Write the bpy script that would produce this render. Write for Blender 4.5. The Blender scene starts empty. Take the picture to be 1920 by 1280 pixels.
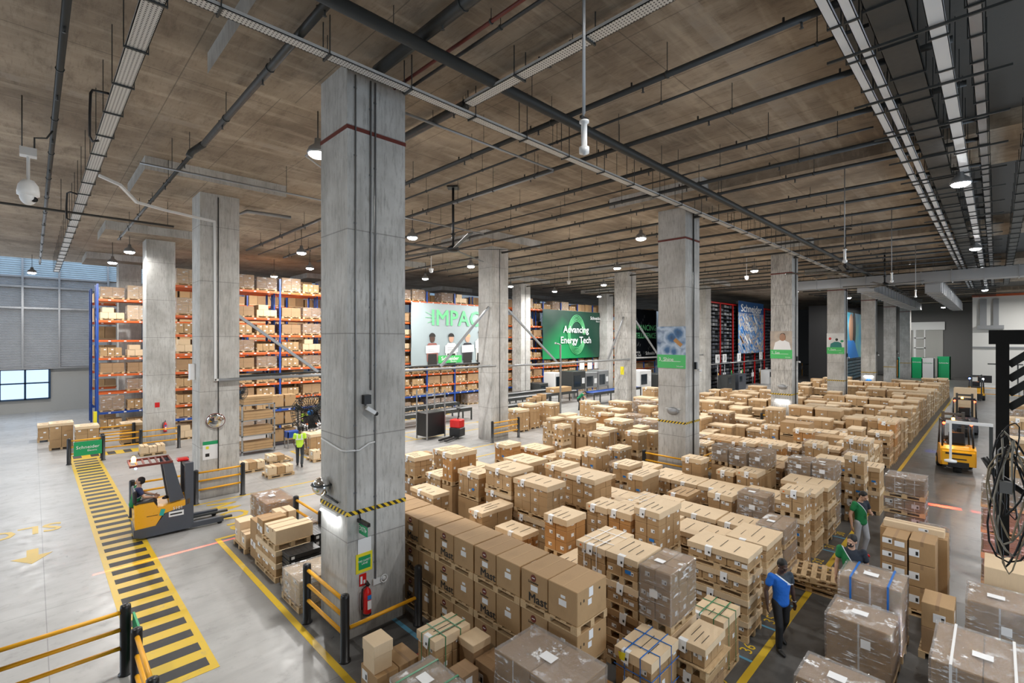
import bpy, math, random
import numpy as np
from mathutils import Vector, Matrix
R = math.radians
random.seed(7)
SC = bpy.context.scene
COL = SC.collection

# ------------------------------------------------------------------ camera, world, lights, exposure
HC = 5.5                                   # height of the camera above the floor
cam_d = bpy.data.cameras.new('camera'); cam = bpy.data.objects.new('camera', cam_d); COL.objects.link(cam)
cam.location = (0, 0, HC); cam.rotation_euler = (R(90), 0, R(-45))
cam_d.sensor_width = 36; cam_d.lens = 904 / 1920 * 36
cam_d.shift_x = -4 / 1920; cam_d.shift_y = -3 / 1920
cam_d.clip_start = .05; cam_d.clip_end = 400
SC.camera = cam
SC.view_settings.view_transform = 'Standard'; SC.view_settings.look = 'None'
SC.view_settings.gamma = 1; SC.view_settings.use_curve_mapping = False
SC.view_settings.exposure = EXPOSURE = -0.52
w = bpy.data.worlds.new('sky'); SC.world = w; w.use_nodes = True
bgn = w.node_tree.nodes['Background']; bgn.inputs[0].default_value = (.62, .78, 1, 1); bgn.inputs[1].default_value = 2.2
LAMP_W, AISLE_W, DAY_W = 760, 280, 700

def area_light(name, loc, rot, power, sx, sy=None, color=(1, 1, 1), spread=180, shape=None):
    d = bpy.data.lights.new(name, 'AREA'); d.energy = power; d.color = color
    d.shape = shape or ('RECTANGLE' if sy else 'DISK'); d.size = sx
    if sy: d.size_y = sy
    d.spread = R(spread)
    o = bpy.data.objects.new(name, d); COL.objects.link(o); o.location = loc; o.rotation_euler = rot
    return o
# daylight coming in through an assumed, unseen dock door and the high louvres
area_light('assumed_dock_door_light', (-13.6, 24, 3.0), (R(90), 0, R(-90)), DAY_W * 1.5, 20, 5.6, (.86, .93, 1))
area_light('daylight_louvres', (-4, 51.0, 8.2), (R(90), 0, R(180)), DAY_W * .9, 16, 5.0, (.88, .94, 1))
for xd in (6, 22, 38, 54): area_light('assumed_side_door_light', (xd, -8.8, 3.2), (R(90), 0, 0), DAY_W * .62, 8, 5.0, (.72, .86, 1))  # assumed unseen side doors, added to brighten the aisle faces of the pillars

# ------------------------------------------------------------------ helpers
def at(px, py, Z):
    """photo pixel at height Z -> floor position"""
    d = 904 * (HC - Z) / (py - 637); s = d * math.sqrt(2); rho = (px - 964) / 904
    return (s * (1 + rho) / 2, s * (1 - rho) / 2)
def rho(px): return (px - 964) / 904
def onY(px, Y): r = rho(px); return Y * (1 + r) / (1 - r)      # X of a pixel column on the plane Y
def onX(px, X): r = rho(px); return X * (1 - r) / (1 + r)
def zof(py, X, Y): return HC - (py - 637) * (X + Y) / math.sqrt(2) / 904

def prop(o, label=None, cat=None, group=None, kind=None):
    if label: o['label'] = label
    if cat: o['category'] = cat
    if group: o['group'] = group
    if kind: o['kind'] = kind
    return o
def empty(name, loc=(0, 0, 0), rz=0, label=None, cat=None, group=None, kind=None):
    o = bpy.data.objects.new(name, None); COL.objects.link(o); o.empty_display_size = .1
    o.location = loc; o.rotation_euler = (0, 0, rz)
    return prop(o, label, cat, group, kind)
def link(name, me, parent=None, loc=(0, 0, 0), rz=0):
    o = bpy.data.objects.new(name, me); COL.objects.link(o)
    o.location = loc; o.rotation_euler = (0, 0, rz)
    if parent is not None: o.parent = parent
    return o

class MB:
    def __init__(s): s.v = []; s.f = []; s.m = []; s.s = []
    def add(s, vs, fs, m=0, smooth=False):
        b = len(s.v); s.v += [tuple(p) for p in vs]
        for f in fs: s.f.append(tuple(b + i for i in f)); s.m.append(m); s.s.append(smooth)
        return s
    def box(s, x0, y0, z0, x1, y1, z1, m=0):
        return s.add([(x0,y0,z0),(x1,y0,z0),(x1,y1,z0),(x0,y1,z0),(x0,y0,z1),(x1,y0,z1),(x1,y1,z1),(x0,y1,z1)],
              [(0,3,2,1),(4,5,6,7),(0,1,5,4),(1,2,6,5),(2,3,7,6),(3,0,4,7)], m)
    def cbox(s, c, d, m=0, rot=None):
        x, y, z = d[0]/2, d[1]/2, d[2]/2
        vs = [Vector(p) for p in ((-x,-y,-z),(x,-y,-z),(x,y,-z),(-x,y,-z),(-x,-y,z),(x,-y,z),(x,y,z),(-x,y,z))]
        if rot is not None: vs = [rot @ p for p in vs]
        return s.add([p + Vector(c) for p in vs], [(0,3,2,1),(4,5,6,7),(0,1,5,4),(1,2,6,5),(2,3,7,6),(3,0,4,7)], m)
    def bbox(s, x0, y0, z0, x1, y1, z1, b=.008, m=0):
        """box with chamfered edges"""
        vs = []; X = (x0, x1); Y = (y0, y1); Z = (z0, z1)
        for k in (0, 1):
            for j in (0, 1):
                for i in (0, 1):
                    sx, sy, sz = (1 if i == 0 else -1), (1 if j == 0 else -1), (1 if k == 0 else -1)
                    vs += [(X[i], Y[j]+sy*b, Z[k]+sz*b), (X[i]+sx*b, Y[j], Z[k]+sz*b), (X[i]+sx*b, Y[j]+sy*b, Z[k])]
        I = lambda i, j, k, a: ((k*2+j)*2+i)*3+a
        fs = [(I(0,0,0,0),I(0,0,1,0),I(0,1,1,0),I(0,1,0,0)),(I(1,0,0,0),I(1,1,0,0),I(1,1,1,0),I(1,0,1,0)),
              (I(0,0,0,1),I(1,0,0,1),I(1,0,1,1),I(0,0,1,1)),(I(0,1,0,1),I(0,1,1,1),I(1,1,1,1),I(1,1,0,1)),
              (I(0,0,0,2),I(0,1,0,2),I(1,1,0,2),I(1,0,0,2)),(I(0,0,1,2),I(1,0,1,2),I(1,1,1,2),I(0,1,1,2))]
        for k in (0,1):
            for j in (0,1): fs.append((I(0,j,k,1),I(1,j,k,1),I(1,j,k,2),I(0,j,k,2)))
            for i in (0,1): fs.append((I(i,0,k,0),I(i,1,k,0),I(i,1,k,2),I(i,0,k,2)))
        for j in (0,1):
            for i in (0,1): fs.append((I(i,j,0,0),I(i,j,1,0),I(i,j,1,1),I(i,j,0,1)))
        for k in (0,1):
            for j in (0,1):
                for i in (0,1): fs.append((I(i,j,k,0),I(i,j,k,1),I(i,j,k,2)))
        return s.add(vs, fs, m)
    def tube(s, pts, r, n=8, m=0, caps=True, smooth=True):
        pts = [Vector(p) for p in pts]; rs = r if isinstance(r, (list, tuple)) else [r]*len(pts)
        t0 = (pts[1]-pts[0]).normalized(); up = Vector((0,0,1)) if abs(t0.z) < .9 else Vector((1,0,0))
        vs = []; u = t0.cross(up).normalized()
        for i, p in enumerate(pts):
            t = (pts[min(i+1, len(pts)-1)] - pts[max(i-1, 0)]).normalized()
            u = (u - t*u.dot(t)).normalized(); w_ = t.cross(u)
            for k in range(n):
                a = 2*math.pi*k/n; vs.append(p + (u*math.cos(a)+w_*math.sin(a))*rs[i])
        fs = []
        for i in range(len(pts)-1):
            for k in range(n):
                a, b = i*n+k, i*n+(k+1) % n; fs.append((a, b, b+n, a+n))
        s.add(vs, fs, m, smooth)
        if caps:
            b = len(s.v) - len(vs)
            s.f.append(tuple(b+k for k in reversed(range(n)))); s.m.append(m); s.s.append(False)
            s.f.append(tuple(b+(len(pts)-1)*n+k for k in range(n))); s.m.append(m); s.s.append(False)
        return s
    def lathe(s, prof, c=(0,0,0), n=20, m=0, axis='Z', smooth=True):
        vs = []; c = Vector(c)
        for r_, h in prof:
            for k in range(n):
                a = 2*math.pi*k/n; x, y = r_*math.cos(a), r_*math.sin(a)
                p = (x, y, h) if axis == 'Z' else ((h, x, y) if axis == 'X' else (x, h, y))
                vs.append(c + Vector(p))
        fs = []
        for i in range(len(prof)-1):
            for k in range(n):
                a, b = i*n+k, i*n+(k+1) % n; fs.append((a, b, b+n, a+n))
        return s.add(vs, fs, m, smooth)
    def ball(s, c, r, n=10, m=0, rot=None):
        rr = r if isinstance(r, (list, tuple)) else (r, r, r); vs = []; fs = []; k2 = n
        for i in range(1, n):
            th = math.pi*i/n
            for k in range(2*k2):
                a = math.pi*k/k2; vs.append(Vector((rr[0]*math.sin(th)*math.cos(a), rr[1]*math.sin(th)*math.sin(a), rr[2]*math.cos(th))))
        N = 2*k2
        for i in range(n-2):
            for k in range(N): fs.append((i*N+k, (i+1)*N+k, (i+1)*N+(k+1) % N, i*N+(k+1) % N))
        vs += [Vector((0,0,rr[2])), Vector((0,0,-rr[2]))]; t, b = len(vs)-2, len(vs)-1
        for k in range(N): fs.append((t, k, (k+1) % N)); fs.append((b, (n-2)*N+(k+1) % N, (n-2)*N+k))
        if rot is not None: vs = [rot @ v for v in vs]
        return s.add([v + Vector(c) for v in vs], fs, m, True)
    def quad(s, a, b, c, d, m=0): return s.add([a, b, c, d], [(0,1,2,3)], m)
    def prism(s, outline, z0, z1, m=0, plane='XY'):
        """outline (2D, any order) extruded; plane XY -> z, XZ -> y, YZ -> x"""
        n = len(outline)
        def P(a, b, h): return (a, b, h) if plane == 'XY' else ((a, h, b) if plane == 'XZ' else (h, a, b))
        vs = [P(a, b, z0) for a, b in outline] + [P(a, b, z1) for a, b in outline]
        fs = [tuple(range(n-1, -1, -1)), tuple(range(n, 2*n))] + [(i, (i+1) % n, n+(i+1) % n, n+i) for i in range(n)]
        return s.add(vs, fs, m)
    def mesh(s, name, mats):
        me = bpy.data.meshes.new(name); me.from_pydata(s.v, [], s.f)
        for mt in (mats if isinstance(mats, (list, tuple)) else [mats]): me.materials.append(mt)
        me.polygons.foreach_set('material_index', s.m); me.polygons.foreach_set('use_smooth', s.s); me.update()
        return me
    def build(s, name, mats, parent=None, loc=(0,0,0), rz=0, label=None, cat=None, group=None, kind=None):
        o = link(name, s.mesh(name, mats), parent, loc, rz)
        return prop(o, label, cat, group, kind)
def copy_tree(o, parent=None):
    c = o.copy(); COL.objects.link(c)
    if parent is not None: c.parent = parent
    for ch in list(o.children): copy_tree(ch, c)
    return c
def text(name, s, mat, size, loc, rot, parent=None, align='CENTER', ext=.002, bold=False, sx=1.0):
    cu = bpy.data.curves.new(name, 'FONT'); cu.body = s; cu.size = size; cu.extrude = ext
    cu.align_x = align; cu.align_y = 'CENTER'; cu.resolution_u = 2
    if bold: sx *= 1.06
    cu.materials.append(mat); tmp = bpy.data.objects.new('tmp', cu); me = bpy.data.meshes.new_from_object(tmp); me.name = name; bpy.data.objects.remove(tmp)
    if bold:                      # heavier strokes: the same letters laid over each other a hair apart
        vs = [v.co.copy() for v in me.vertices]; fs = [tuple(p.vertices) for p in me.polygons]; mb = MB(); e = size*.013
        for i, (dx, dy) in enumerate(((-e, -e), (e, -e), (-e, e), (e, e), (0, 0))): mb.add([(v.x+dx, v.y+dy, v.z+.0002*i) for v in vs], fs)
        me = mb.mesh(name, mat)
    o = bpy.data.objects.new(name, me); COL.objects.link(o)
    o.location = loc; o.rotation_euler = rot; o.scale = (sx, 1, 1)
    if parent is not None: o.parent = parent
    return o
FACE_YMIN = (R(90), 0, 0)                 # lettering on a face that looks towards -Y
FACE_XMIN = (R(90), 0, R(-90))            # lettering on a face that looks towards -X
ORD = 'first second third fourth fifth sixth seventh eighth ninth tenth eleventh twelfth thirteenth fourteenth fifteenth sixteenth seventeenth eighteenth nineteenth twentieth'.split()
def ordw(i):
    if i < 20: return ORD[i]
    tens = {2: 'twenty', 3: 'thirty', 4: 'forty', 5: 'fifty', 6: 'sixty', 7: 'seventy', 8: 'eighty'}[(i+1)//10]
    u = (i+1) % 10
    return tens + '-' + ORD[u-1] if u else tens[:-1] + 'ieth'

# ------------------------------------------------------------------ materials
def new_mat(name):
    m = bpy.data.materials.new(name); m.use_nodes = True
    nt = m.node_tree; b = nt.nodes['Principled BSDF']
    return m, nt, b
def N(nt, t, **kw):
    n = nt.nodes.new(t)
    for k, v in kw.items():
        if k.startswith('i_'): n.inputs[k[2:].replace('_', ' ')].default_value = v
        else: setattr(n, k, v)
    return n
def rgba(c): return (c[0], c[1], c[2], 1)
def plain(name, c, rough=.5, metal=0, emit=None, es=0, spec=None, coat=0):
    m, nt, b = new_mat(name)
    b.inputs['Base Color'].default_value = rgba(c); b.inputs['Roughness'].default_value = rough
    b.inputs['Metallic'].default_value = metal
    if spec is not None: b.inputs['Specular IOR Level'].default_value = spec
    if coat: b.inputs['Coat Weight'].default_value = coat
    if emit: b.inputs['Emission Color'].default_value = rgba(emit); b.inputs['Emission Strength'].default_value = es
    # faint wear so no surface is dead flat
    tc = N(nt, 'ShaderNodeTexCoord'); no = N(nt, 'ShaderNodeTexNoise'); no.inputs['Scale'].default_value = 9; no.inputs['Detail'].default_value = 3
    mr = N(nt, 'ShaderNodeMapRange'); mr.inputs['To Min'].default_value = max(.02, rough-.08); mr.inputs['To Max'].default_value = min(1, rough+.08)
    nt.links.new(tc.outputs['Object'], no.inputs['Vector']); nt.links.new(no.outputs['Fac'], mr.inputs['Value']); nt.links.new(mr.outputs[0], b.inputs['Roughness'])
    return m
def mixc(nt, fac, a, b, mode='MIX'):
    n = N(nt, 'ShaderNodeMix', data_type='RGBA', blend_type=mode)
    for sock, val in ((n.inputs[0], fac), (n.inputs[6], a), (n.inputs[7], b)):
        if hasattr(val, 'links'): nt.links.new(val, sock)
        elif isinstance(val, (int, float)): sock.default_value = val
        else: sock.default_value = rgba(val)
    return n.outputs[2]
def mth(nt, op, a, b=None, c=None):
    n = N(nt, 'ShaderNodeMath', operation=op)
    for i, v in enumerate((a, b, c)):
        if v is None: continue
        if hasattr(v, 'links'): nt.links.new(v, n.inputs[i])
        else: n.inputs[i].default_value = v
    return n.outputs[0]
def noise(nt, vec, scale, detail=4, rough=.55, sc=(1, 1, 1)):
    mp = N(nt, 'ShaderNodeMapping'); mp.inputs['Scale'].default_value = sc; nt.links.new(vec, mp.inputs['Vector'])
    n = N(nt, 'ShaderNodeTexNoise'); n.inputs['Scale'].default_value = scale; n.inputs['Detail'].default_value = detail; n.inputs['Roughness'].default_value = rough
    nt.links.new(mp.outputs[0], n.inputs['Vector']); return n.outputs['Fac']
def ramp(nt, fac, lo, hi, a=0., b=1.):
    n = N(nt, 'ShaderNodeMapRange'); n.inputs['From Min'].default_value = lo; n.inputs['From Max'].default_value = hi
    n.inputs['To Min'].default_value = a; n.inputs['To Max'].default_value = b; nt.links.new(fac, n.inputs['Value']); return n.outputs[0]
def bump(nt, b, h, strength=.3, dist=.01):
    n = N(nt, 'ShaderNodeBump'); n.inputs['Strength'].default_value = strength; n.inputs['Distance'].default_value = dist
    nt.links.new(h, n.inputs['Height']); nt.links.new(n.outputs[0], b.inputs['Normal'])
def geo_pos(nt):
    g = N(nt, 'ShaderNodeNewGeometry'); sp = N(nt, 'ShaderNodeSeparateXYZ'); nt.links.new(g.outputs['Position'], sp.inputs[0])
    return g.outputs['Position'], sp.outputs[0], sp.outputs[1], sp.outputs[2]
def line(nt, v, period, off, width):
    """1 on a thin line every period along v"""
    t = mth(nt, 'FLOORED_MODULO', mth(nt, 'ADD', v, -off + width/2), period)
    return mth(nt, 'LESS_THAN', t, width)

def m_column():
    m, nt, b = new_mat('column_concrete'); P, X, Y, Z = geo_pos(nt)
    n1 = noise(nt, P, .9, 5, .6); n2 = noise(nt, P, 6, 6, .7, (3, 3, .5)); n3 = noise(nt, P, 30, 3)
    c = mixc(nt, ramp(nt, n1, .3, .7), (.42, .41, .385), (.66, .655, .63))
    c = mixc(nt, ramp(nt, n2, .5, .72, 0, .6), c, (.22, .21, .19)); n6 = noise(nt, P, 1.6, 5, .6, (2.5, 2.5, .25)); c = mixc(nt, ramp(nt, n6, .5, .68, 0, .4), c, (.24, .235, .215))
    j = line(nt, Z, 1.92, 5.62, .022); pl = mth(nt, 'MAXIMUM', line(nt, X, .4, .04, .01), line(nt, Y, .37, .02, .01))
    c = mixc(nt, mth(nt, 'MULTIPLY', j, .6), c, (.19, .18, .17)); c = mixc(nt, mth(nt, 'MULTIPLY', mth(nt, 'MULTIPLY', pl, ramp(nt, n2, .45, .6)), .45), c, (.2, .19, .18))
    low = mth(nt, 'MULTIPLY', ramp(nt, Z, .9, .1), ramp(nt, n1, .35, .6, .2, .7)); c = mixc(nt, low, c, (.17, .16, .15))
    nt.links.new(c, b.inputs['Base Color']); b.inputs['Roughness'].default_value = .75
    bump(nt, b, mth(nt, 'SUBTRACT', mth(nt, 'ADD', n2, mth(nt, 'MULTIPLY', n3, .3)), j), .35, .01); return m
def m_ceiling():
    m, nt, b = new_mat('ceiling_concrete'); P, X, Y, Z = geo_pos(nt)
    n1 = noise(nt, P, .35, 6, .62); n2 = noise(nt, P, 2.2, 7, .75, (1.6, .45, 1)); n3 = noise(nt, P, 9, 4, .6, (3, .3, 1)); n4 = noise(nt, P, .8, 6, .7)
    c = mixc(nt, ramp(nt, n1, .35, .68), (.20, .155, .112), (.45, .37, .28))
    c = mixc(nt, ramp(nt, n2, .5, .72, 0, .7), c, (.12, .09, .065))
    c = mixc(nt, ramp(nt, n3, .55, .75, 0, .45), c, (.13, .1, .075)); n5 = noise(nt, P, 1.3, 5, .6, (.35, 2.5, 1)); c = mixc(nt, ramp(nt, n5, .52, .7, 0, .4), c, (.60, .51, .39))
    c = mixc(nt, ramp(nt, n4, .62, .74, 0, .5), c, (.09, .08, .07))
    g = mth(nt, 'MAXIMUM', line(nt, X, 1.83, .35, .02), line(nt, Y, 3.66, 1.1, .022))
    c = mixc(nt, mth(nt, 'MULTIPLY', g, .55), c, (.07, .06, .05))
    seam = mth(nt, 'MULTIPLY', line(nt, Y, 11, 3.6, .35), ramp(nt, n2, .42, .6)); c = mixc(nt, mth(nt, 'MULTIPLY', seam, .35), c, (.5, .44, .37))
    nt.links.new(c, b.inputs['Base Color']); b.inputs['Roughness'].default_value = .85
    bump(nt, b, mth(nt, 'SUBTRACT', n2, g), .3, .012); return m
def m_floor():
    m, nt, b = new_mat('floor_concrete'); P, X, Y, Z = geo_pos(nt)
    n1 = noise(nt, P, .45, 6, .62); n2 = noise(nt, P, 2.6, 6, .7); n3 = noise(nt, P, 14, 4); n4 = noise(nt, P, 1.1, 5, .6, (.35, 2.2, 1))
    c = mixc(nt, ramp(nt, n1, .3, .7), (.30, .295, .285), (.43, .425, .415))
    c = mixc(nt, ramp(nt, n2, .55, .75, 0, .45), c, (.15, .145, .14))
    # darker tone over the storage area, noise-mottled and fading at its edges
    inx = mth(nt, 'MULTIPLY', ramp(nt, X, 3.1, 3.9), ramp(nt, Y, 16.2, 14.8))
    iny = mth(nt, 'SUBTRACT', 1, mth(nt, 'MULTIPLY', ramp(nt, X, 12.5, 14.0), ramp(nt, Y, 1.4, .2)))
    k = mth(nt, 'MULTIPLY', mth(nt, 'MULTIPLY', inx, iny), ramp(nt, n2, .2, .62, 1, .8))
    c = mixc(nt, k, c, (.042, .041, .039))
    wheel = mth(nt, 'MULTIPLY', ramp(nt, n4, .5, .7), .3); c = mixc(nt, wheel, c, (.16, .155, .15))
    jt = mth(nt, 'MAXIMUM', line(nt, X, 6.1, .2, .014), line(nt, Y, 6.1, 1.5, .014)); c = mixc(nt, mth(nt, 'MULTIPLY', jt, .5), c, (.08, .08, .08))
    nt.links.new(c, b.inputs['Base Color'])
    nt.links.new(ramp(nt, n2, .3, .7, .26, .44), b.inputs['Roughness']); b.inputs['Specular IOR Level'].default_value = .5
    bump(nt, b, n2, .03, .003); return m
def m_paint(name, col, wear=(.2, .2, .19), amt=.75, rough=.4):
    m, nt, b = new_mat(name); P, X, Y, Z = geo_pos(nt)
    n = noise(nt, P, 5, 7, .75); n2 = noise(nt, P, 1.2, 4)
    f = mth(nt, 'MULTIPLY', ramp(nt, n, .56, .7), ramp(nt, n2, .4, .65, .2, amt))
    nt.links.new(mixc(nt, f, col, wear), b.inputs['Base Color']); b.inputs['Roughness'].default_value = rough; return m
def m_card(name, lo, hi, stain=.12, seams=False):
    m, nt, b = new_mat(name); tc = N(nt, 'ShaderNodeTexCoord'); oi = N(nt, 'ShaderNodeObjectInfo')
    V = tc.outputs['Object']; n1 = noise(nt, V, 3, 5, .6); n2 = noise(nt, V, 60, 3, .6, (1, 1, .15))
    g = N(nt, 'ShaderNodeNewGeometry'); isl = g.outputs['Random Per Island']
    t = mth(nt, 'ADD', mth(nt, 'MULTIPLY', oi.outputs['Random'], .5), mth(nt, 'MULTIPLY', isl, .5))
    c = mixc(nt, t, lo, hi); c = mixc(nt, ramp(nt, n1, .5, .75, 0, stain*2), c, tuple(x*.62 for x in lo))
    c = mixc(nt, ramp(nt, n2, .4, .7, 0, .12), c, tuple(min(1, x*1.25) for x in hi))
    nt.links.new(c, b.inputs['Base Color']); b.inputs['Roughness'].default_value = .7
    bump(nt, b, n1, .12, .01); return m
def m_wood(name, lo, hi):
    m, nt, b = new_mat(name); tc = N(nt, 'ShaderNodeTexCoord'); V = tc.outputs['Object']; oi = N(nt, 'ShaderNodeObjectInfo')
    n1 = noise(nt, V, 7, 5, .7, (1, 9, 9)); n2 = noise(nt, V, 2, 3)
    c = mixc(nt, ramp(nt, n1, .35, .65), lo, hi); c = mixc(nt, ramp(nt, n2, .5, .8, 0, .4), c, tuple(x*.7 for x in lo))
    c = mixc(nt, mth(nt, 'MULTIPLY', oi.outputs['Random'], .35), c, tuple(x*.62 for x in hi))
    nt.links.new(c, b.inputs['Base Color']); b.inputs['Roughness'].default_value = .75; bump(nt, b, n1, .2, .004); return m
def m_wrap(name='stretch_film', dens=.16, col=(.95, .95, .95)):
    m, nt, b = new_mat(name); nt.nodes.remove(b); out = nt.nodes['Material Output']
    tc = N(nt, 'ShaderNodeTexCoord'); V = tc.outputs['Object']
    n1 = noise(nt, V, 3.2, 8, .72, (1, 1, 6)); n2 = noise(nt, V, 16, 6, .7, (1, 1, 3)); n3 = noise(nt, V, 1.6, 3)
    tr = N(nt, 'ShaderNodeBsdfTransparent'); gl = N(nt, 'ShaderNodeBsdfGlossy'); gl.inputs['Roughness'].default_value = .09; gl.inputs['Color'].default_value = rgba(col)
    df = N(nt, 'ShaderNodeBsdfDiffuse'); df.inputs['Color'].default_value = rgba(col)
    bp = N(nt, 'ShaderNodeBump'); bp.inputs['Strength'].default_value = 1; bp.inputs['Distance'].default_value = .055
    nt.links.new(mth(nt, 'ADD', n1, mth(nt, 'MULTIPLY', n2, 1.1)), bp.inputs['Height']); nt.links.new(bp.outputs[0], gl.inputs['Normal'])
    fr = N(nt, 'ShaderNodeFresnel'); fr.inputs['IOR'].default_value = 1.5; nt.links.new(bp.outputs[0], fr.inputs['Normal'])
    f = mth(nt, 'ADD', mth(nt, 'MULTIPLY', fr.outputs[0], 1.3), dens*.3); f = mth(nt, 'MINIMUM', f, .6)
    m1 = N(nt, 'ShaderNodeMixShader'); nt.links.new(f, m1.inputs[0]); nt.links.new(tr.outputs[0], m1.inputs[1]); nt.links.new(gl.outputs[0], m1.inputs[2])
    cr = mth(nt, 'ADD', mth(nt, 'MULTIPLY', ramp(nt, n1, .545, .62), ramp(nt, n3, .4, .65, .15, 1)), dens*.35)
    m2 = N(nt, 'ShaderNodeMixShader'); nt.links.new(cr, m2.inputs[0]); nt.links.new(m1.outputs[0], m2.inputs[1]); nt.links.new(df.outputs[0], m2.inputs[2])
    nt.links.new(m2.outputs[0], out.inputs[0]); return m
def m_louvre(name, c, pitch=.12):
    m, nt, b = new_mat(name); P, X, Y, Z = geo_pos(nt)
    t = mth(nt, 'DIVIDE', mth(nt, 'FLOORED_MODULO', Z, pitch), pitch); n = noise(nt, P, 1.5, 4)
    nt.links.new(mixc(nt, ramp(nt, n, .3, .7), c, tuple(x*.85 for x in c)), b.inputs['Base Color']); b.inputs['Roughness'].default_value = .45
    bump(nt, b, mth(nt, 'PINGPONG', t, .5), 1, .08); return m
def m_tape():
    m, nt, b = new_mat('hazard_tape'); P, X, Y, Z = geo_pos(nt)
    t = mth(nt, 'FLOORED_MODULO', mth(nt, 'ADD', mth(nt, 'ADD', X, Y), Z), .13); f = mth(nt, 'LESS_THAN', t, .065)
    nt.links.new(mixc(nt, f, (.85, .58, .02), (.02, .02, .02)), b.inputs['Base Color']); return m
def m_tray():
    m, nt, b = new_mat('perforated_tray'); P, X, Y, Z = geo_pos(nt)
    f = mth(nt, 'MULTIPLY', line(nt, X, .05, 0, .022), line(nt, Y, .05, 0, .022))
    nt.links.new(mixc(nt, f, (.62, .62, .6), (.05, .05, .05)), b.inputs['Base Color']); b.inputs['Roughness'].default_value = .45; b.inputs['Metallic'].default_value = .2; return m

M = dict(
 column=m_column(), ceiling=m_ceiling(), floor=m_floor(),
 yellow_paint=m_paint('yellow_floor_paint', (.62, .41, .025)), blue_paint=m_paint('blue_floor_paint', (.1, .3, .45)), red_paint=m_paint('red_floor_paint', (.3, .03, .03)),
 black_paint=m_paint('black_floor_paint', (.022, .022, .024), (.12, .1, .04), .5, .55),
 card=m_card('cardboard', (.385, .235, .108), (.49, .32, .162)), card2=m_card('brown_cardboard', (.29, .175, .088), (.39, .245, .13)),
 lid=m_card('cardboard_lid', (.64, .475, .295), (.77, .60, .40), .06), ocard=m_card('orange_cardboard', (.42, .20, .06), (.5, .26, .09)),
 wood=m_wood('pallet_wood', (.50, .33, .17), (.70, .51, .29)), wrap=m_wrap(), wrap2=m_wrap('milky_film', .3), white=plain('white_paper', (.85, .86, .87), .6),
 ink=plain('black_ink', (.02, .018, .016), .6), orange=plain('orange_sticker', (.85, .2, .03), .5), blue=plain('blue_sticker', (.02, .2, .6), .5), yellow=plain('yellow_sticker', (.85, .75, .03), .5),
 bluestrap=plain('blue_strap', (.02, .16, .55), .35), greenstrap=plain('green_strap', (.02, .22, .09), .4), whitestrap=plain('white_strap', (.8, .8, .8), .4),
 rack_blue=plain('rack_blue', (.015, .07, .34), .4), rack_orange=plain('rack_orange', (.62, .12, .025), .4), rack_dark=plain('rack_dark_blue', (.01, .03, .12), .4),
 steel=plain('galvanised_steel', (.38, .39, .40), .4, .7), dsteel=plain('dark_steel', (.055, .06, .06), .45, .3), pipe=plain('dark_pipe', (.045, .047, .046), .5, .1), rpipe=plain('red_pipe', (.16, .03, .02), .5),
 wpaint=plain('white_paint', (.74, .75, .75), .45), tray=m_tray(), black=plain('black_plastic', (.012, .012, .013), .38), tape=m_tape(),
 rail=plain('orange_yellow_rail', (.84, .40, .015), .4), sign_green=plain('sign_green', (.01, .33, .12), .4), sign_lgreen=plain('bright_green', (.06, .5, .12), .4),
 red=plain('signal_red', (.62, .012, .012), .3), banner_white=plain('banner_white', (.35, .42, .44), .5), letter_green=plain('pale_green_lettering', (.16, .62, .27), .5),
 fork_yellow=plain('truck_yellow', (.85, .42, .012), .3, coat=.4), fork_grey=plain('truck_grey', (.07, .08, .1), .4), louvre=m_louvre('grey_louvre', (.42, .43, .44)), shutter=m_louvre('shutter_slats', (.46, .465, .47), .1),
 frame_blue=plain('window_frame_blue', (.012, .05, .11), .4), wall=m_paint('wall_plaster', (.42, .42, .4), (.3, .3, .28), .4, .8), wall_white=m_paint('white_block_wall', (.74, .74, .71), (.6, .6, .57), .3, .7), wall_dark=m_paint('dark_wall', (.13, .13, .13), (.09, .09, .09), .4, .8),
 lamp=plain('lamp_glow', (1, 1, 1), .5, emit=(.93, .97, 1), es=90), tube=plain('tube_glow', (1, 1, 1), .5, emit=(.95, .98, 1), es=10), lampbody=plain('lamp_body', (.3, .31, .32), .4, .5),
 beacon=plain('amber_beacon', (1, .4, .05), .3, emit=(1, .42, .05), es=45), redlamp=plain('red_lamp', (1, .05, .02), .3, emit=(1, .06, .02), es=18), bluelamp=plain('blue_lamp', (.1, .2, 1), .3, emit=(.12, .25, 1), es=25), headlamp=plain('head_lamp', (1, 1, 1), .3, emit=(.8, .9, 1), es=40),
 mirror=plain('mirror_glass', (.8, .8, .8), .04, 1), glassy=plain('screen_glass', (.02, .03, .04), .1), rubber=plain('tyre_rubber', (.015, .015, .015), .8),
)
# ------------------------------------------------------------------ the building
CX = [4.08 + 13.58*k for k in range(7)]; CY = [8.4, 19.35, 30.35, 41.35]      # near corners of the columns
CW, CD, ZB, ZC = 1.22, 1.13, 10.6, 11.0
def st(name, mb, m): o = mb.build(name, m); o['kind'] = 'structure'; return o
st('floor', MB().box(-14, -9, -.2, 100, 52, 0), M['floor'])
st('ceiling', MB().box(-14, 2.0, ZC, 100, 46.2, ZC+.35), M['ceiling'])
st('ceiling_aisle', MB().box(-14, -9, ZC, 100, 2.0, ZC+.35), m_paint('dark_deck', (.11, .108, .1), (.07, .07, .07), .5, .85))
b = MB()
b.box(-14.3, -9, 0, -14, 14, 12.6); b.box(-14.3, 34, 0, -14, 52, 12.6); b.box(-14.3, 14, 5.9, -14, 34, 12.6)  # gap left for the assumed dock door, out of view
st('wall_left', b, M['wall'])
b = MB(); b.box(-14, -9.3, 5.9, 100, -9, 11)
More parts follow.
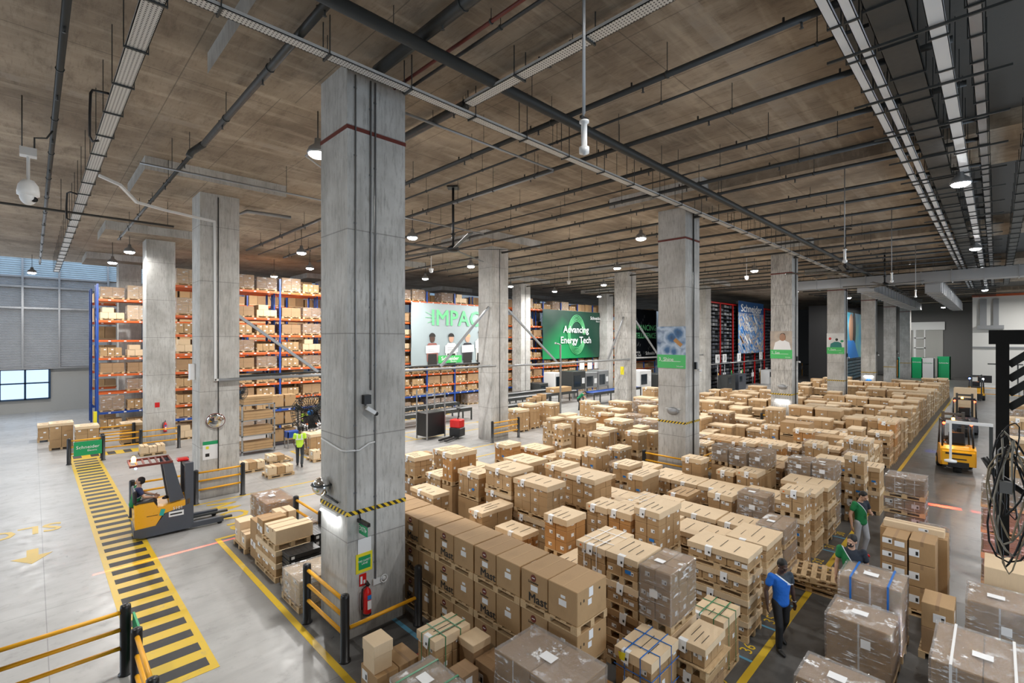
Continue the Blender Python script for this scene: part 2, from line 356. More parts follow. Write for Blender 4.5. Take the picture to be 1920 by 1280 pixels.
for xa, xb in ((-14, 2), (10, 18), (26, 34), (42, 50), (58, 100)): b.box(xa, -9.3, 0, xb, -9, 5.9)  # gaps are the assumed side doors, added for their light
st('wall_right', b, M['wall'])
st('wall_end', MB().box(100, -9, 0, 100.3, 52, 11), M['wall_dark'])
# back wall: plinth, window band, slatted shutters, pale louvres above
b = MB(); b.box(-14, 51.7, 0, 1.55, 52, 1.0); b.box(.95, 51.7, 1.0, 1.55, 52, 3.3); b.box(1.55, 51.7, 0, 100, 52, 12.6)
st('wall_back', b, M['wall'])
st('trim_louvres', MB().box(-14, 51.55, 3.3, 4.5, 51.7, 10.2), M['shutter'])
st('trim_high_louvres', MB().box(-14, 51.5, 10.3, 40, 51.68, 12.6), m_louvre('pale_louvre', (.5, .62, .68), .16))
b = MB()
for x in (-5.4, -2.9, -.5, 1.5, 4.4): b.box(x-.06, 51.35, 3.3, x+.06, 51.55, 12.5)
for z in (3.35, 7.9, 9.5, 10.25): b.box(-14, 51.4, z-.07, 4.5, 51.5, z+.07)
st('trim_wall_rails', b, M['steel'])
for i, x0 in enumerate((-6.95, -3.0)):
    x1 = x0 + 3.95; fr = MB()
    for k in range(4): xx = x0 + (x1-x0)*k/3; fr.box(xx-.06, 51.5, 1.0, xx+.06, 51.7, 3.3)
    for z in (1.0, 2.2, 3.24): fr.box(x0, 51.5, z-.02, x1, 51.7, z+.08)
    st('window_%d' % (i+1), fr, M['frame_blue'])
    gm = bpy.data.materials.get('window_glass')
    if gm is None:
        gm, nt, bb = new_mat('window_glass'); bb.inputs['Transmission Weight'].default_value = 1; bb.inputs['Roughness'].default_value = .02; bb.inputs['Base Color'].default_value = (.9, .96, 1, 1)
    g = MB().box(x0+.06, 51.6, 1.1, x1-.06, 51.61, 3.2).build('glass_pane', gm, bpy.data.objects['window_%d' % (i+1)])
# columns with drop heads; beams on the aisle side
def column(i, j):
    x, y = CX[i], CY[j]; b = MB(); b.box(x, y, 0, x+CW, y+CD, ZB)
    o = st('pillar', b, M['column'])
    d = MB().box(x-1.7, y-1.4, ZB, x+2.35, y+2.3, ZC); d.m[0] = 1; st('ceiling_drop_head', d, [M['column'], M['ceiling']])
    if j == 0:
        MB().box(x-.012, y-.012, 9.38, x+CW+.012, y+CD+.012, 9.45).build('red_band', M['rpipe'], o)
        MB().box(x-.012, y-.012, 2.26, x+CW+.012, y+CD+.012, 2.34).build('hazard_band', M['tape'], o)
    return o
pillars = {}
for j in range(4):
    for i in range(7 if j == 0 else 4): pillars[i, j] = column(i, j)
for i in range(0, 7): st('ceiling_beam', MB().box(CX[i]-(1.2 if i else 1.7), -8.9, ZB, CX[i]+(2.1 if i else 2.35), CY[0]-1.4, ZC), M['ceiling'])
# partitions at the far end of the aisle
b = MB(); b.box(75, -8.9, 0, 75.4, 1.9, 10.6); st('wall_white_block', b, M['wall_white'])
b = MB(); b.box(96, 1.9, 0, 96.4, 13.5, 10.9); st('wall_far_dark', b, M['wall_dark'])
st('door_1', MB().box(95.85, 5.6, 0, 96, 9.2, 7.0), M['wall'])
b = MB(); b.box(95.7, 5.4, 7.0, 96, 9.6, 8.2); b.box(95.7, 8.7, 0, 95.85, 9.0, 7); b.box(95.7, 7.6, 0, 95.85, 7.75, 7)
for k in range(4): b.box(95.7, 7.6, 1.2+1.5*k, 95.85, 8.9, 1.35+1.5*k)
st('trim_door_frame', b, M['wpaint'])
b = MB(); b.box(74.9, -8.8, 10.3, 75.0, 1.95, 10.55); st('trim_orange_beam', b, M['rack_orange'])
b = MB(); b.box(74.7, -.2, 7.0, 75, .25, 10); b.box(74.7, .75, 7.0, 75, 1.3, 10); b.box(74.4, -.6, 6.7, 75, 1.5, 7.1); b.box(74.8, -8, 4.6, 75, 1.9, 4.75)
st('trim_wall_boxes', b, M['lampbody'])

# ------------------------------------------------------------------ floor markings
def mark(name, mb, mats, label, group=None): return prop(mb.build(name, mats), label, 'floor marking', group)
z = .004
w_ = MB().box(1.22, 9.25, 0, 2.24, 30.0, z)
y = 9.55
while y < 29.6: w_.box(1.33, y-.13, z, 2.13, y+.15, z+.002, 1); y += .57
mark('striped_walkway', w_, [M['yellow_paint'], M['black_paint']], 'long yellow walkway with black cross stripes painted on the grey floor')
w_ = MB().box(-.9, 8.2, 0, 1.2, 9.25, z)
for k in range(4): w_.box(-.75+.5*k, 8.3, z, -.5+.5*k, 9.15, z+.002, 1)
mark('striped_crossing', w_, [M['yellow_paint'], M['black_paint']], 'short yellow and black hatching across the foot of the striped walkway')
w_ = MB().box(1.22, 30.0, 0, 4.0, 31.0, z)
for k in range(4): w_.box(1.35+.62*k, 30.1, z, 1.65+.62*k, 30.9, z+.002, 1)
mark('striped_crossing', w_, [M['yellow_paint'], M['black_paint']], 'yellow and black hatching at the far end of the striped walkway')
mark('yellow_line', MB().box(3.56, 1, 0, 3.68, 15.25, z), M['yellow_paint'], 'yellow line running beside the thick near pillar along the storage zone')
mark('yellow_line', MB().box(3.68, 15.13, 0, 5.0, 15.25, z), M['yellow_paint'], 'short yellow line turning the corner beside the low cartons')
mark('yellow_line', MB().box(2.9, 18.78, 0, 17.3, 18.88, z), M['yellow_paint'], 'long thin yellow line passing the foot of the mirror pillar')
mark('yellow_line', MB().box(5.6, 17.2, 0, 16.8, 17.3, z), M['yellow_paint'], 'thin yellow line in front of the low pallets beyond the thick pillar')
mark('yellow_line', MB().box(5.6, 2.83, 0, 74, 2.95, z), M['yellow_paint'], 'yellow line beside the walking men marking the edge of the carton rows')
b = MB(); b.box(9, 22.6, 0, 22, 22.7, z); b.box(9, 24.6, 0, 22, 24.7, z)
for k in range(5): b.box(9+3*k, 22.7, 0, 9.1+3*k, 24.6, z)
mark('marked_bay_grid', b, M['yellow_paint'], 'grid of thin yellow bays on the floor before the roller conveyors')
w_ = MB().box(14.5, 28.6, 0, 22, 29.8, z)
for k in range(12): w_.box(14.6+.62*k, 28.65, z, 14.9+.62*k, 29.75, z+.002, 1)
mark('striped_crossing', w_, [M['yellow_paint'], M['black_paint']], 'hatched yellow and black strip under the racks beside the conveyors')
for k, (num, xx) in enumerate((('37', 7.5), ('36', 8.7), ('35', 9.95), ('34', 11.1), ('33', 12.3), ('32', 13.5), ('31', 14.7), ('30', 15.9))):
    t = mark('slot_line', MB().box(xx-.03, 2.95, 0, xx+.03, 4.0, z), M['blue_paint'], 'blue slot line ending at yellow floor number ' + {'37': 'thirty-seven', '36': 'thirty-six', '35': 'thirty-five', '34': 'thirty-four', '33': 'thirty-three', '32': 'thirty-two', '31': 'thirty-one', '30': 'thirty'}[num])
    text('number', num, M['yellow_paint'], .3, (xx+.32, 3.12, z+.001), (0, 0, 0), t, ext=.001)
mark('slot_line', MB().box(5.0, 7.2, 0, 5.09, 9.8, z), M['blue_paint'], 'faded blue line beside the thick pillar foot')
b = MB(); b.box(3.8, 7.1, 0, 5.0, 7.18, z); b.box(3.9, 6.2, 0, 3.98, 7.1, z); b.box(4.9, 6.2, 0, 4.98, 7.1, z)
for k in range(3): b.cbox((4.3+.02*k, 6.65, z/2), (1.1, .07, z), 0, Matrix.Rotation(R(40), 3, 'Z'))
mark('red_keep_clear_mark', b, M['red_paint'], 'dark red crossed keep-clear box painted at the thick pillar foot')
def floortext(s, size, loc, rz, label, sx=1.0):
    o = text('floor_lettering', s, M['yellow_paint'], size, loc, (0, 0, rz), ext=.001, bold=True, sx=sx); prop(o, label, 'floor marking')
floortext('SLOW', 1.15, (4.55, 17.05, z), R(90), 'yellow word SLOW on the floor under the reach truck forks', .9)
floortext('SLOW', 1.1, (-.75, 19.7, z), R(180), 'yellow word SLOW cut by the frame edge on the pale open floor', .85)
mark('floor_arrow', MB().prism([(-.1, 17.9), (.12, 17.9), (.12, 17.35), (.38, 17.35), (.0, 16.75), (-.38, 17.35), (-.1, 17.35)], 0, z), M['yellow_paint'], 'yellow arrow painted on the pale floor pointing at the barrier')

# ------------------------------------------------------------------ lamps
def bay_lamp(x, y, zl, drop, power, label, group=None):
    t = empty('high_bay_lamp', (x, y, zl), label=label, cat='ceiling lamp', group=group)
    b = MB().lathe([(.01, .34), (.07, .34), (.08, .22), (.2, .12), (.24, .02), (.24, -.02), (.2, -.02)], n=18); b.build('shade', M['lampbody'], t)
    MB().lathe([(.21, -.0), (.2, -.05), (.14, -.09), (0.001, -.1)], n=18).build('diffuser', M['lamp'], t)
    MB().tube([(0, 0, .33), (0, 0, drop)], .014, 6).build('hanging_cord', M['black'], t)
    area_light('bay_lamp_light', (x, y, zl-.12), (0, 0, 0), power, .42, color=(1, .975, .94))
used = set()
lampspots = []
for i in range(5):
    lampspots.append((4.72+13.7*i, 11.2 if i == 0 else 10.75, 'behind the column row'))
for i in range(5): lampspots.append((4.72+13.5*i, .7, 'aisle'))
for i in range(1, 4): lampspots.append((4.7+13.6*i, 21.9, 'm'))
lampspots += [(9.5, 24.5, 'm'), (11.9, 29.4, 'm'), (11.7, 34.9, 'm'), (3.4, 30.2, 'm'), (3.2, 35.1, 'm'), (19.7, 28.6, 'm'), (27.4, 27.8, 'm'), (33, 27.9, 'm'), (40, 28, 'm'), (47, 24.5, 'm'), (11.4, 17.5, 'x'), (25, 16.2, 'x'), (-3, 22, 'x'), (-3, 10, 'x'), (-3, 34, 'x'), (0, 44, 'x'), (58, 17, 'x'), (74, 11, 'x'), (86, 5, 'x'), (88, 9, 'x'), (70, -3, 'x'), (10, -5.5, 'x'), (26, -5.5, 'x')]  # x: lamps added to brighten pillar faces, storage block and far end
names = ['bright lamp on a black cord just behind the thick near pillar', 'lamp beside the top of the second thick pillar with the photo card', 'lamp hanging between the pillars in front of the city banner', 'small lamp beyond the city banner pillar', 'tiny lamp farthest along the pillar row']
for n_, (x, y, k) in enumerate(lampspots):
    zl = 9.85; pw = LAMP_W
    if k == 'aisle': pw = AISLE_W; lab = 'aisle lamp over the forklift lane, %s in the line from the camera' % ordw(int(round((x-4.72)/13.5)))
    elif k == 'behind the column row': lab = names[n_]
    else:
        lab = 'high bay lamp over the %s, %s metres along the %s line' % ('pale open floor' if x < 0 else 'packing floor', ordw(int(abs(x)))[:12].replace('-', ' '), 'near' if y < 23 else 'far')
        lab = 'small white high bay lamp, %s in order above the %s' % (ordw(n_-10), 'pale open floor' if x < 0 else 'packing floor and racks')
    if (x, y) == (3.4, 30.2): pw = 230
    if x < 0: pw = 380
    if k == 'x': lab = lab.replace('small white', 'added round white')
    bay_lamp(x, y, zl, ZC - zl if not (k == 'behind the column row' and n_ > 0) else ZB - zl, pw, lab)

# ------------------------------------------------------------------ pipes, trays, ducts under the ceiling
cnt = {}
def alongY(name, X, Z, r, y0, y1, mat, heads=0, hang=2.8, label='', n=8):
    t = MB().tube([(X, y0, Z), (X, y1, Z)], r, n).build(name, mat); prop(t, label, name.split('_')[-1])
    if heads:
        h = MB(); y = y0 + 1.3
        while y < y1: h.tube([(X, y, Z-.02), (X, y, Z-.13)], .018, 5); h.lathe([(.001, -.15), (.035, -.15), (.001, -.13)], (X, y, Z), 6); h.tube([(X, y+.25, Z), (X, y+.25, Z+.13)], .02, 5); y += heads
        h.build('sprinkler_heads', mat, t)['kind'] = 'stuff'
    if hang:
        h = MB(); y = y0 + .7
        while y < y1: h.tube([(X, y, Z), (X, y, ZC)], .008, 4, caps=False); h.tube([(X, y-.015, Z), (X, y+.015, Z)], r+.014, 8); y += hang
        h.build('hanger_rods', M['dsteel'], t)['kind'] = 'stuff'
    return t
def alongX(name, Y, Z, r, x0, x1, mat, hang=2.6, label=''):
    t = MB().tube([(x0, Y, Z), (x1, Y, Z)], r, 8).build(name, mat); prop(t, label, name.split('_')[-1])
    if hang:
        h = MB(); x = x0 + .7
        while x < x1: h.tube([(x, Y, Z), (x, Y, ZC)], .008, 4, caps=False); x += hang
        h.build('hanger_rods', M['dsteel'], t)['kind'] = 'stuff'
    return t
pl = lambda s: 'dark sprinkler pipe running away from the camera under the ceiling, ' + s
alongY('sprinkler_pipe', .36, 10.45, .055, 3, 44, M['pipe'], 3, label='dark sprinkler pipe over the pale floor beside the dome camera')
alongY('sprinkler_pipe', 3.05, 10.42, .07, 3, 14.2, M['pipe'], 2.7, label='thick sprinkler pipe above the reach truck, stopping at the stub elbow')
alongY('sprinkler_pipe', 2.95, 10.35, .05, 14.4, 30, M['pipe'], 2.7, label='sprinkler pipe bending round the mirror pillar head')
ys = [(4.45, .1, 2, 8), (5.0, .03, 2, 8.3), (5.2, .03, 2, 8.3), (6.38, .09, 1.5, 11), (8.3, .06, .8, 29), (9.2, .03, 1.4, 30), (10.6, .06, .5, 30), (12.6, .06, .4, 30), (13.7, .025, 2, 30), (14.8, .06, .3, 30), (16.3, .05, .3, 30)]
zz = {0: 10.45}
for k, (X, r_, y0, y1) in enumerate(ys):
    alongY('sprinkler_pipe' if r_ > .04 else 'conduit_pipe', X, 10.4, r_, y0, y1, M['pipe'] if k != 1 else M['rpipe'], 2.7 if r_ > .04 else 0, label='dark %s pipe crossing above the pillar rows, %s from the camera' % ('sprinkler' if r_ > .04 else 'conduit', ordw(k)))
X = 18.4; k = 0
while X < 86:
    blocked = any(abs(X - (cx+.3)) < 2.3 for cx in CX)
    Zp = 10.32 if blocked else 10.42
    alongY('sprinkler_pipe', X, Zp, .055, .3 if X < 60 else 0, 30 if X < 50 else 14, M['pipe'], 3.2, 3.4, label='far sprinkler pipe under the ceiling, %s beyond the second thick pillar' % ordw(k), n=6); X += 2.2; k += 1
alongX('cable_conduit', 8.85, 10.3, .03, 5.6, 10.4, M['steel'], 1.5, label='thin pale conduit tray leaving the thick pillar towards the fan')
alongY('cable_conduit', 10.4, 10.25, .03, 8.85, 13.4, M['steel'], 0, 1.8, label='pale conduit turning towards the ceiling fan pole')
alongX('water_main', 6.5, 10.2, .1, -3, 60, M['pipe'], 3.1, label='thickest black main pipe sweeping across the whole ceiling')
alongX('water_main', 7.92, 10.3, .055, -3, 60, M['pipe'], 2.9, label='black pipe running beside the long perforated tray')
alongX('conduit_pipe', 15.9, 10.15, .03, 2.0, 14, M['steel'], 3, label='thin conduit in front of the mirror pillar head')
alongX('conduit_pipe', 22.6, 9.9, .04, -12, 3.9, M['pipe'], 3, label='dark pipe crossing the ceiling from the frame edge to the mirror pillar')
def tray(name, axis, c, Z, wd, a, b_, mat, label, lip=.06, rungs=1.6):
    m = MB()
    def bx(u0, u1, v0, v1, z0, z1, mm=0):
        if axis == 'Y': m.box(v0, u0, z0, v1, u1, z1, mm)
        else: m.box(u0, v0, z0, u1, v1, z1, mm)
    bx(a, b_, c-wd/2, c+wd/2, Z, Z+.012); bx(a, b_, c-wd/2, c-wd/2+.01, Z, Z+lip); bx(a, b_, c+wd/2-.01, c+wd/2, Z, Z+lip)
    t = m.build(name, mat); prop(t, label, 'cable tray')
    h = MB(); m = h; u = a + .5
    while u < b_: bx(u, u+.03, c-wd/2-.03, c+wd/2+.03, Z-.03, Z-.002); bx(u, u+.014, c-wd/2-.03, c-wd/2-.016, Z, ZC); bx(u, u+.014, c+wd/2+.016, c+wd/2+.03, Z, ZC); u += rungs
    h.build('tray_hangers', M['dsteel'], t)['kind'] = 'stuff'; return t
tray('cable_tray', 'Y', 1.14, 10.0, .26, 7.4, 44, M['tray'], 'perforated white tray over the pale floor and striped walkway', rungs=1.5)
tray('cable_tray', 'X', 7.52, 10.0, .2, 1.3, 60, M['tray'], 'long perforated white tray passing in front of the thick pillar top', rungs=1.5)
tray('cable_tray', 'Y', 6.05, 10.1, .24, 2.4, 7.3, M['tray'], 'short perforated tray joining the black main pipe', rungs=1.5)
tray('cable_tray', 'X', 1.72, 10.2, .13, 1.5, 60, M['wpaint'], 'outer of the two narrow twin white trays over the aisle', rungs=1.3)
tray('cable_tray', 'X', 1.5, 10.2, .13, 1.5, 60, M['wpaint'], 'inner of the two narrow twin white trays over the aisle', rungs=1.3)
tray('cable_tray', 'X', 1.12, 10.25, .45, 1.5, 60, M['dsteel'], 'broad dark tray beside the twin white trays', .1, 1.3)
tray('cable_tray', 'X', .62, 10.15, .2, 1.5, 60, M['wpaint'], 'single broad white tray above the forklift lane', rungs=1.3)
tray('cable_tray', 'X', .22, 10.3, .16, 6, 60, M['steel'], 'bluish steel tray beyond the single white tray', rungs=1.0)
tray('cable_tray', 'X', -.6, 10.3, .3, 14, 60, M['dsteel'], 'dark tray near the frame edge over the lane', rungs=1.4)
b = MB()
for k in range(26): b.cbox((5+2.2*k, .9, 10.11), (.04, 2.2, .04))
prop(b.build('strut_channels', M['dsteel']), 'dark cross struts carrying the trays above the forklift lane', 'cable tray support', kind='stuff')
# ducts
def duct(mb, label):
    prop(mb.build('air_duct', M['steel']), label, 'air duct')
b = MB(); b.box(41.5, -8.9, 9.3, 42.6, 12.5, 9.95)
for k in range(14): b.box(41.45, -8.5+1.5*k, 9.25, 42.65, -8.45+1.5*k, 10.0)
duct(b, 'long grey duct crossing the far end of the aisle')
b = MB(); b.box(42.7, 6.2, 9.0, 74, 7.2, 9.7)
for k in range(20): b.box(43+1.5*k, 6.15, 8.95, 43.06+1.5*k, 7.25, 9.75); b.box(43.02+1.5*k, 6.7, 9.7, 43.04+1.5*k, 6.72, 11)
duct(b, 'grey duct running from the crossing duct towards the far doors')
b = MB(); b.box(42.7, 2.6, 8.7, 72, 3.4, 9.5)
for k in range(18): b.box(43+1.5*k, 2.55, 8.65, 43.06+1.5*k, 3.45, 9.55); b.box(43.02+1.5*k, 3.0, 9.5, 43.04+1.5*k, 3.02, 11)
duct(b, 'lower grey duct towards the white block wall')
def elbow_run(name, pts, r_, mat, label, parent=None):
    o = MB().tube(pts, r_, 8).build(name, mat, parent)
    if parent is None: prop(o, label, name.split('_')[-1])
    return o
elbow_run('flexible_conduit', [(1.0, 11.6, 10.05), (.9, 11.8, 10.12), (.8, 11.9, 10.15), (.77, 11.9, 10.08), (.76, 11.92, 9.7), (.76, 11.95, 9.3), (.8, 11.92, 9.2), (.88, 11.85, 9.22)], .022, M['black'], 'black looped conduit hanging beside the perforated tray near the dome camera')
elbow_run('flexible_conduit', [(1.0, 20.3, 10.05), (.85, 20.5, 10.13), (.78, 20.6, 10.1), (.76, 20.6, 9.6), (.77, 20.6, 9.3), (.86, 20.5, 9.25)], .026, M['black'], 'black looped conduit farther along the perforated tray')
elbow_run('conduit_pipe', [(5.6, 9.0, 10.1), (5.6, 12.4, 10.1), (5.3, 12.4, 9.98), (4.72, 11.9, 9.98), (4.72, 11.25, 9.98)], .025, M['steel'], 'twin bent conduit feeding the bright lamp')
for k, (X, Y, zt, w) in enumerate(((2.95, 14.3, 10.35, .07),)):
    elbow_run('pipe_elbow', [(3.05, 14.1, 10.42), (3.0, 14.35, 10.4), (2.85, 14.4, 10.25), (2.8, 14.4, 10.12)], .08, M['pipe'], 'dark stub elbow at the end of the thick sprinkler pipe')
# white rectangular conduit that follows the perforated tray to the mirror pillar and on along the racks
def ribbon(name, pts, w, mat, label, parent=None):
    m = MB()
    for a, b2 in zip(pts, pts[1:]):
        a, b2 = Vector(a), Vector(b2); L = (b2-a).length; q = (b2-a).to_track_quat('X', 'Z').to_matrix()
        m.cbox((a+b2)/2, (L+w*.5, w, w), 0, q)
    return prop(m.build(name, mat, parent), label, None if parent else 'cable duct')
ribbon('white_cable_duct', [(1.3, 17.2, 9.95), (1.75, 17.4, 9.85), (2.2, 18.1, 9.6), (3.0, 18.6, 9.6), (4.5, 19.28, 9.62), (4.52, 19.28, 4.1), (5.25, 19.28, 4.1)], .07, M['wpaint'], 'white square cable duct running down the mirror pillar')
# hanging white aerials
def aerial(x, y, zb, label, sc=1.0):
    t = empty('hanging_aerial', (x, y, zb), label=label, cat='aerial')
    MB().lathe([(.001, 0), (.02, 0), (.02, .015), (.06, .02), (.062, .09), (.036, .1), (.036, .38), (.058, .385), (.058, .41), (.02, .42)], n=16).build('aerial_tube', M['wpaint'], t)
    MB().tube([(-.018, 0, .42), (-.018, 0, ZC-zb)], .013, 8).tube([(.02, .01, .5), (.02, .01, ZC-zb)], .012, 8).build('hanging_pole', M['lampbody'] if sc < 1.5 else M['wpaint'], t)
    MB().cbox((0, 0, .44), (.14, .03, .03)).build('clamp', M['black'], t)
aerial(4.69, 3.5, 7.72, 'white tube aerial on twin poles hanging before the camera', 1)
aerial(16.9, 3.15, 7.75, 'white tube aerial hanging above the carton rows before the photo-card pillars')
aerial(33.4, 3.05, 7.75, 'small white tube aerial farthest down the aisle')
aerial(25.5, 3.1, 7.9, 'thin white tube aerial midway along the yellow line')
# ceiling fans
def ceiling_fan(x, y, zh, rad, label, rot=0):
    t = empty('ceiling_fan', (x, y, zh), rot, label=label, cat='fan')
    MB().tube([(0, 0, .1), (0, 0, ZC-zh-.05)], .045, 10).build('drop_pole', M['black'], t)
    MB().box(-.2, -.2, ZC-zh-.06, .2, .2, ZC-zh-.02).lathe([(.12, .55), (.05, .5), (.05, .4)], n=12).build('mounting_plate', M['black'], t)
    MB().lathe([(.001, -.1), (.15, -.09), (.22, -.03), (.22, .05), (.12, .12), (.05, .15)], n=20).build('motor_hub', M['black'], t)
    for k in range(5):
        a = 2*math.pi*k/5; q = Matrix.Rotation(a, 3, 'Z') @ Matrix.Rotation(R(12), 3, 'X')
        MB().cbox(q @ Vector((.2+rad/2, 0, 0)), (rad, .17, .018), 0, q).cbox(q @ Vector((.26, 0, 0)), (.22, .08, .03), 0, q).build('blade', M['dsteel'], t)
ceiling_fan(10.7, 13.8, 8.75, 2.6, 'big black ceiling fan on a pole beyond the thick near pillar', R(-45))
ceiling_fan(28.5, 5.3, 8.9, 2.4, 'dark ceiling fan over the rows in front of the photo-card pillars', R(-30))
ceiling_fan(38.2, 5.0, 9.0, 2.0, 'far dark ceiling fan above the distant rows', R(-45))
# dome camera over the pale floor
t = empty('dome_camera', (-.06, 15.5, 8.75), label='white dome camera hanging from the ceiling over the pale floor', cat='security camera')
MB().lathe([(.03, .9), (.03, .38), (.1, .36), (.17, .25), (.19, .12), (.19, .02), (.14, .0)], n=20).build('housing', M['wpaint'], t)
MB().ball((0, 0, .0), (.15, .15, .2), 10).build('camera_ball', M['wpaint'], t)
MB().lathe([(.06, -.0), (.06, .02), (.001, .02)], (.1, -.13, -.08), 12, axis='Y').build('lens', M['black'], t)
MB().box(-.14, -.12, .9, .14, .12, 1.08).build('mounting_box', M['wpaint'], t)
MB().tube([(-.1, 0, 1.05), (-.1, 0, 2.25)], .012, 6).tube([(.1, 0, 1.05), (.1, 0, 1.35), (.3, 0, 1.4), (.4, 0, 1.6)], .02, 6).build('hanging_rods', M['dsteel'], t)
# small hanging cameras
for x, y, lab in ((16.6, 23.5, 'small camera hanging beyond the ceiling fan'), (27.0, 21.5, 'small camera hanging beside the rail pillar'), (33.2, 11.6, 'small camera hanging left of the city banner')):
    t = empty('hanging_camera', (x, y, 9.6), label=lab, cat='security camera')
    MB().tube([(0, 0, 0), (0, 0, 1.35)], .02, 6).build('drop_rod', M['wpaint'], t); MB().ball((0, 0, -.05), .12, 6).box(-.1, -.1, 0, .1, .1, .1).build('housing', M['wpaint'], t)
# ------------------------------------------------------------------ pallets
PH = .13
_mesh = {}
def pallet_mesh(sx, sy):
    key = ('p', round(sx, 2), round(sy, 2))
    if key in _mesh: return _mesh[key]
    m = MB(); long_y = sy >= sx; L, W = (sy, sx) if long_y else (sx, sy)
    def bx(u0, u1, v0, v1, z0, z1):            # u along the long side
        if long_y: m.box(v0, u0, z0, v1, u1, z1)
        else: m.box(u0, v0, z0, u1, v1, z1)
    for v in (0, W/2-.045, W-.09):
        bx(0, L, v, v+.09, 0, .018); bx(0, L, v+.0, v+.09, .088, .106)
        for u in (0, L/2-.06, L-.12): bx(u, u+.12, v, v+.09, .018, .088)
    n = max(4, int(L/.17)) if L > .9 else 5
    pw = .1
    for k in range(n):
        u = (L-pw)*k/(n-1); bx(u, u+pw, 0, W, .106, .124)
    _mesh[key] = m.mesh('wooden_pallet', M['wood']); return _mesh[key]

# ------------------------------------------------------------------ carton loads
def stickers(m, x0, y0, z0, x1, y1, z1, rnd, mi, xface=True, yface=True, big=False):
    """white shipping labels on the -X and -Y faces of a carton"""
    e = .003; w = min(.1, (y1-y0)*.3); h = min(.07, (z1-z0)*.35)
    if big: w, h = min(.16, (y1-y0)*.4), min(.15, (z1-z0)*.4)
    if xface:
        c = y0 + (y1-y0)*rnd.choice((.25, .35, .6)); zc = z0 + (z1-z0)*rnd.choice((.3, .45))
        m.box(x0-e, c, zc, x0, c+w, zc+h, mi); m.box(x0-e*1.3, c+w*.1, zc+h*.2, x0-e, c+w*.35, zc+h*.7, mi+1)
        if rnd.random() < .6: m.box(x0-e, c-w*1.25, zc-.02, x0, c-w*.25, zc-.02+h, mi) if c-w*1.25 > y0 else None
    if yface:
        w2 = min(w, (x1-x0)*.4); c = x0 + (x1-x0)*rnd.choice((.2, .5)); zc = z0+(z1-z0)*.4
        m.box(c, y0-e, zc, c+w2, y0, zc+h, mi)
def lid_mesh(sx, sy, lip, rnd, seams=3):
    m = MB(); e = .012
    # slightly sagging tray lid: top subdivided, lips down
    nx, ny = 5, 7; vs = []
    for j in range(ny+1):
        for i in range(nx+1):
            u, v = i/nx, j/ny; edge = min(u, 1-u, v, 1-v)
            z = .031 - (.01*rnd.random() if edge > 0 else 0) + .003*math.sin(9*u+4*v)
            vs.append((-e+(sx+2*e)*u, -e+(sy+2*e)*v, z))
    fs = [(j*(nx+1)+i, j*(nx+1)+i+1, (j+1)*(nx+1)+i+1, (j+1)*(nx+1)+i) for j in range(ny) for i in range(nx)]
    m.add(vs, fs, 0)
    a, b, c, d = -e, sx+e, -e, sy+e
    wob = lambda: rnd.uniform(-.01, .008)
    for (p, q) in (((a, c), (b, c)), ((b, c), (b, d)), ((b, d), (a, d)), ((a, d), (a, c))):
        n = 6; top = []; bot = []
        for k in range(n+1):
            x = p[0]+(q[0]-p[0])*k/n; y = p[1]+(q[1]-p[1])*k/n
            top.append((x, y, .032)); bot.append((x, y, -lip+wob()))
        m.add(top+bot, [(k, n+1+k, n+2+k, k+1) for k in range(n)], 0)
    # seams between the cartons pressed through the lid
    for k in range(seams):
        y = sy*(k+1)/(seams+1); x0 = sx*rnd.uniform(.05, .3); m.box(x0, y-.003, .028, x0+sx*rnd.uniform(.3, .7), y+.003, .0345, 1)
    return m
LOADMATS = lambda base: [base, M['white'], M['ink'], M['blue'], M['orange'], M['bluestrap']]
def goods(m, sx, sy, h, nx, ny, nz, rnd, gap=.012, sticker=.8, chamfer=False, big=False):
    for k in range(nz):
        for j in range(ny):
            for i in range(nx):
                x0, x1 = sx*i/nx+gap/2, sx*(i+1)/nx-gap/2; y0, y1 = sy*j/ny+gap/2, sy*(j+1)/ny-gap/2; z0, z1 = h*k/nz, h*(k+1)/nz-.004
                o = rnd.uniform(0, .012) if i == 0 else 0; p = rnd.uniform(0, .01) if j == 0 else 0
                (m.bbox(x0+o, y0+p, z0, x1, y1, z1, .006) if chamfer else m.box(x0+o, y0+p, z0, x1, y1, z1))
                if rnd.random() < sticker: stickers(m, x0+o, y0+p, z0, x1, y1, z1, rnd, 1, i == 0, j == 0 and rnd.random() < .5, big)
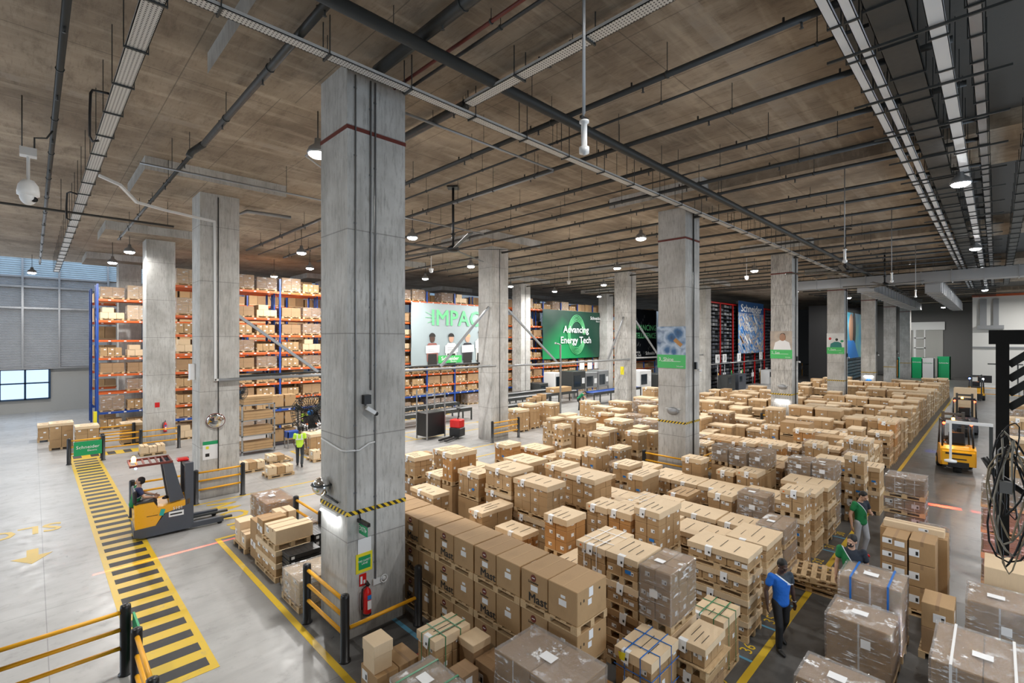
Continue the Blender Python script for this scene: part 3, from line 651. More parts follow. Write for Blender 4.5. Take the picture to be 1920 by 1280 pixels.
def make_load(kind, sx, sy, h, near, seed, nm='carton_load'):
    """an Empty at the load's bottom corner with its parts; near=2 parts per carton, 1 goods+lid, 0 one mesh"""
    rnd = random.Random(seed)
    ny = 2 if sy < .75 else rnd.choice((3, 4)); nx = rnd.choice((2, 3)); nz = 1 if h < .3 else (2 if h < .62 else 3)
    if kind == 'big': nx, ny, nz = 1, max(1, round(sy/.6)), 1
    base = M['card2'] if kind in ('brown',) else (M['ocard'] if kind == 'orange' else M['card'])
    if near == 0:
        m = MB(); goods(m, sx, sy, h-.012, nx, ny, nz, rnd)
        lm = lid_mesh(sx, sy, .07, rnd, 0); b0 = len(m.v)
        if kind != 'wrap': m.add([(x, y, z+h-.018) for x, y, z in lm.v], lm.f, 6)
        o = link(nm, m.mesh(nm, LOADMATS(base) + [M['lid']]))
        if kind == 'wrap': MB().bbox(-.012, -.012, -.01, sx+.012, sy+.012, h+.01, .02).build('stretch_wrap', M['wrap'], o)
        return o
    r = empty(nm)
    if near == 2:
        gap = .01
        for k in range(nz):
            for j in range(ny):
                for i in range(nx):
                    if i > 0 and j > 0 and k < nz-1: continue
                    if 0 < i and 0 < j and kind not in ('plain', 'wrap'): continue
                    cx, cy, cz = sx/nx-gap, sy/ny-gap, h/nz-.004; m = MB(); m.bbox(0, 0, 0, cx, cy, cz, .007)
                    m.box(cx*.48, -.001, -.0, cx*.52, 0, cz, 0)
                    m2 = MB(); stickers(m2, 0, 0, 0, cx, cy, cz, rnd, 0, True, rnd.random() < .6)
                    co = m.build('carton', LOADMATS(base), r, (sx*i/nx+gap/2+rnd.uniform(0, .006), sy*j/ny+gap/2+rnd.uniform(0, .006), h*k/nz)); m2.build('shipping_labels', [M['white'], M['ink']], co)
    else:
        m = MB(); goods(m, sx, sy, h-.012, nx, ny, nz, rnd); m.build('cartons', LOADMATS(base), r)
    if kind not in ('wrap', 'plain', 'big'):
        lip = .07 if h < .5 else .1
        lid_mesh(sx, sy, lip, rnd).build('lid', [M['lid'] if kind != 'brown' else M['card'], M['ink']], r, (0, 0, h-.014))
        m = MB(); wy = sy*rnd.uniform(.3, .7)             # sheet taped over the lid edge
        m.add([(-.016, wy, h+.018), (-.016, wy+.13, h+.018), (-.03, wy+.13, h-.14), (-.035, wy+.01, h-.15), (.06, wy, h+.024), (.06, wy+.13, h+.024)], [(0, 3, 2, 1), (4, 0, 1, 5)], 0)
        m.box(-.033, wy+.03, h-.1, -.03, wy+.06, h-.06, 1)
        m.build('shipping_sheet', [M['white'], M['ink']], r)
        if rnd.random() < .5: MB().box(-.016, sy*.82, h-.055, -.012, sy*.82+.035, h-.02).build('round_sticker', M['orange'], r)
        if rnd.random() < .3: MB().box(-.004, sy*.2, h*.25, -.0005, sy*.2+.11, h*.25+.06).build('blue_sticker', M['blue'], r)
    if kind == 'wrap':
        MB().bbox(-.014, -.014, -.02, sx+.014, sy+.014, h+.012, .02).build('stretch_wrap', M['wrap'], r)
        MB().box(-.02, sy*.4, h*.45, -.016, sy*.4+.14, h*.45+.12).build('shipping_sheet', M['white'], r)
        MB().box(sx*.3, sy*.5, h+.013, sx*.3+.12, sy*.5+.16, h+.016).build('shipping_sheet', M['white'], r)
    if kind in ('string', 'bluestrap', 'greenstrap'):
        mt = M[{'string': 'whitestrap', 'bluestrap': 'bluestrap', 'greenstrap': 'greenstrap'}[kind]]; e = .019; w = .014
        for u in (.28, .72):
            x = sx*u; m = MB(); m.box(x-w/2, -e, -.03, x+w/2, -e+.004, h+.026); m.box(x-w/2, -e, h+.022, x+w/2, sy+e, h+.028); m.box(x-w/2, sy+e-.004, -.03, x+w/2, sy+e, h+.026); m.build('strap', mt, r)
            y = sy*u; m = MB(); m.box(-e, y-w/2, -.03, -e+.004, y+w/2, h+.026); m.box(-e, y-w/2, h+.023, sx+e, y+w/2, h+.029); m.box(sx+e-.004, y-w/2, -.03, sx+e, y+w/2, h+.026); m.build('strap', mt, r)
        if kind == 'bluestrap':
            for zz_ in (h*.35, h*.72):
                m = MB(); m.box(-e, -e, zz_, -e+.004, sy+e, zz_+w); m.box(-e, -e, zz_, sx+e, -e+.004, zz_+w); m.build('strap', mt, r)
            MB().prism([(sy*.68, h+.0), (sy*.68+.12, h-.02), (sy*.68+.1, h-.12), (sy*.68+.02, h-.12)], -.03, -.026, plane='YZ').build('yellow_tag', M['yellow'], r)
    return r
LOOK = dict(lid='lidded carton load', wrap='film-wrapped carton load', string='white-strapped carton load', bluestrap='blue-strapped carton load', greenstrap='green-strapped carton load',
            brown='brown carton load', orange='orange carton load', plain='open carton load', big='tall carton load')
TIER = lambda k, n: 'on the floor' if n == 1 else ('topmost' if k == n-1 else ('lowest' if k == 0 else ('second from floor' if k == 1 else 'third from floor' if k == 2 else 'fourth from floor')))

stacks = []      # dict(x,y,sx,sy,T,n,kinds,lane,where)
def pick(px, py, pl, pr, T=1.5, n=2, kinds=('lid',), snap=None, x=None):
    X, Y = at(px, py, T)
    if x is None and snap is not None: x = snap + 1.2*round((X-snap)/1.2)
    if x is not None: Y = onX(px, x); X = x; T = HC - (py-637)*(X+Y)/math.sqrt(2)/904
    sy = onX(pl, X) - Y; sx = onY(pr, Y) - X
    sy = min(max(sy, .5), 1.25); sx = min(max(sx, .55), 1.08)
    s = dict(x=X, y=Y, sx=sx, sy=sy, T=T, n=n, kinds=list(kinds), meas=True); stacks.append(s); return s
# behind the printed boxes, first lane
pick(1134, 1030, 1082, 1187, 1.9, 3, ('lid', 'brown', 'string'), x=6.95)
pick(1195, 1052, 1137, 1238, 1.9, 4, ('brown', 'brown', 'lid', 'lid'), x=6.95)
pick(1258, 1076, 1197, 1304, 1.9, 2, ('orange', 'wrap'), x=6.95)
pick(1356, 1167, 1296, 1386, .95, 1, ('greenstrap',), x=7.9)
pick(1402, 1046, 1290, 1428, 1.56, 4, ('lid',)*4, x=9.14)
Z4 = lambda x, y: (750 + x/3.84, 720 + y/3.84); Z5 = lambda x, y: (1230 + x/3.84, 680 + y/3.84)
for Z, rows in ((Z4, [(105,530,20,235,1.6),(300,480,255,465,1.7),(375,505,330,550,1.75),(565,650,420,615,1.4),(800,635,615,958,1.9),(1060,740,820,1190,1.75),(1400,690,1165,1525,1.7),(1170,600,1045,1290,1.5),
        (1410,500,1305,1505,1.6),(1650,590,1530,1745,1.4),(1745,665,1655,1868,1.4),(765,440,682,870,1.4),(1000,475,860,1110,1.1),(925,570,750,1060,1.3),(1100,530,1045,1300,1.2),
        (1200,980,1040,1335,1.6),(1490,895,1345,1600,1.7),(1660,940,1500,1780,1.6),(1865,930,1690,2020,1.8),(240,800,78,350,1.4),(590,930,510,822,1.4),(1160,1230,940,1275,1.2),(880,1095,690,945,1.2),
        (1120,250,1055,1195,2.0),(1170,300,1120,1200,1.9),(1255,245,1195,1330,2.1),(1340,260,1268,1415,2.1),(1450,360,1350,1500,1.7),(1500,215,1410,1545,1.9),(1600,270,1470,1680,1.8),(1715,350,1620,1780,1.6),(1830,345,1775,1870,1.5)]),
        (Z5, [(325,700,185,380,1.7),(420,800,310,450,1.2),(555,790,440,600,1.4),(725,800,578,785,1.5),(515,600,403,545,1.9),(650,640,527,715,1.9),(800,650,672,865,1.9),(1112,700,950,1150,2.0),(1280,740,1118,1330,2.0),
        (1500,680,1370,1520,1.9),(1610,760,1530,1642,1.4),(1065,935,945,1115,1.9),(545,965,375,600,1.5),(800,965,588,852,1.6),(900,600,738,945,1.6),(1120,490,988,1145,1.9),(1200,590,1070,1240,1.7),(1480,480,1402,1512,1.7),
        (1722,430,1598,1742,1.9),(880,460,755,908,1.6),(545,455,465,565,1.3),(640,455,555,660,1.3),(760,420,660,790,1.4),(1250,410,1138,1280,1.6),(1350,430,1252,1368,1.4),(1480,400,1365,1505,1.7),(1320,900,1250,1360,1.2),
        (1720,350,1615,1735,1.8),(420,280,330,455,1.7),(620,330,530,650,1.5)])):
    for (x, y, l, r_, T) in rows:
        p, q = Z(x, y), Z(l, 0); pr = Z(r_, 0)
        wrap = Z is Z5 and (x in (515, 650, 800, 1112, 1280)); X, Y = at(p[0], p[1], T)
        if abs(X-18.3) < 1.3 and 7.2 < Y < 10.2: continue
        pick(p[0], p[1], q[0], pr[0], T, 3 if T >= 1.85 else 2, ('wrap',)*3 if wrap else random.choice((('lid',)*3, ('lid', 'lid', 'lid'), ('brown', 'lid', 'lid'), ('lid', 'orange', 'orange'))) if not (x == 1200 and Z is Z4) else ('lid', 'orange'), snap=9.14)
# separate the measured ones that touch, drop those that clash
keep = []
def clash(a, b, g=.03): return a['x'] < b['x']+b['sx']+g and b['x'] < a['x']+a['sx']+g and a['y'] < b['y']+b['sy']+g and b['y'] < a['y']+a['sy']+g
for s in stacks:
    hit = [k for k in keep if clash(s, k)]
    if hit:
        ok = True
        for k in hit:
            if k['y'] > s['y'] and k['y']-s['y'] > .5: s['sy'] = k['y']-s['y']-.04
            elif s['y'] > k['y'] and s['y']-k['y'] > .5: k['sy'] = s['y']-k['y']-.04
            else: ok = False
        if not ok or any(clash(s, k) for k in keep): continue
    keep.append(s)
stacks = keep
# fill the remaining lanes
rf = random.Random(21); lane = 0
X = 6.95
def pillar_hit(x, y, sx, sy, m=.75):
    return any(x < cx+CW+m and cx-m < x+sx and y < cy+CD+m and cy-m < y+sy for cx in CX for cy in CY)
lanes = [6.95, 8.02] + [9.14+1.2*k for k in range(50)]
for li, X in enumerate(lanes):
    if X > 62: break
    y = 3.2 if X > 8.1 else (5.5 if X < 7.5 else 4.3)
    ymax = 13.8 if X < 16.5 else (16.6 if X < 32 else (15.5 if X < 44 else 12.8))
    ybase = rf.uniform(1.15, 1.7); printed = li in (14, 19, 25, 31, 37)
    while y < ymax - .6:
        sy = rf.choice((1.14, 1.14, .78, .58)); sx = rf.uniform(.78, 1.0)
        if rf.random() < .06 and X > 12: y += rf.uniform(.6, 1.4); continue
        s = dict(x=X, y=y+rf.uniform(0, .05), sx=sx, sy=sy, T=max(.55, min(2.1, ybase+rf.uniform(-.45, .35))), n=2, kinds=['lid']*3, meas=False)
        if X < 9: s['T'] = rf.uniform(.95, 1.3)
        if y < 4.4 and X > 10: s['T'] = rf.uniform(1.4, 1.95); s['n'] = 3
        kk = rf.random()
        s['kinds'] = ['lid', 'lid', 'lid'] if kk < .62 else (['wrap']*3 if kk < .72 else (['brown', 'brown', 'lid'] if kk < .85 else (['lid', 'string', 'string'] if kk < .93 else ['orange', 'lid', 'lid'])))
        if printed and y < 8: s['printed'] = True; s['T'] = 1.9; s['n'] = 3; s['sy'] = sy = 1.14
        y += sy + rf.uniform(.05, .13)
        if pillar_hit(s['x'], s['y'], s['sx'], s['sy']): continue
        if any(clash(s, k) for k in stacks if abs(k['x']-X) < 2.3): continue
        # never hide a measured stack: keep fills in front of measured ones lower
        for k in stacks:
            if k.get('meas') and 0 < k['x']-s['x'] < 2.6 and abs(k['y']-s['y']) < 1.5: s['T'] = min(s['T'], max(.6, k['T']-.25))
        if s['T'] < .8: s['n'] = 1
        stacks.append(s)
# flatten to tiers and rank by how much of them shows
for s in stacks:
    s['lane'] = min(range(len(lanes)), key=lambda i: abs(lanes[i]-s['x']))
bylane = {}
for s in stacks: bylane.setdefault(s['lane'], []).append(s)
for L in bylane.values():
    L.sort(key=lambda s: s['y'])
    for i, s in enumerate(L): s['ord'] = i; s['prev'] = L[i-1] if i else None
tiers = []
for s in stacks:
    h = s['T']/s['n'] - .148; d2 = (s['x']+s['y'])**2/2
    front = s['prev']['T'] if s['prev'] and s['y'] - (s['prev']['y']+s['prev']['sy']) < .6 else 0
    before = [k['T'] for k in bylane.get(s['lane']-1, []) if abs(k['y']+k['sy']/2-s['y']-s['sy']/2) < .9]; fb = max(before) if before else 0
    for k in range(s['n']):
        top = s['T']*(k+1)/s['n']
        ex = 1.0 if k == s['n']-1 else max(.02, min(1, (top-front)*1.2), min(1, (top-fb+.15)*1.2))
        hid = k < s['n']-1 and top < front-.1 and top < fb-.1
        tiers.append(dict(s=s, k=k, z=s['T']*k/s['n'], h=max(.18, h), score=(0 if hid else ex*s['sy']/d2)))
tiers.sort(key=lambda t: -t['score'])
IND = 262
stuffm = MB(); stuffp = MB(); seen_lab = set()
def uniq(lab):
    base = lab; k = 0
    while lab in seen_lab:
        k += 1; lab = base + ' ' + ('again', 'behind', 'beyond', 'further')[min(3, k-1)]
        if k > 4: break
    seen_lab.add(lab); return lab
MAST = []
def printed_box(sx, sy, h, face, name='printed_carton'):
    """big tan carton; face 'A' has the round mark and big lettering"""
    key = ('mb', round(sx, 2), round(sy, 2), round(h, 2), face)
    m = MB(); m.bbox(0, 0, 0, sx, sy, h, .008)
    m.box(sx*.02, sy*.47, h, sx*.98, sy*.53, h+.0015, 0)
    m.box(-.003, sy*.36, h*.42, 0, sy*.62, h*.60, 1)
    if face == 'A':
        c = [(sy*.52+.055*math.cos(a), h*.83+.055*math.sin(a)) for a in [2*math.pi*k/18 for k in range(18)]]
        m.prism(c, -.003, 0, 2, 'YZ'); m.box(-.004, sy*.52-.03, h*.82, -.003, sy*.52+.03, h*.845, 1)
    else: m.box(-.003, sy*.4, h*.66, 0, sy*.55, h*.74, 1)
    m.box(sx*.1, -.003, h*.6, sx*.12, 0, h*.68, 3); m.box(sx*.2, -.003, h*.62, sx*.23, 0, h*.7, 3); m.box(sx*.72, -.003, h*.74, sx*.77, 0, h*.8, 3)
    m.box(sx*.35, -.003, h*.45, sx*.47, 0, h*.62, 1); m.box(sx*.38, -.004, h*.68, sx*.52, 0, h*.95, 1)
    return m.mesh(name, [M['card'], M['white'], M['rpipe'], M['ink']])
pm = {}
def place_printed(x, y, z, sx, sy, h, face, label, lettering=True, group='big printed cartons'):
    key = (round(sx, 2), round(sy, 2), round(h, 2), face)
    if key not in pm: pm[key] = printed_box(sx, sy, h, face)
    o = link('printed_carton', pm[key], None, (x, y, z)); prop(o, label, 'carton', group)
    if face == 'A' and lettering:
        text('lettering', 'Mast', M['ink'], .19, (-.004, sy*.36, h*.2), FACE_XMIN, o, bold=True, ext=.001)
        text('lettering', 'Schneider', M['ink'], .055, (-.004, sy*.52, h*.69), FACE_XMIN, o, ext=.001)
    return o
wl = 0
for i, t in enumerate(tiers):
    s = t['s']; x, y, z, h = s['x'], s['y'], t['z'], t['h']
    if t['score'] > 0 and i < IND:
        d = (x+y)/1.414; near = 2 if d < 11.5 else (1 if d < 24 else 0)
        kind = s['kinds'][min(t['k'], len(s['kinds'])-1)] if s['n'] > 1 else s['kinds'][-1]
        where = '%s stack from the yellow line, %s lane' % (ordw(s['ord']), ordw(s['lane']))
        if s.get('printed'): kind = 'big'
        o = make_load(kind, s['sx'], s['sy'], h, near, i*13+5)
        o.location = (x, y, z+.124+.001)
        prop(o, uniq('%s, %s, %s' % (LOOK[kind], TIER(t['k'], s['n']), where)), 'carton load', 'carton loads in the storage lanes')
        p = link('wooden_pallet', pallet_mesh(s['sx'], s['sy']), None, (x, y, z)); prop(p, uniq('pallet %s, %s' % ('under the topmost load' if t['k'] == s['n']-1 else ('standing on the floor' if t['k'] == 0 else 'between two loads'), where)), 'pallet', 'pallets in the storage lanes')
    else:
        if t['score'] == 0: stuffm.box(x, y, z+.124, x+s['sx'], y+s['sy'], z+.124+h, 0)
        else:
            goods(stuffm, 0, 0, 0, 0, 0, 0, rf) if False else None
            g = MB(); r2 = random.Random(i); goods(g, s['sx'], s['sy'], h-.01, 1 if s['x'] > 45 else 2, 2 if s['sy'] < .9 else 3, 1 if h < .5 else 2, r2, sticker=.6)
            stuffm.add([(a+x, b_+y, c+z+.124) for a, b_, c in g.v], g.f, 0)
            for q in range(len(g.f)): stuffm.m[len(stuffm.m)-len(g.f)+q] = g.m[q]
            if s['kinds'][-1] != 'wrap': stuffm.box(x-.01, y-.01, z+.124+h-.07, x+s['sx']+.01, y+s['sy']+.01, z+.124+h+.012, 6)
        w_ = pallet_mesh(1.14, .8) if False else None
        stuffp.box(x, y, z+.1, x+s['sx'], y+s['sy'], z+.124, 0)
        for u in (0, .5, 1):
            stuffp.box(x+u*(s['sx']-.09), y, z, x+u*(s['sx']-.09)+.09, y+s['sy'], z+.1, 0) if u == .5 else [stuffp.box(x+u*(s['sx']-.1), y+v*(s['sy']-.12), z, x+u*(s['sx']-.1)+.1, y+v*(s['sy']-.12)+.12, z+.1, 0) for v in (0, .5, 1)]
print('stacks', len(stacks), 'tiers', len(tiers))
o = stuffm.build('stacked_carton_loads', LOADMATS(M['card']) + [M['lid']]); prop(o, 'remaining stacked carton loads deep in the lanes and far down the hall', 'carton load', kind='stuff')
o = stuffp.build('stacked_pallets', M['wood']); prop(o, 'remaining pallets under the stacked loads deep in the lanes', 'pallet', kind='stuff')

# the row of big printed cartons beside the thick pillar
TT, pitch = 1.89, .63
ys_ = [4.23, 4.79, 5.38, 5.94, 6.53, 7.09, 7.68, 8.24, 8.83, 9.39]
for k in range(3):
    for q in range(0, 10, 2):
        p = link('wooden_pallet', pallet_mesh(.75, 1.13), None, (5.5, ys_[q], pitch*k)); prop(p, 'pallet %s printed cartons, %s from the near end of their row' % (('under the lowest', 'under the middle', 'under the topmost')[k], ordw(q//2)), 'pallet', 'pallets of the printed carton row')
        for e in (0, 1):
            face = 'A' if e == 1 else 'B'
            place_printed(5.51, ys_[q]+.565*e+.004, pitch*k+.126, .73, .552, pitch-.135, face, 'big %s carton, %s layer, %s from the near end of the row' % ('printed' if e else 'plain tan', ('lowest', 'middle', 'top')[k], ordw(q+e)), group='big tan cartons beside the thick pillar')

# ------------------------------------------------------------------ cartons and loads that stand by themselves
def carton(x, y, z, sx, sy, h, label, mat='card', rz=0, tape=True, lab=1, name='carton', group=None, over=False):
    m = MB(); m.bbox(0, 0, 0, sx, sy, h, .006)
    if over: m.bbox(-.01, -.01, h*.6, sx+.01, sy+.01, h+.008, .006, 4)
    else:
        if sx > sy: m.box(.002, sy*.44, h, sx-.002, sy*.56, h+.001, 5); m.box(-.001, sy*.44, h*.8, 0, sy*.56, h, 5)
        else: m.box(sx*.44, .002, h, sx*.56, sy-.002, h+.001, 5); m.box(sx*.44, -.001, h*.8, sx*.56, 0, h, 5)
    rnd = random.Random(int(x*100+y*10))
    if lab: stickers(m, 0, 0, 0, sx, sy, h, rnd, 1, True, lab > 1, True)
    o = m.build(name, [M[mat], M['white'], M['ink'], M['blue'], M['lid'], M['card2']], None, (x, y, z), rz); return prop(o, label, 'carton', group)
def pallet(x, y, z, sx, sy, label, group=None):
    return prop(link('wooden_pallet', pallet_mesh(sx, sy), None, (x, y, z)), label, 'pallet', group)
def wrapped(x, y, z, sx, sy, h, label, ny=2, nz=2, nx=2, mat='card', straps=None, wrap='wrap', sheet=True, name='wrapped_load', seed=3, green=False):
    r = empty(name, (x, y, z), label=label, cat='wrapped load'); rnd = random.Random(seed)
    for k in range(nz):
        for j in range(ny):
            for i in range(nx):
                m = MB(); a, b_, c = sx/nx, sy/ny, h/nz; m.bbox(0, 0, 0, a-.008, b_-.008, c-.004, .01); m.box(-.001, b_*.47, 0, 0, b_*.5, c-.004, 1)
                if rnd.random() < .5: stickers(m, 0, 0, 0, a, b_, c, rnd, 1, i == 0, j == 0, True)
                m.build('carton', LOADMATS(M[mat]), r, (a*i, b_*j, c*k))
    # creased film skin, slightly baggy
    nseg = 10; m = MB(); e = .018
    def pt(u, v, zz_): return (u, v, zz_)
    ring = [(-e + (sx+2*e)*t/nseg, -e) for t in range(nseg)] + [(sx+e, -e+(sy+2*e)*t/nseg) for t in range(nseg)] + [(sx+e-(sx+2*e)*t/nseg, sy+e) for t in range(nseg)] + [(-e, sy+e-(sy+2*e)*t/nseg) for t in range(nseg)]
    vs = []; L = 8
    for q in range(L+1):
        for (u, v) in ring: vs.append((u+rnd.uniform(-.009, .009), v+rnd.uniform(-.009, .009), -.06+(h+.075)*q/L))
    n = len(ring); fs = [(q*n+k, q*n+(k+1) % n, (q+1)*n+(k+1) % n, (q+1)*n+k) for q in range(L) for k in range(n)]
    m.add(vs, fs, 0, True); m.build('stretch_wrap', M[wrap], r); m = MB()
    g = 8; vs = [(-e+(sx+2*e)*i/g, -e+(sy+2*e)*j/g, h+.016+(rnd.uniform(-.004, .016) if 0 < i < g and 0 < j < g else 0)) for j in range(g+1) for i in range(g+1)]
    m.add(vs, [(j*(g+1)+i, j*(g+1)+i+1, (j+1)*(g+1)+i+1, (j+1)*(g+1)+i) for j in range(g) for i in range(g)], 0, True)
    m.build('top_film', M['wrap2'], r)
    if straps:
        for u in (.2, .8):
            m = MB(); yy = sy*u; w = .016; q = e+.006
            m.box(-q, yy-w, -.02, -q+.003, yy+w, h+.03); m.box(-q, yy-w, h+.027, sx+q, yy+w, h+.031); m.box(sx+q-.003, yy-w, -.02, sx+q, yy+w, h+.03); m.build('strap', M[straps], r)
    if sheet: MB().box(sx*.35, sy*.4, h+.03, sx*.35+.16, sy*.4+.22, h+.033).build('shipping_sheet', M['white'], r); MB().box(-e-.012, sy*.3, h*.55, -e-.008, sy*.3+.13, h*.55+.14).build('shipping_sheet', M['white'], r)
    return r
# foreground, left of the big printed row
def strapped(x, y, z, sx, sy, h, kind, label, seed=4):
    o = make_load(kind, sx, sy, h, 2, seed, 'strapped_load'); o.location = (x, y, z); return prop(o, label, 'strapped load')
pallet(4.24, 5.08, 0, .88, 1.36, 'pallet under the green-strapped carton by the thick pillar')
strapped(4.28, 5.96, .126, .66, .46, .82, 'greenstrap', 'tall carton bound with green string beside the thick pillar')
carton(4.28, 5.12, .126, .4, .8, .33, 'low brown carton carrying a small taped carton', 'card2', lab=0)
carton(4.3, 5.34, .457, .31, .31, .26, 'small brown carton with white label resting on a low brown carton', 'card2', lab=2)
carton(4.72, 5.1, .126, .38, .45, .58, 'brown carton with a big paper on its side in front of the printed cartons', 'card2', lab=2)
carton(4.72, 5.59, .126, .34, .34, .48, 'brown carton under the taped carton beside the green-strapped one', 'card2', lab=0)
carton(4.71, 5.58, .608, .34, .34, .27, 'taped brown carton with a closed lid beside the green-strapped one', 'card2', lab=0, over=True)
pallet(3.58, 6.42, 0, .8, .56, 'pallet under the tall pale carton near the yellow line')
carton(3.6, 6.45, .126, .36, .5, .38, 'brown carton beneath the tall pale carton', 'card', lab=1)
carton(3.97, 6.45, .126, .36, .5, .38, 'flat topped brown carton beside the tall pale carton', 'card', lab=0)
carton(3.6, 6.54, .509, .3, .34, .42, 'tall pale carton standing upright at the corner of the low carton group', 'lid', lab=0, over=True)
pallet(3.46, 5.06, 0, .72, .86, 'pallet under the green-strung film-wrapped carton')
wrapped(3.49, 5.1, .126, .65, .78, .72, 'film-wrapped brown carton with green string at the bottom of the view', 1, 1, 1, 'card', 'greenstrap', seed=8)
wrapped(4.58, 3.66, .126, .79, 1.27, 1.06, 'biggest film-wrapped twin carton with a white sheet on top', 2, 1, 1, 'card', None, seed=5)
pallet(4.55, 3.63, 0, .85, 1.33, 'pallet under the biggest film-wrapped twin carton')
carton(5.5, 3.78, .0, .5, .38, .5, 'plain low carton wedged behind the biggest filmed box', 'ocard', lab=0)
carton(5.45, 3.2, 0, .55, .5, .72, 'pale flat carton at the bottom edge beside the blue-strapped load', 'lid', lab=0)
strapped(6.1, 3.4, .126, .78, .58, .84, 'bluestrap', 'carton load with blue straps and yellow tag at the bottom of the view', 11)
pallet(6.08, 3.38, 0, .82, .62, 'pallet under the blue-strapped load with yellow tag')
strapped(6.93, 3.0, .70, .7, .4, .27, 'lid', 'open-topped brown carton bundle on a raised pallet beside the blue-strapped load', 12)
pallet(6.91, 2.98, .55, .8, .5, 'upper pallet with loose plywood beside the blue-strapped load')
strapped(6.93, 3.0, .126, .72, .44, .4, 'brown', 'brown carton load beneath the plywood pallet by the yellow line', 13)
pallet(6.91, 2.98, 0, .76, .5, 'lower pallet beneath the plywood-topped brown load')
MB().box(0, 0, 0, .84, .5, .012).build('plywood_sheet', M['wood'], None, (6.9, 2.93, .6755), 0, 'thin plywood sheet sticking out between two brown carton loads', 'plywood sheet')
# blue strapped load in the second lane near the man in blue
def tall(x, y, sx, sy, items, where, name='carton_load'):
    z = 0
    for kind, h, lab in items:
        if kind == 'pallet': pallet(x-.01, y-.01, z, sx+.02, sy+.02, 'pallet %s' % lab); z += .1255
        elif kind in ('bluestrap', 'string', 'lid', 'brown', 'plain'): strapped(x, y, z, sx, sy, h, kind, lab, int(x*10+y)); z += h+.02
        else: wrapped(x, y, z, sx, sy, h, lab, 2, 2 if h > .4 else 1, 2, 'card2', seed=int(x*9+z*7)); z += h+.035
    return z
# loads on the right of the yellow line
def wrapline(x, y, sx, sy, h, label, straps=None, ny=1, seed=3, nz=1, wrap='wrap'):
    pallet(x-.02, y-.02, 0, sx+.04, sy+.04, 'pallet under the ' + label.split(' standing')[0].split(' beside')[0].split(' in front')[0]); wrapped(x, y, .126, sx, sy, h, label, ny, nz, 1, 'card', straps, wrap, True, seed=seed)
wrapline(7.75, 1.12, .72, .92, .56, 'low film-wrapped crate in front of the tall filmed boxes at the bottom edge', seed=21)
wrapline(9.45, 1.15, .78, .88, .78, 'tall film-wrapped brown box beside the yellow line', ny=1, seed=22)
wrapline(10.45, 1.14, .8, .9, 1.08, 'film-wrapped box with two blue straps standing behind the plain filmed one', 'bluestrap', seed=23)
wrapline(9.0, -.4, 1.3, 1.06, .86, 'long wide film-wrapped box with white straps near the frame corner', 'whitestrap', 2, seed=24)
carton(10.9, .5, .126, .6, .42, .42, 'lower brown carton on a pallet between the filmed boxes', 'card2', lab=2); carton(10.9, .5, .55, .62, .42, .42, 'upper brown carton with a paper label between the filmed boxes', 'card', lab=2); pallet(10.88, .46, 0, .66, .5, 'pallet under the two stacked brown cartons between the filmed boxes')
wrapline(11.35, -.42, .9, .78, .92, 'dark green crate under shiny crumpled film', None, 1, 25, wrap='wrap2')
for k in range(5): carton(12.45, 1.27, .126+.27*k, .62, .4, .262, 'brown carton with white label, %s up in the five-high stack by the lane' % ordw(k), 'card2' if k % 2 else 'card', lab=1, group='five-high carton stack')
for k in range(3): carton(12.45, .84, .126+.46*k, .62, .4, .45, 'tall brown carton, %s up in the three-high stack facing the lane' % ordw(k), 'card', lab=1, group='three-high carton stack')
pallet(12.43, .82, 0, .7, .88, 'pallet under the five-high and three-high carton stacks')
carton(13.15, .7, .0, .55, 1.1, 1.42, 'tall carton standing behind the five-high stack', 'card', lab=0); carton(13.2, .75, 1.425, .26, 1.0, .14, 'long narrow carton with yellow bands lying on a tall carton', 'lid', lab=1)
z0 = 0
for k in range(4):
    pallet(16.38, 1.3, z0, .85, .86, 'pallet %s in the red-lit four-high filmed stack' % ('at the floor', 'second up', 'third up', 'topmost')[k], 'pallets of the red-lit stack'); wrapped(16.4, 1.32, z0+.126, .8, .82, .27 if k < 3 else .4, 'film-wrapped brown carton, %s up in the red-lit stack by the lane' % ordw(k), 2, 1, 2, 'card2', seed=30+k, sheet=False); z0 += .126+.27+.03
wrapped(14.6, .78, .126, .5, .5, 1.0, 'slim grey film-wrapped stack behind the red-lit stack', 1, 3, 1, 'card2', wrap='wrap2', seed=41, sheet=False); pallet(14.58, .76, 0, .54, .54, 'pallet under the slim grey film-wrapped stack')
z0 = 0
for k in range(4):
    pallet(15.2, -1.0, z0, 1.0, 1.25, 'pallet %s in the silver-topped stack by the hanging cables' % ('at the floor', 'second up', 'third up', 'topmost')[k], 'pallets of the silver-topped stack'); wrapped(15.22, -.98, z0+.126, .95, 1.2, .42, 'film-wrapped load, %s up in the silver-topped stack by the cables' % ordw(k), 2, 2, 2, 'card2', wrap='wrap2' if k == 3 else 'wrap', seed=50+k, sheet=k == 1); z0 += .126+.42+.03
carton(12.42, -.75, .126, .8, .9, 1.2, 'open tan carton with dark packs inside under the hanging cables', 'card', lab=1, over=True); pallet(12.39, -.78, 0, .86, .96, 'pallet under the open tan carton below the cables')
# loose pallet and pallet stack beside the man with the mask
for k in range(3): prop(link('wooden_pallet', pallet_mesh(.85, 1.2), None, (12.0, 2.3-.1*(k == 2), .125*k), R(5*k)), ('lowest empty pallet in the crossed pile by the yellow line', 'middle empty pallet in the crossed pile by the yellow line', 'topmost empty slatted pallet behind the strapped filmed box')[k], 'pallet')
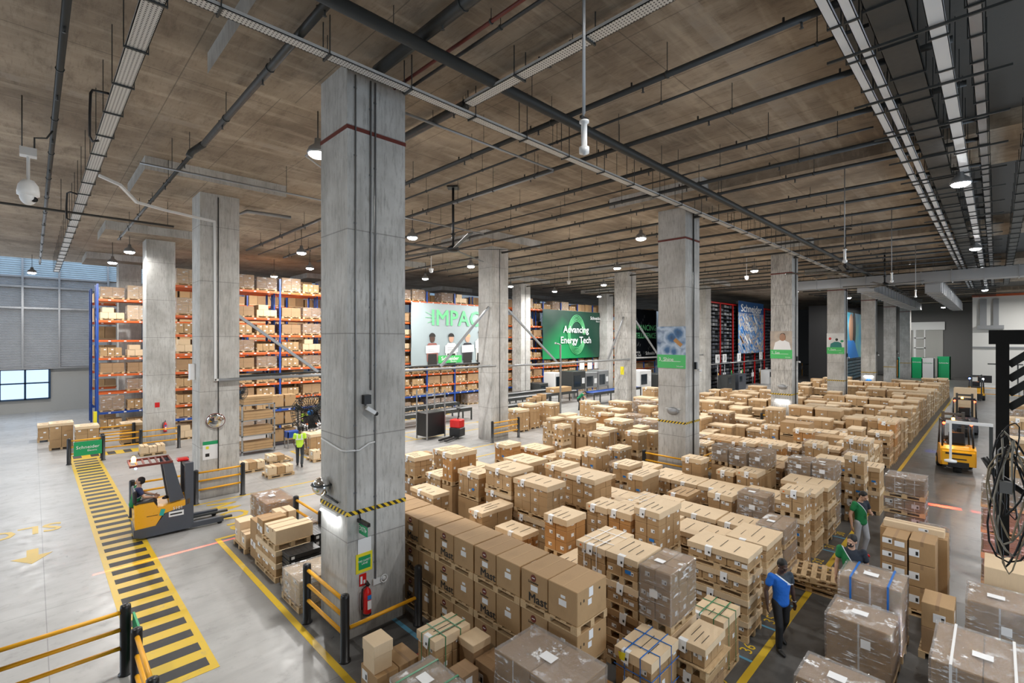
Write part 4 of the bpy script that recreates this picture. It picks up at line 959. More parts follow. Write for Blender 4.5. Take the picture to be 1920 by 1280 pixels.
# low group between the yellow line and the thick pillar
pallet(3.85, 13.62, 0, 1.05, .95, 'pallet under the four loose cartons nearest the SLOW lettering')
carton(3.88, 13.65, .126, 1.0, .42, .36, 'long low carton at the front of the loose cartons by the turned yellow line', 'lid', lab=1)
carton(3.88, 14.1, .126, .38, .42, .55, 'pale carton with a lid standing at the back of the loose cartons', 'lid', lab=1, over=True)
carton(4.3, 14.1, .126, .5, .42, .45, 'carton beside the lidded pale carton by the turned yellow line', 'card', lab=0)
carton(4.25, 13.69, .4875, .36, .34, .3, 'smaller orange-brown carton covered with labels on the loose cartons', 'ocard', lab=2)
wrapped(4.75, 14.78, .126, .8, 1.38, .66, 'wide low film-wrapped load of brown boxes behind the loose cartons', 3, 1, 2, 'ocard', seed=61, sheet=True); pallet(4.73, 14.76, 0, .84, 1.42, 'pallet under the wide low film-wrapped load')
pallet(3.88, 11.5, 0, .8, 1.4, 'pallet under the open-lidded cartons beside the black crates')
for k in range(2):
    for j in range(3): carton(3.9, 11.52+.46*j, .126+.293*k, .76, .44, .288, 'tan carton in the %s layer under the open-lidded carton, %s from the crates' % (('lower', 'upper')[k], ('nearest', 'middle', 'last')[j]), 'card', lab=1, over=True)
pallet(3.88, 11.52, .724, .8, .9, 'pallet on top of the six tan cartons beside the black crates')
carton(3.9, 11.53, .849, .84, .38, .32, 'long pale open-lidded carton on top of the pallet by the black crates', 'lid', lab=0)
carton(3.92, 11.95, .849, .66, .4, .28, 'pale carton with a handle hole behind the long open-lidded carton', 'lid', lab=1)
carton(3.92, 12.46, .73, .55, .4, .42, 'carton standing at the far end on the six tan cartons', 'card', lab=1)
carton(3.95, 13.0, 0, .48, .5, .95, 'tall carton stack end behind the open-lidded cartons', 'card', lab=1); carton(4.46, 13.0, 0, .45, .5, 1.05, 'tall pale carton behind the open-lidded cartons', 'lid', lab=0)
carton(4.74, 12.2, 0, .4, .46, .5, 'brown carton under the small pink-filmed pair', 'card2', lab=1); wrapped(4.75, 12.2, .505, .38, .44, .38, 'small pink-filmed carton pair with labels before the rear barrier', 1, 2, 1, 'card2', seed=66)
def crate(x, y, z, sx, sy, h, label):
    m = MB(); m.bbox(0, 0, 0, sx, sy, h*.82, .01); m.bbox(-.012, -.012, h*.82, sx+.012, sy+.012, h, .008); m.box(-.002, sy*.2, h*.2, 0, sy*.8, h*.5, 0)
    for k in range(5): m.box(sx*(.1+.18*k), sy*.1, h, sx*(.1+.18*k)+.03, sy*.9, h+.004, 0)
    m.box(.04, -.004, h*.2, .11, 0, h*.7, 1)
    return prop(m.build('black_crate', [M['black'], M['white']], None, (x, y, z)), label, 'crate', 'black folding crates')
for k in range(5): crate(4.0, 10.98, .126+.125*k, .68, .44, .12, 'black crate with white label, %s up in the front crate stack' % ordw(k))
for k in range(6): crate(4.75, 11.46, .0+.145*k, .4, .6, .14, 'black crate, %s up in the rear crate stack against the pillar barrier' % ordw(k))
pallet(3.97, 10.95, 0, .74, .5, 'pallet under the front stack of black crates')
wrapped(3.8, 9.9, .126, .82, .9, .5, 'creased film-wrapped beige load between the black crates and the barrier post', 2, 3, 2, 'lid', seed=70, sheet=False); pallet(3.78, 9.88, 0, .86, .94, 'pallet under the creased beige film-wrapped load')
# small pallets beyond the thick pillar and by the mirror pillar
def lowpal(x, y, n, label, h=.3):
    pallet(x, y, 0, 1.0, .8, 'pallet under the ' + label); rnd = random.Random(int(x*7+y*3))
    for k in range(n): carton(x+.02+.32*k, y+.04, .126, .3, rnd.choice((.5, .7)), rnd.uniform(.2, .4), 'carton %s of the %s' % (ordw(k), label), rnd.choice(('card', 'card', 'lid')), lab=1)
for x, y, n, l in ((6.0, 21.8, 3, 'low carton group beyond the mirror pillar barrier'), (6.6, 20.3, 3, 'three small cartons nearest the walking worker'), (7.4, 22.6, 2, 'two cartons behind the mirror pillar'),
                   (9.5, 16.0, 3, 'nearest low group right of the thick pillar'), (10.6, 17.3, 3, 'second low group right of the thick pillar'), (11.4, 15.8, 3, 'lidded low group by the lane ends'), (12.0, 18.2, 3, 'third low group before the pallet truck'), (12.9, 16.7, 2, 'small loose cartons near the pallet truck'),
                   (8.9, 21.6, 2, 'cartons beside the hi-vis worker'), (3.6, 31.6-3.2, 3, 'low group behind the green sign barrier')):
    lowpal(x, y, n, l)
for x, y, T, l in ((9.3, 22.9, 1.0, 'tan load behind the hi-vis worker'), (20.4, 20.0, 1.3, 'tall load right of the rail pillar'), (21.6, 20.2, 1.5, 'taller load right of the rail pillar'), (22.9, 19.6, 1.5, 'third load right of the rail pillar'), (24.6, 21.3, 1.2, 'load near the worker in green'), (27.3, 19.7, 1.2, 'load under the green banner'), (31.5, 17.4, 1.3, 'load beside the cracked pillar'),
                   (35.5, 19.5, 1.6, 'open wooden crate load beyond the cracked pillar'), (36.0, 17.8, 1.6, 'tall pale load beyond the cracked pillar'), (.6, 33.2, 1.3, 'tall load on the far pale floor by the racks'), (1.5, 31.9, 1.2, 'strapped load on the pale floor before the racks'), (.2, 36.2, .9, 'low load farthest on the pale floor'), (3.3, 32.2, 1.1, 'load behind the far barrier')):
    pallet(x, y, 0, .9, 1.1, 'pallet under the ' + l); o = make_load('lid', .88, 1.08, T-.13, 1, int(x*31+y)); o.location = (x+.01, y+.01, .126); prop(o, l[0].upper()+l[1:] if False else l + ', lidded cartons', 'carton load')

# ------------------------------------------------------------------ pallet racks
def wl_variants():
    V = []
    for q in range(9):
        rnd = random.Random(100+q); h = (.62, .8, .5, .7, .85, .4, .66, .78, .55)[q]; m = MB(); sx, sy = 1.16, .95
        if q in (2, 5): goods(m, sx*.9, sy, h, 3, 2, 2, rnd, .02)
        elif q == 6: goods(m, sx, sy, h*.55, 3, 2, 1, rnd); m.box(.1, 0, h*.55, .65, sy, h, 0)
        else: goods(m, sx, sy, h, 2, 2, rnd.choice((2, 3)), rnd, .01)
        me = m.mesh('shelf_load', LOADMATS(M[('card', 'lid', 'card', 'card2', 'lid', 'card', 'lid', 'card', 'card2')[q]]))
        wr = None
        if q in (0, 1, 3, 4, 7): wr = MB().bbox(-.01, -.01, -.02, sx+.01, sy+.01, h+.01, .03).mesh('stretch_wrap', M['wrap'])
        V.append((me, wr, h))
    return V
VAR = wl_variants(); PALR = pallet_mesh(1.16, .95)
def rack(x0, y0, nb, levels, label, bay=2.75, depth=1.1, top=9.3, blue_last=True, cat_beams=100):
    t = empty('pallet_rack', (x0, y0, 0), label=label, cat='pallet rack')
    for k in range(nb+1):
        m = MB(); X = k*bay
        for yy in (0, depth-.1): m.box(X-.05, yy, 0, X+.05, yy+.1, top)
        z = .3; a = 0
        while z < top-1: m.tube([(X, .08, z), (X, depth-.08, z+.9)], .015, 4) if a % 2 == 0 else m.tube([(X, depth-.08, z), (X, .08, z+.9)], .015, 4); z += .95; a += 1
        m.build('upright_frame', M['rack_blue'], t)
    bm = MB(); n = 0
    for k in range(nb):
        for z in levels:
            m = MB(); X = k*bay
            for yy in (0.0, depth-.05): m.box(X+.05, yy-.01, z-.13, X+bay-.05, yy+.04, z)
            for q in range(3): m.box(X+.5+.75*q, -.013, z-.1, X+.62+.75*q, -.01, z-.04, 1)
            blue = z < 1.4
            if n < cat_beams-4: m.build('shelf_beam', [M['rack_blue' if blue else 'rack_orange'], M['white']], t)
            else: bm.add(m.v, m.f, 0)
            n += 1
    if bm.v: bm.build('shelf_beams', M['rack_orange'], t)['kind'] = 'stuff'
    return t
LV = [1.2, 1.95, 2.85, 3.75, 4.75, 5.8, 6.85, 8.5]
shelf_stuff = MB(); rl = random.Random(5); count = [0]
def fill(x0, y0, nb, levels, tag_, bay=2.75, ind=True, p=.93, hmax=99, top=9.9, skip=lambda x, z: False):
    for li, z in enumerate([0] + levels):
        nxt = (levels + [z + 2.0])[li] if li < len(levels) else z + 1.5
        for k in range(nb):
            for e in (0, 1):
                x = x0 + k*bay + .12 + e*1.3
                if rl.random() > p or skip(x, z): continue
                room = nxt - z - .13 - .14 - .08
                c = [q for q in range(9) if VAR[q][2] < room] or [5]; q = rl.choice(c); me, wr, h = VAR[q]
                s = 1.0 if rl.random() < .7 or room < 1.2 else min(1.5, room/h)
                if ind and count[0] < 262:
                    o = link('shelf_load', me, None, (x, y0+.06, z+.126)); o.scale = (1, 1, min(s, room/h)); count[0] += 1
                    lvl = 'on the floor' if li == 0 else 'on the %s shelf up' % ordw(li-1)
                    prop(o, '%s %s, %s bay, %s, %s' % ('film-wrapped load' if wr else 'carton load', lvl, ordw(k), ('near half', 'far half')[e], tag_), 'shelf load', 'loads on the pallet racks')
                    if wr: link('stretch_wrap', wr, o)
                    link('pallet', PALR, o, (0, 0, -.126 if s == 1 else -.126/min(s, room/h))).scale = (1, 1, 1 if s == 1 else 1/min(s, room/h))
                else:
                    shelf_stuff.box(x, y0+.06, z+.02, x+1.16, y0+1.0, z+.12, 1); shelf_stuff.box(x, y0+.06, z+.126, x+.56, y0+1.0, z+.126+h, 0); shelf_stuff.box(x+.58, y0+.06, z+.126, x+1.16, y0+1.0, z+.126+h, 2)
inpost = lambda x, z: (20.0 < x+.6 < 28.6 or 35 < x+.6 < 45.4) and 3.6 < z+.5 < 8.2
rack(5.45, 31.6, 19, LV, 'long blue and orange pallet rack behind the pillars and banners')
fill(5.45, 31.6, 19, LV, 'long rack', skip=inpost)
rack(5.45, 33.0, 19, LV, 'second blue and orange rack standing back to back behind the long rack', cat_beams=20)
fill(5.45, 33.0, 19, LV, 'second rack', ind=False)
count[0] = 236
LV2 = [1.1, 2.3, 3.4, 4.4, 5.5, 6.7, 8.0]
rack(2.8, 38.4, 5, LV2, 'blue-posted rack beside the slatted shutters at the end of the walkway', bay=2.75, top=8.9); fill(2.8, 38.4, 1, LV2, 'shutter-side rack'); fill(5.55, 38.4, 4, LV2, 'x', ind=False)
rack(2.8, 41.0+1.7, 4, LV2, 'rearmost orange-beamed rack showing its blue end posts', bay=2.75, top=8.9, cat_beams=12); fill(2.8, 42.7, 4, LV2, 'x', ind=False)
prop(shelf_stuff.build('shelf_loads_behind', [M['card'], M['wood'], M['card2']]), 'rest of the carton loads deep inside the pallet racks', 'shelf load', kind='stuff')
m = MB(); m.box(0, 0, 0, .16, .16, 1.2); prop(m.build('rack_end_guard', M['yellow'], None, (2.6, 38.15, 0)), 'short yellow guard post at the foot of the shutter-side rack', 'guard post')
# ------------------------------------------------------------------ barriers
def post(m_parent, x, y, h=1.15):
    MB().lathe([(.001, 0), (.1, 0), (.1, .02), (.075, .03), (.075, h-.06), (.07, h-.02), (.03, h), (.001, h)], (x, y, 0), 16).build('post', M['black'], m_parent)
def barrier(posts, label, zs=(.45, .75, 1.03), r=.033, skip=(), nopost=()):
    t = empty('safety_barrier', (posts[0][0], posts[0][1], 0), label=label, cat='barrier'); o = Vector((posts[0][0], posts[0][1], 0))
    for i_, (x, y) in enumerate(posts):
        if i_ not in nopost: post(t, x-o.x, y-o.y)
    for i, (a, b) in enumerate(zip(posts, posts[1:])):
        if i in skip: continue
        for z in zs: MB().tube([(a[0]-o.x, a[1]-o.y, z), (b[0]-o.x, b[1]-o.y, z)], r, 10).build('rail', M['rail'], t)
    return t
barrier([(-.42, 10.15), (1.09, 10.15)], 'yellow-railed barrier with black posts at the lower frame edge beside the walkway')
barrier([(1.12, 9.2), (1.1, 7.7)], 'short barrier running towards the camera at the foot of the walkway')
barrier([(3.79, 7.89), (3.79, 9.5)], 'three-rail barrier along the walkway side of the thick near pillar')
barrier([(3.87, 7.89), (5.28, 7.9)], 'single low rail in front of the fire extinguisher pillar', zs=(.54,), nopost=(0,))
barrier([(5.22, 12.2), (5.22, 13.85)], 'barrier behind the black crates and filmed low load')
barrier([(3.88, 18.95), (5.3, 18.95)], 'barrier in front of the mirror pillar')
barrier([(2.2, 19.0), (3.62, 18.95)], 'barrier behind the reach truck driver')
barrier([(1.15, 28.9), (2.3, 28.9)], 'barrier carrying the green sign at the far end of the walkway')
barrier([(2.32, 29.5), (3.75, 29.5), (5.3, 29.5)], 'barrier round the pillar in front of the shutter-side rack')
barrier([(2.35, 32.2), (3.8, 32.2)], 'farther barrier before the blue-posted racks')
barrier([(17.45, 19.1), (19.45, 19.1)], 'barrier at the foot of the pillar next to the pallet truck')
barrier([(17.2, 9.9), (17.2, 7.95), (19.3, 7.95)], 'barrier round the second thick pillar among the cartons')
barrier([(30.8, 9.9), (30.8, 7.95), (32.9, 7.95)], 'barrier round the pillar with the middle photo card')
barrier([(44.4, 7.95), (46.5, 7.95)], 'barrier at the third photo-card pillar')
barrier([(58, 7.95), (60, 7.95)], 'barrier at the pillar with the round blue sign')
t = empty('barrier_sign', (1.19, 9.7, .25), label='green board fixed between the two barrier posts at the lower edge', cat='sign')
MB().box(-.015, -.36, 0, .015, .4, .75).build('board', M['sign_green'], t); MB().box(-.018, -.2, .25, -.015, .25, .5).build('white_panel', M['white'], t)
t = empty('barrier_sign', (1.3, 28.78, .35), label='green board with white lettering on the far walkway barrier', cat='sign')
MB().box(0, 0, 0, .95, .03, .62).build('board', M['sign_green'], t)
text('lettering', 'Schneider', M['white'], .2, (.47, -.004, .36), FACE_YMIN, t); text('lettering', 'Electric', M['white'], .11, (.62, -.004, .2), FACE_YMIN, t)

# ------------------------------------------------------------------ fittings on the pillars
x0, y0 = CX[0], CY[0]; F = y0 - .004
P0 = pillars[0, 0]
def thing(name, mb, mat, label, cat, loc=(0, 0, 0), rz=0, group=None): return prop(mb.build(name, mat, None, loc, rz), label, cat, group)
for X, zt, zb, lab, r_ in ((onY(666, F), 10.4, 2.35, 'grey conduit ending above the exit sign on the thick pillar', .014), (onY(703, F), 10.4, .95, 'longest grey conduit running down to the wall socket on the thick pillar', .016), (onY(694.5, F), 10.4, 4.55, 'grey conduit ending at the black junction box on the thick pillar', .016)):
    m = MB().tube([(X, F-.02, zb), (X, F-.02, zt)], r_, 8); z = zb + .3
    while z < zt: m.box(X-.03, F-.012, z, X+.03, F+.0, z+.03); z += 1.25
    thing('conduit', m, M['lampbody'], lab, 'conduit')
X = onY(685, F); t = empty('junction_camera', (X, F, 4.3), label='black junction box with a white bullet camera on the thick pillar', cat='security camera')
MB().box(-.07, -.1, 0, .07, 0, .17).build('junction_box', M['black'], t)
q = Matrix.Rotation(R(35), 3, 'Y') @ Matrix.Rotation(R(-10), 3, 'Z'); MB().cbox((.05, -.12, -.12), (.2, .07, .07), 0, q).build('camera_body', M['wpaint'], t); MB().tube([(0, 0, -.02), (0, -.1, -.09)], .02, 8).build('bracket', M['wpaint'], t); MB().ball((.15, -.14, -.19), .04, 6).build('lens_hood', M['black'], t)
t = empty('exit_sign', (4.3, F-.18, 2.12), R(-90), label='hanging green EXIT sign on the thick pillar', cat='sign')
MB().box(-.15, -.008, -.2, .15, .008, 0).build('sign_plate', M['sign_green'], t); MB().box(-.21, -.03, 0, .21, .03, .06).build('housing', M['black'], t); MB().tube([(-.1, .0, .05), (-.17, 0, .2)], .015, 6).build('bracket', M['black'], t)
text('lettering', 'EXIT', M['white'], .12, (-.04, -.01, -.1), FACE_YMIN, t)
MB().prism([(.09, -.14), (.14, -.1), (.09, -.06)], -.011, -.009, plane='XZ').build('arrow', M['white'], t)
X = onY(683, F); thing('notice_sheet', MB().box(X-.13, F-.006, 1.5, X+.14, F, 1.78), M['white'], 'blank-looking white notice sheet above the yellow-edged sign', 'notice')
t = empty('evacuation_sign', (X, F-.004, 1.34), label='green sign with a yellow border on the thick pillar', cat='sign')
MB().box(-.17, -.006, -.19, .16, 0, .17).build('border', M['yellow'], t); MB().box(-.12, -.01, -.13, .12, -.006, .11).build('green_panel', M['sign_green'], t)
text('lettering', 'HIGH EXPLOSIVE', M['white'], .035, (0, -.012, .03), FACE_YMIN, t) if False else text('lettering', 'FIRE SAFETY\nLANE', M['white'], .05, (0, -.012, 0), FACE_YMIN, t)
t = empty('fire_sign', (onY(680, F), F-.004, .98), label='small red and white fire extinguisher sign on the thick pillar', cat='sign')
MB().box(-.07, -.005, -.08, .07, 0, .14).build('plate', M['red'], t); MB().box(-.05, -.008, -.04, -.01, -.005, .1).box(.01, -.008, -.05, .05, -.005, .02).build('pictogram', M['white'], t)
def extinguisher(x, y, z, label, s=1.0, face='Y'):
    t = empty('fire_extinguisher', (x, y, z), label=label, cat='fire extinguisher')
    MB().lathe([(.001, 0), (.07, 0), (.075, .03), (.075, .4), (.06, .46), (.025, .5), (.02, .53)], (0, -.09, 0), 18).build('cylinder', M['red'], t)
    MB().lathe([(.076, 0), (.076, .04), (.074, .04)], (0, -.09, 0), 18).build('base_ring', M['black'], t)
    MB().box(-.03, -.168, .3, .045, -.163, .38).build('blue_label', M['blue'], t); MB().box(-.03, -.168, .12, .045, -.163, .28).build('white_label', M['white'], t)
    MB().cbox((0, -.09, .555), (.03, .1, .04)).cbox((-.0, -.13, .6), (.02, .12, .015), 0, Matrix.Rotation(R(20), 3, 'X')).build('handle', M['black'], t)
    MB().tube([(-.02, -.09, .53), (-.1, -.09, .5), (-.11, -.08, .3), (-.1, -.08, .12)], .012, 8).build('hose', M['black'], t)
extinguisher(onY(684, F), F, .38, 'red fire extinguisher mounted on the thick near pillar')
extinguisher(4.85, CY[2]-.003, .75, 'small red fire extinguisher on the pillar before the shutter-side rack')
extinguisher(CX[2]+1.0, CY[0]-.003, .75, 'fire extinguisher at the foot of the middle photo-card pillar')
t = empty('wall_socket', (onY(707, F), F, .88), label='white wall socket with a looped cable on the thick pillar', cat='socket')
MB().box(-.1, -.04, -.04, .08, 0, .07).build('socket_box', M['wpaint'], t); MB().tube([(.05, -.05, .02)] + [(.12+.07*math.cos(a), -.05, .03+.07*math.sin(a)) for a in [2.6-.5*k for k in range(12)]], .012, 6).build('cable_loop', M['wpaint'], t); MB().lathe([(.001, -.05), (.04, -.05), (.04, -.03)], (.12, 0, .03), 14, axis='Y').build('plug', M['wpaint'], t)
thing('cable_clip_run', MB().tube([(x0-.022, 9.45, 3.55), (x0-.025, 8.6, 3.45), (x0-.022, 8.38, 3.47), (4.3, F-.02, 3.45), (4.5, F-.02, 3.55), (4.62, F-.02, 3.56)], .018, 6), M['wpaint'], 'white cable wrapping round the thick pillar below the bullet camera', 'cable')
t = empty('tube_lamp', (x0-.03, 9.05, 2.2), label='lit white tube lamp on the walkway side of the thick pillar', cat='lamp')
MB().box(-.03, -.35, .0, .03, .4, .06).build('housing', M['wpaint'], t); MB().tube([(-.03, -.3, -.03), (-.03, .35, -.03)], .022, 8).build('tube', M['tube'], t)
area_light('tube_lamp_light', (x0-.1, 9.05, 2.14), (0, R(-60), 0), 8, .1, .7, (.95, .98, 1))
t = empty('dome_mirror', (x0-.02, 9.2, 2.68), label='chrome half-dome mirror on the walkway side of the thick pillar', cat='mirror')
MB().ball((-.12, 0, 0), (.16, .2, .17), 10).build('dome', M['mirror'], t); MB().lathe([(.19, .02), (.21, 0), (.19, -.02)], (-.1, 0, .04), 20).build('rim', M['dsteel'], t); MB().tube([(0, .1, -.22), (-.02, -.5, -.22)], .02, 6).build('bracket_bar', M['dsteel'], t)
def round_mirror(x, y, z, r_, face, label, tilt=18):
    t = empty('convex_mirror', (x, y, z), label=label, cat='mirror')
    q = Matrix.Rotation(R(tilt), 3, 'X') @ Matrix.Rotation(R(-15), 3, 'Z') if face == 'Y' else Matrix.Rotation(R(-90), 3, 'Z') @ Matrix.Rotation(R(tilt), 3, 'X')
    m = MB(); m.ball((0, 0, 0), (r_, r_*.25, r_), 12, 0); m.v = [tuple(q @ Vector(p) + q @ Vector((0, -.2, 0))) for p in m.v]; m.build('mirror_dome', M['mirror'], t)
    m = MB(); m.tube([(r_*math.cos(a), 0, r_*math.sin(a)) for a in [2*math.pi*k/28 for k in range(29)]], .018, 6); m.v = [tuple(q @ Vector(p) + q @ Vector((0, -.19, 0))) for p in m.v]; m.build('rim', M['rpipe'] if face == 'Y' else M['wpaint'], t)
    MB().tube([(0, 0, 0), q @ Vector((0, -.16, 0))], .02, 6).build('bracket', M['dsteel'], t)
round_mirror(onY(405, CY[1]), CY[1], 2.75, .27, 'Y', 'round convex mirror with a red rim on the pillar beside the reach truck')
def half_mirror(i, lab):
    x, y = CX[i], CY[0]+.5; t = empty('half_dome_mirror', (x, y, 2.75), label=lab, cat='mirror')
    MB().ball((-.03, 0, -.02), (.06, .24, .15), 10).build('dome', M['lampbody'], t); MB().box(-.03, -.3, .06, .0, .3, .09).build('rim', M['wpaint'], t)
half_mirror(1, 'half-dome mirror above the hazard band on the second thick pillar'); half_mirror(2, 'half-dome mirror above the tube lamp on the middle photo-card pillar')
for i in (2, 4):
    t = empty('tube_lamp', (CX[i]-.03, CY[0]+.5, 1.95), label='lit tube lamp on the %s' % ('middle photo-card pillar' if i == 2 else 'pillar with the round blue sign'), cat='lamp')
    MB().box(-.04, -.36, .03, .0, .36, .09).build('housing', M['wpaint'], t); MB().tube([(-.04, -.33, 0), (-.04, .33, 0)], .03, 8).build('tube', M['tube'], t); area_light('tube_lamp_light', (CX[i]-.12, CY[0]+.5, 1.9), (0, R(-60), 0), 5, .1, .7)
thing('round_sign', MB().lathe([(.001, -.012), (.28, -.012), (.28, 0)], (CX[4], CY[0]+.5, 2.1-.9+.2), 20, axis='X'), M['blue'], 'round blue sign on the distant pillar below its tube lamp', 'sign')
# wall plugs / plates with small cameras on further pillars
for i, lab in ((1, 'second thick pillar'), (2, 'middle photo-card pillar'), (3, 'third photo-card pillar'), (4, 'blue round sign pillar'), (5, 'farthest slim pillar')):
    X, Y, Z = CX[i]+.75, CY[0]-.003, 4.45 - .1*i
    t = empty('pillar_camera', (X, Y, Z), label='small camera on the edge of the ' + lab, cat='security camera')
    MB().box(-.06, -.1, 0, .06, 0, .28).build('junction_box', M['black'], t); MB().cbox((.14, -.15, -.05), (.22, .08, .08), 0, Matrix.Rotation(R(12), 3, 'Y')).build('camera_body', M['wpaint'], t)
    thing('conduit', MB().tube([(CX[i]+.6, CY[0]-.045, .1 if i == 1 else 1), (CX[i]+.6, CY[0]-.045, 10.5)], .028, 6), M['dsteel'], 'dark vertical conduit on the lane face of the ' + lab, 'conduit')
for (i, j) in ((0, 1), (1, 1), (2, 1), (2, 2)):
    thing('conduit', MB().tube([(CX[i]+.55, CY[j]-.02, .9), (CX[i]+.55, CY[j]-.02, 10.5)], .016 if (i, j) != (0, 1) else .018, 6), M['dsteel'], 'vertical conduit on the %s' % {(0, 1): 'mirror pillar', (1, 1): 'pillar next to the pallet truck', (2, 1): 'cracked pillar near the gantry', (2, 2): 'pillar between the two banners'}[i, j], 'conduit')
thing('notice_board', MB().box(4.16, CY[1]-.008, 1.35, 4.62, CY[1], 1.98).box(4.16, CY[1]-.012, 1.86, 4.62, CY[1]-.008, 1.98, 1).cbox((4.3, CY[1]-.011, 1.76), (.09, .004, .09), 2).box(4.24, CY[1]-.011, 1.45, 4.36, CY[1]-.008, 1.56, 3), [M['white'], M['sign_green'], M['yellow'], M['ink']], 'white notice with green heading on the mirror pillar', 'notice')
thing('paper_box', MB().box(-.14, 0, 0, .012, .3, .55), M['white'], 'white paper holder on the mirror pillar side', 'notice holder', (CX[0]-.02, CY[1]+.6, 4.1))
thing('yellow_notice', MB().box(CX[2]-.008, CY[1]+.3, 2.9, CX[2], CY[1]+.6, 3.5), M['yellow'], 'yellow notice on the cracked pillar by the gantry', 'notice')
thing('fire_sign', MB().box(CX[0]+.35, CY[2]-.008, 2.05, CX[0]+.55, CY[2], 2.3), M['red'], 'red sign above the small extinguisher pillar', 'sign')
# side-mounted industrial fans
def cage_fan(x, y, z, r_, rz, label):
    t = empty('industrial_fan', (x, y, z), rz, label=label, cat='fan')
    m = MB()
    for k in range(36):
        a = 2*math.pi*k/36; c, s_ = math.cos(a), math.sin(a)
        m.tube([(r_*.15*c, -.14, r_*.15*s_), (r_*.7*c, -.12, r_*.7*s_), (r_*c, -.02, r_*s_), (r_*.7*c, .12, r_*.7*s_), (r_*.15*c, .13, r_*.15*s_)], .0055, 4)
    for q_, yy in ((.35, -.135), (.6, -.125), (.85, -.08), (1, -.0), (.85, .09)): m.tube([(r_*q_*math.cos(a), yy, r_*q_*math.sin(a)) for a in [2*math.pi*k/30 for k in range(31)]], .005, 4)
    m.build('cage', M['black'], t)
    for k in range(3):
        a = 2*math.pi*k/3+.4; m = MB(); pts = []
        for i in range(5):
            for sgn in (0, 1): aa = a + (.5 if sgn else 0); rr = r_*(.15+.18*i); pts.append((rr*math.cos(aa), -.04+.09*sgn, rr*math.sin(aa)))
        m.add(pts, [(2*i, 2*i+1, 2*i+3, 2*i+2) for i in range(4)], 0, True); m.build('blade', M['dsteel'], t)
    MB().lathe([(.001, -.06), (.05, -.05), (.06, .02), (.001, .03)], (0, 0, 0), 14, axis='Y').build('hub', M['blue'], t)
    MB().lathe([(.07, .05), (.1, .1), (.1, .26), (.001, .28)], (0, 0, 0), 14, axis='Y').build('motor', M['black'], t)
    return t
t = cage_fan(4.2, 10.35, 3.95, .4, R(-40), 'big black caged fan mounted behind the thick near pillar'); MB().tube([(.05, .2, 0), (.3, -.1, -.25), (.62, -.62, -.3)], .03, 8).build('wall_arm', M['black'], t)
t = cage_fan(5.75, 21.0, 3.45, .33, R(-40), 'black caged fan peeking out behind the mirror pillar'); MB().tube([(0, .25, 0), (-.45, .3, .05), (-.5, -.2, .05), (-.253, -.87, .05)], .03, 8).build('wall_arm', M['black'], t)
# long pipe gantry between the pillars with slanting struts
def gantry(pts, r_, label, m='steel'): return prop(MB().tube(pts, r_, 8).build('gantry_rail', M[m]), label, 'gantry rail')
gantry([(4.6, 19.6-.5, 4.1), (17.7, 19.1, 4.1)], .06, 'pale pipe rail running from the mirror pillar towards the pallet truck pillar')
gantry([(5.4, 20.6, 4.1), (17.7, 20.4, 4.2)], .05, 'dark pipe rail behind the pale rail', 'dsteel')
gantry([(18.9, 19.3, 4.05), (31.5, 19.3, 4.05)], .06, 'pale pipe rail between the pallet truck pillar and the cracked pillar')
gantry([(32.5, 19.6, 4.1), (45, 19.6, 4.1)], .06, 'far pale pipe rail beyond the cracked pillar')
for (a, b_, lab) in (((5.35, 19.7, 6.4), (8.3, 19.7, 4.2), 'slanting strut right of the mirror pillar'), ((17.55, 19.5, 7.3), (14.2, 19.3, 4.2), 'slanting strut left of the pallet truck pillar'), ((18.98, 19.6, 7.3), (23.3, 19.5, 4.1), 'slanting strut right of the pallet truck pillar'),
                     ((31.1, 19.6, 7.2), (28.8, 19.4, 4.1), 'slanting strut left of the cracked pillar'), ((32.5, 19.6, 7.2), (36.5, 19.6, 4.1), 'slanting strut right of the cracked pillar')):
    m = MB(); a, b_ = Vector(a), Vector(b_); q = (b_-a).to_track_quat('X', 'Z').to_matrix(); m.cbox((a+b_)/2, ((b_-a).length, .1, .1), 0, q); thing('gantry_strut', m, M['steel'], lab, 'gantry strut')
thing('gantry_post', MB().tube([(5.45, 20.2, 4.1), (5.45, 20.2, 10.2), (5.8, 20.2, 10.4), (7.4, 20.2, 10.45)], .07, 8), M['lampbody'], 'grey downpipe right of the mirror pillar', 'pipe')
thing('gantry_post', MB().tube([(23.4, 19.3, .0), (23.4, 19.3, 5.2), (22.9, 19.3, 5.3)], .06, 8), M['steel'], 'steel post standing under the rail right of the pallet truck pillar', 'pipe')

# ------------------------------------------------------------------ banners and photo cards
def banner(x0, x1, z0, z1, y, mat, label):
    t = empty('banner', (x0, y, z0), label=label, cat='banner'); m = MB(); n = 12; W = x1-x0; H = z1-z0; vs = []
    for j in range(n+1):
        for i in range(n+1): vs.append((W*i/n, .03*math.sin(i*1.7+j*.9), H*j/n))
    vs2 = [(a, b+.02, c) for a, b, c in vs]; N_ = len(vs)
    fs = [(j*(n+1)+i, j*(n+1)+i+1, (j+1)*(n+1)+i+1, (j+1)*(n+1)+i) for j in range(n) for i in range(n)]
    m.add(vs+vs2, fs + [tuple(N_+k for k in reversed(f)) for f in fs], 0, True); m.build('cloth', mat, t)
    MB().tube([(0, .04, H), (W, .04, H)], .03, 6).box(.2, .04, H-.02, .26, .36, H+.02).box(W-.26, .04, H-.02, W-.2, .36, H+.02).build('top_bar', M['steel'], t); return t, W, H
YB = 31.25
t, W, H = banner(20.25, 28.3, 3.5, 8.35, YB, M['banner_white'], 'pale banner reading IMPACT with four people holding signs')
text('lettering', 'IMPACT', M['letter_green'], 1.75, (1.75, -.06, H-1.15), FACE_YMIN, t, 'LEFT', bold=True, sx=.95)
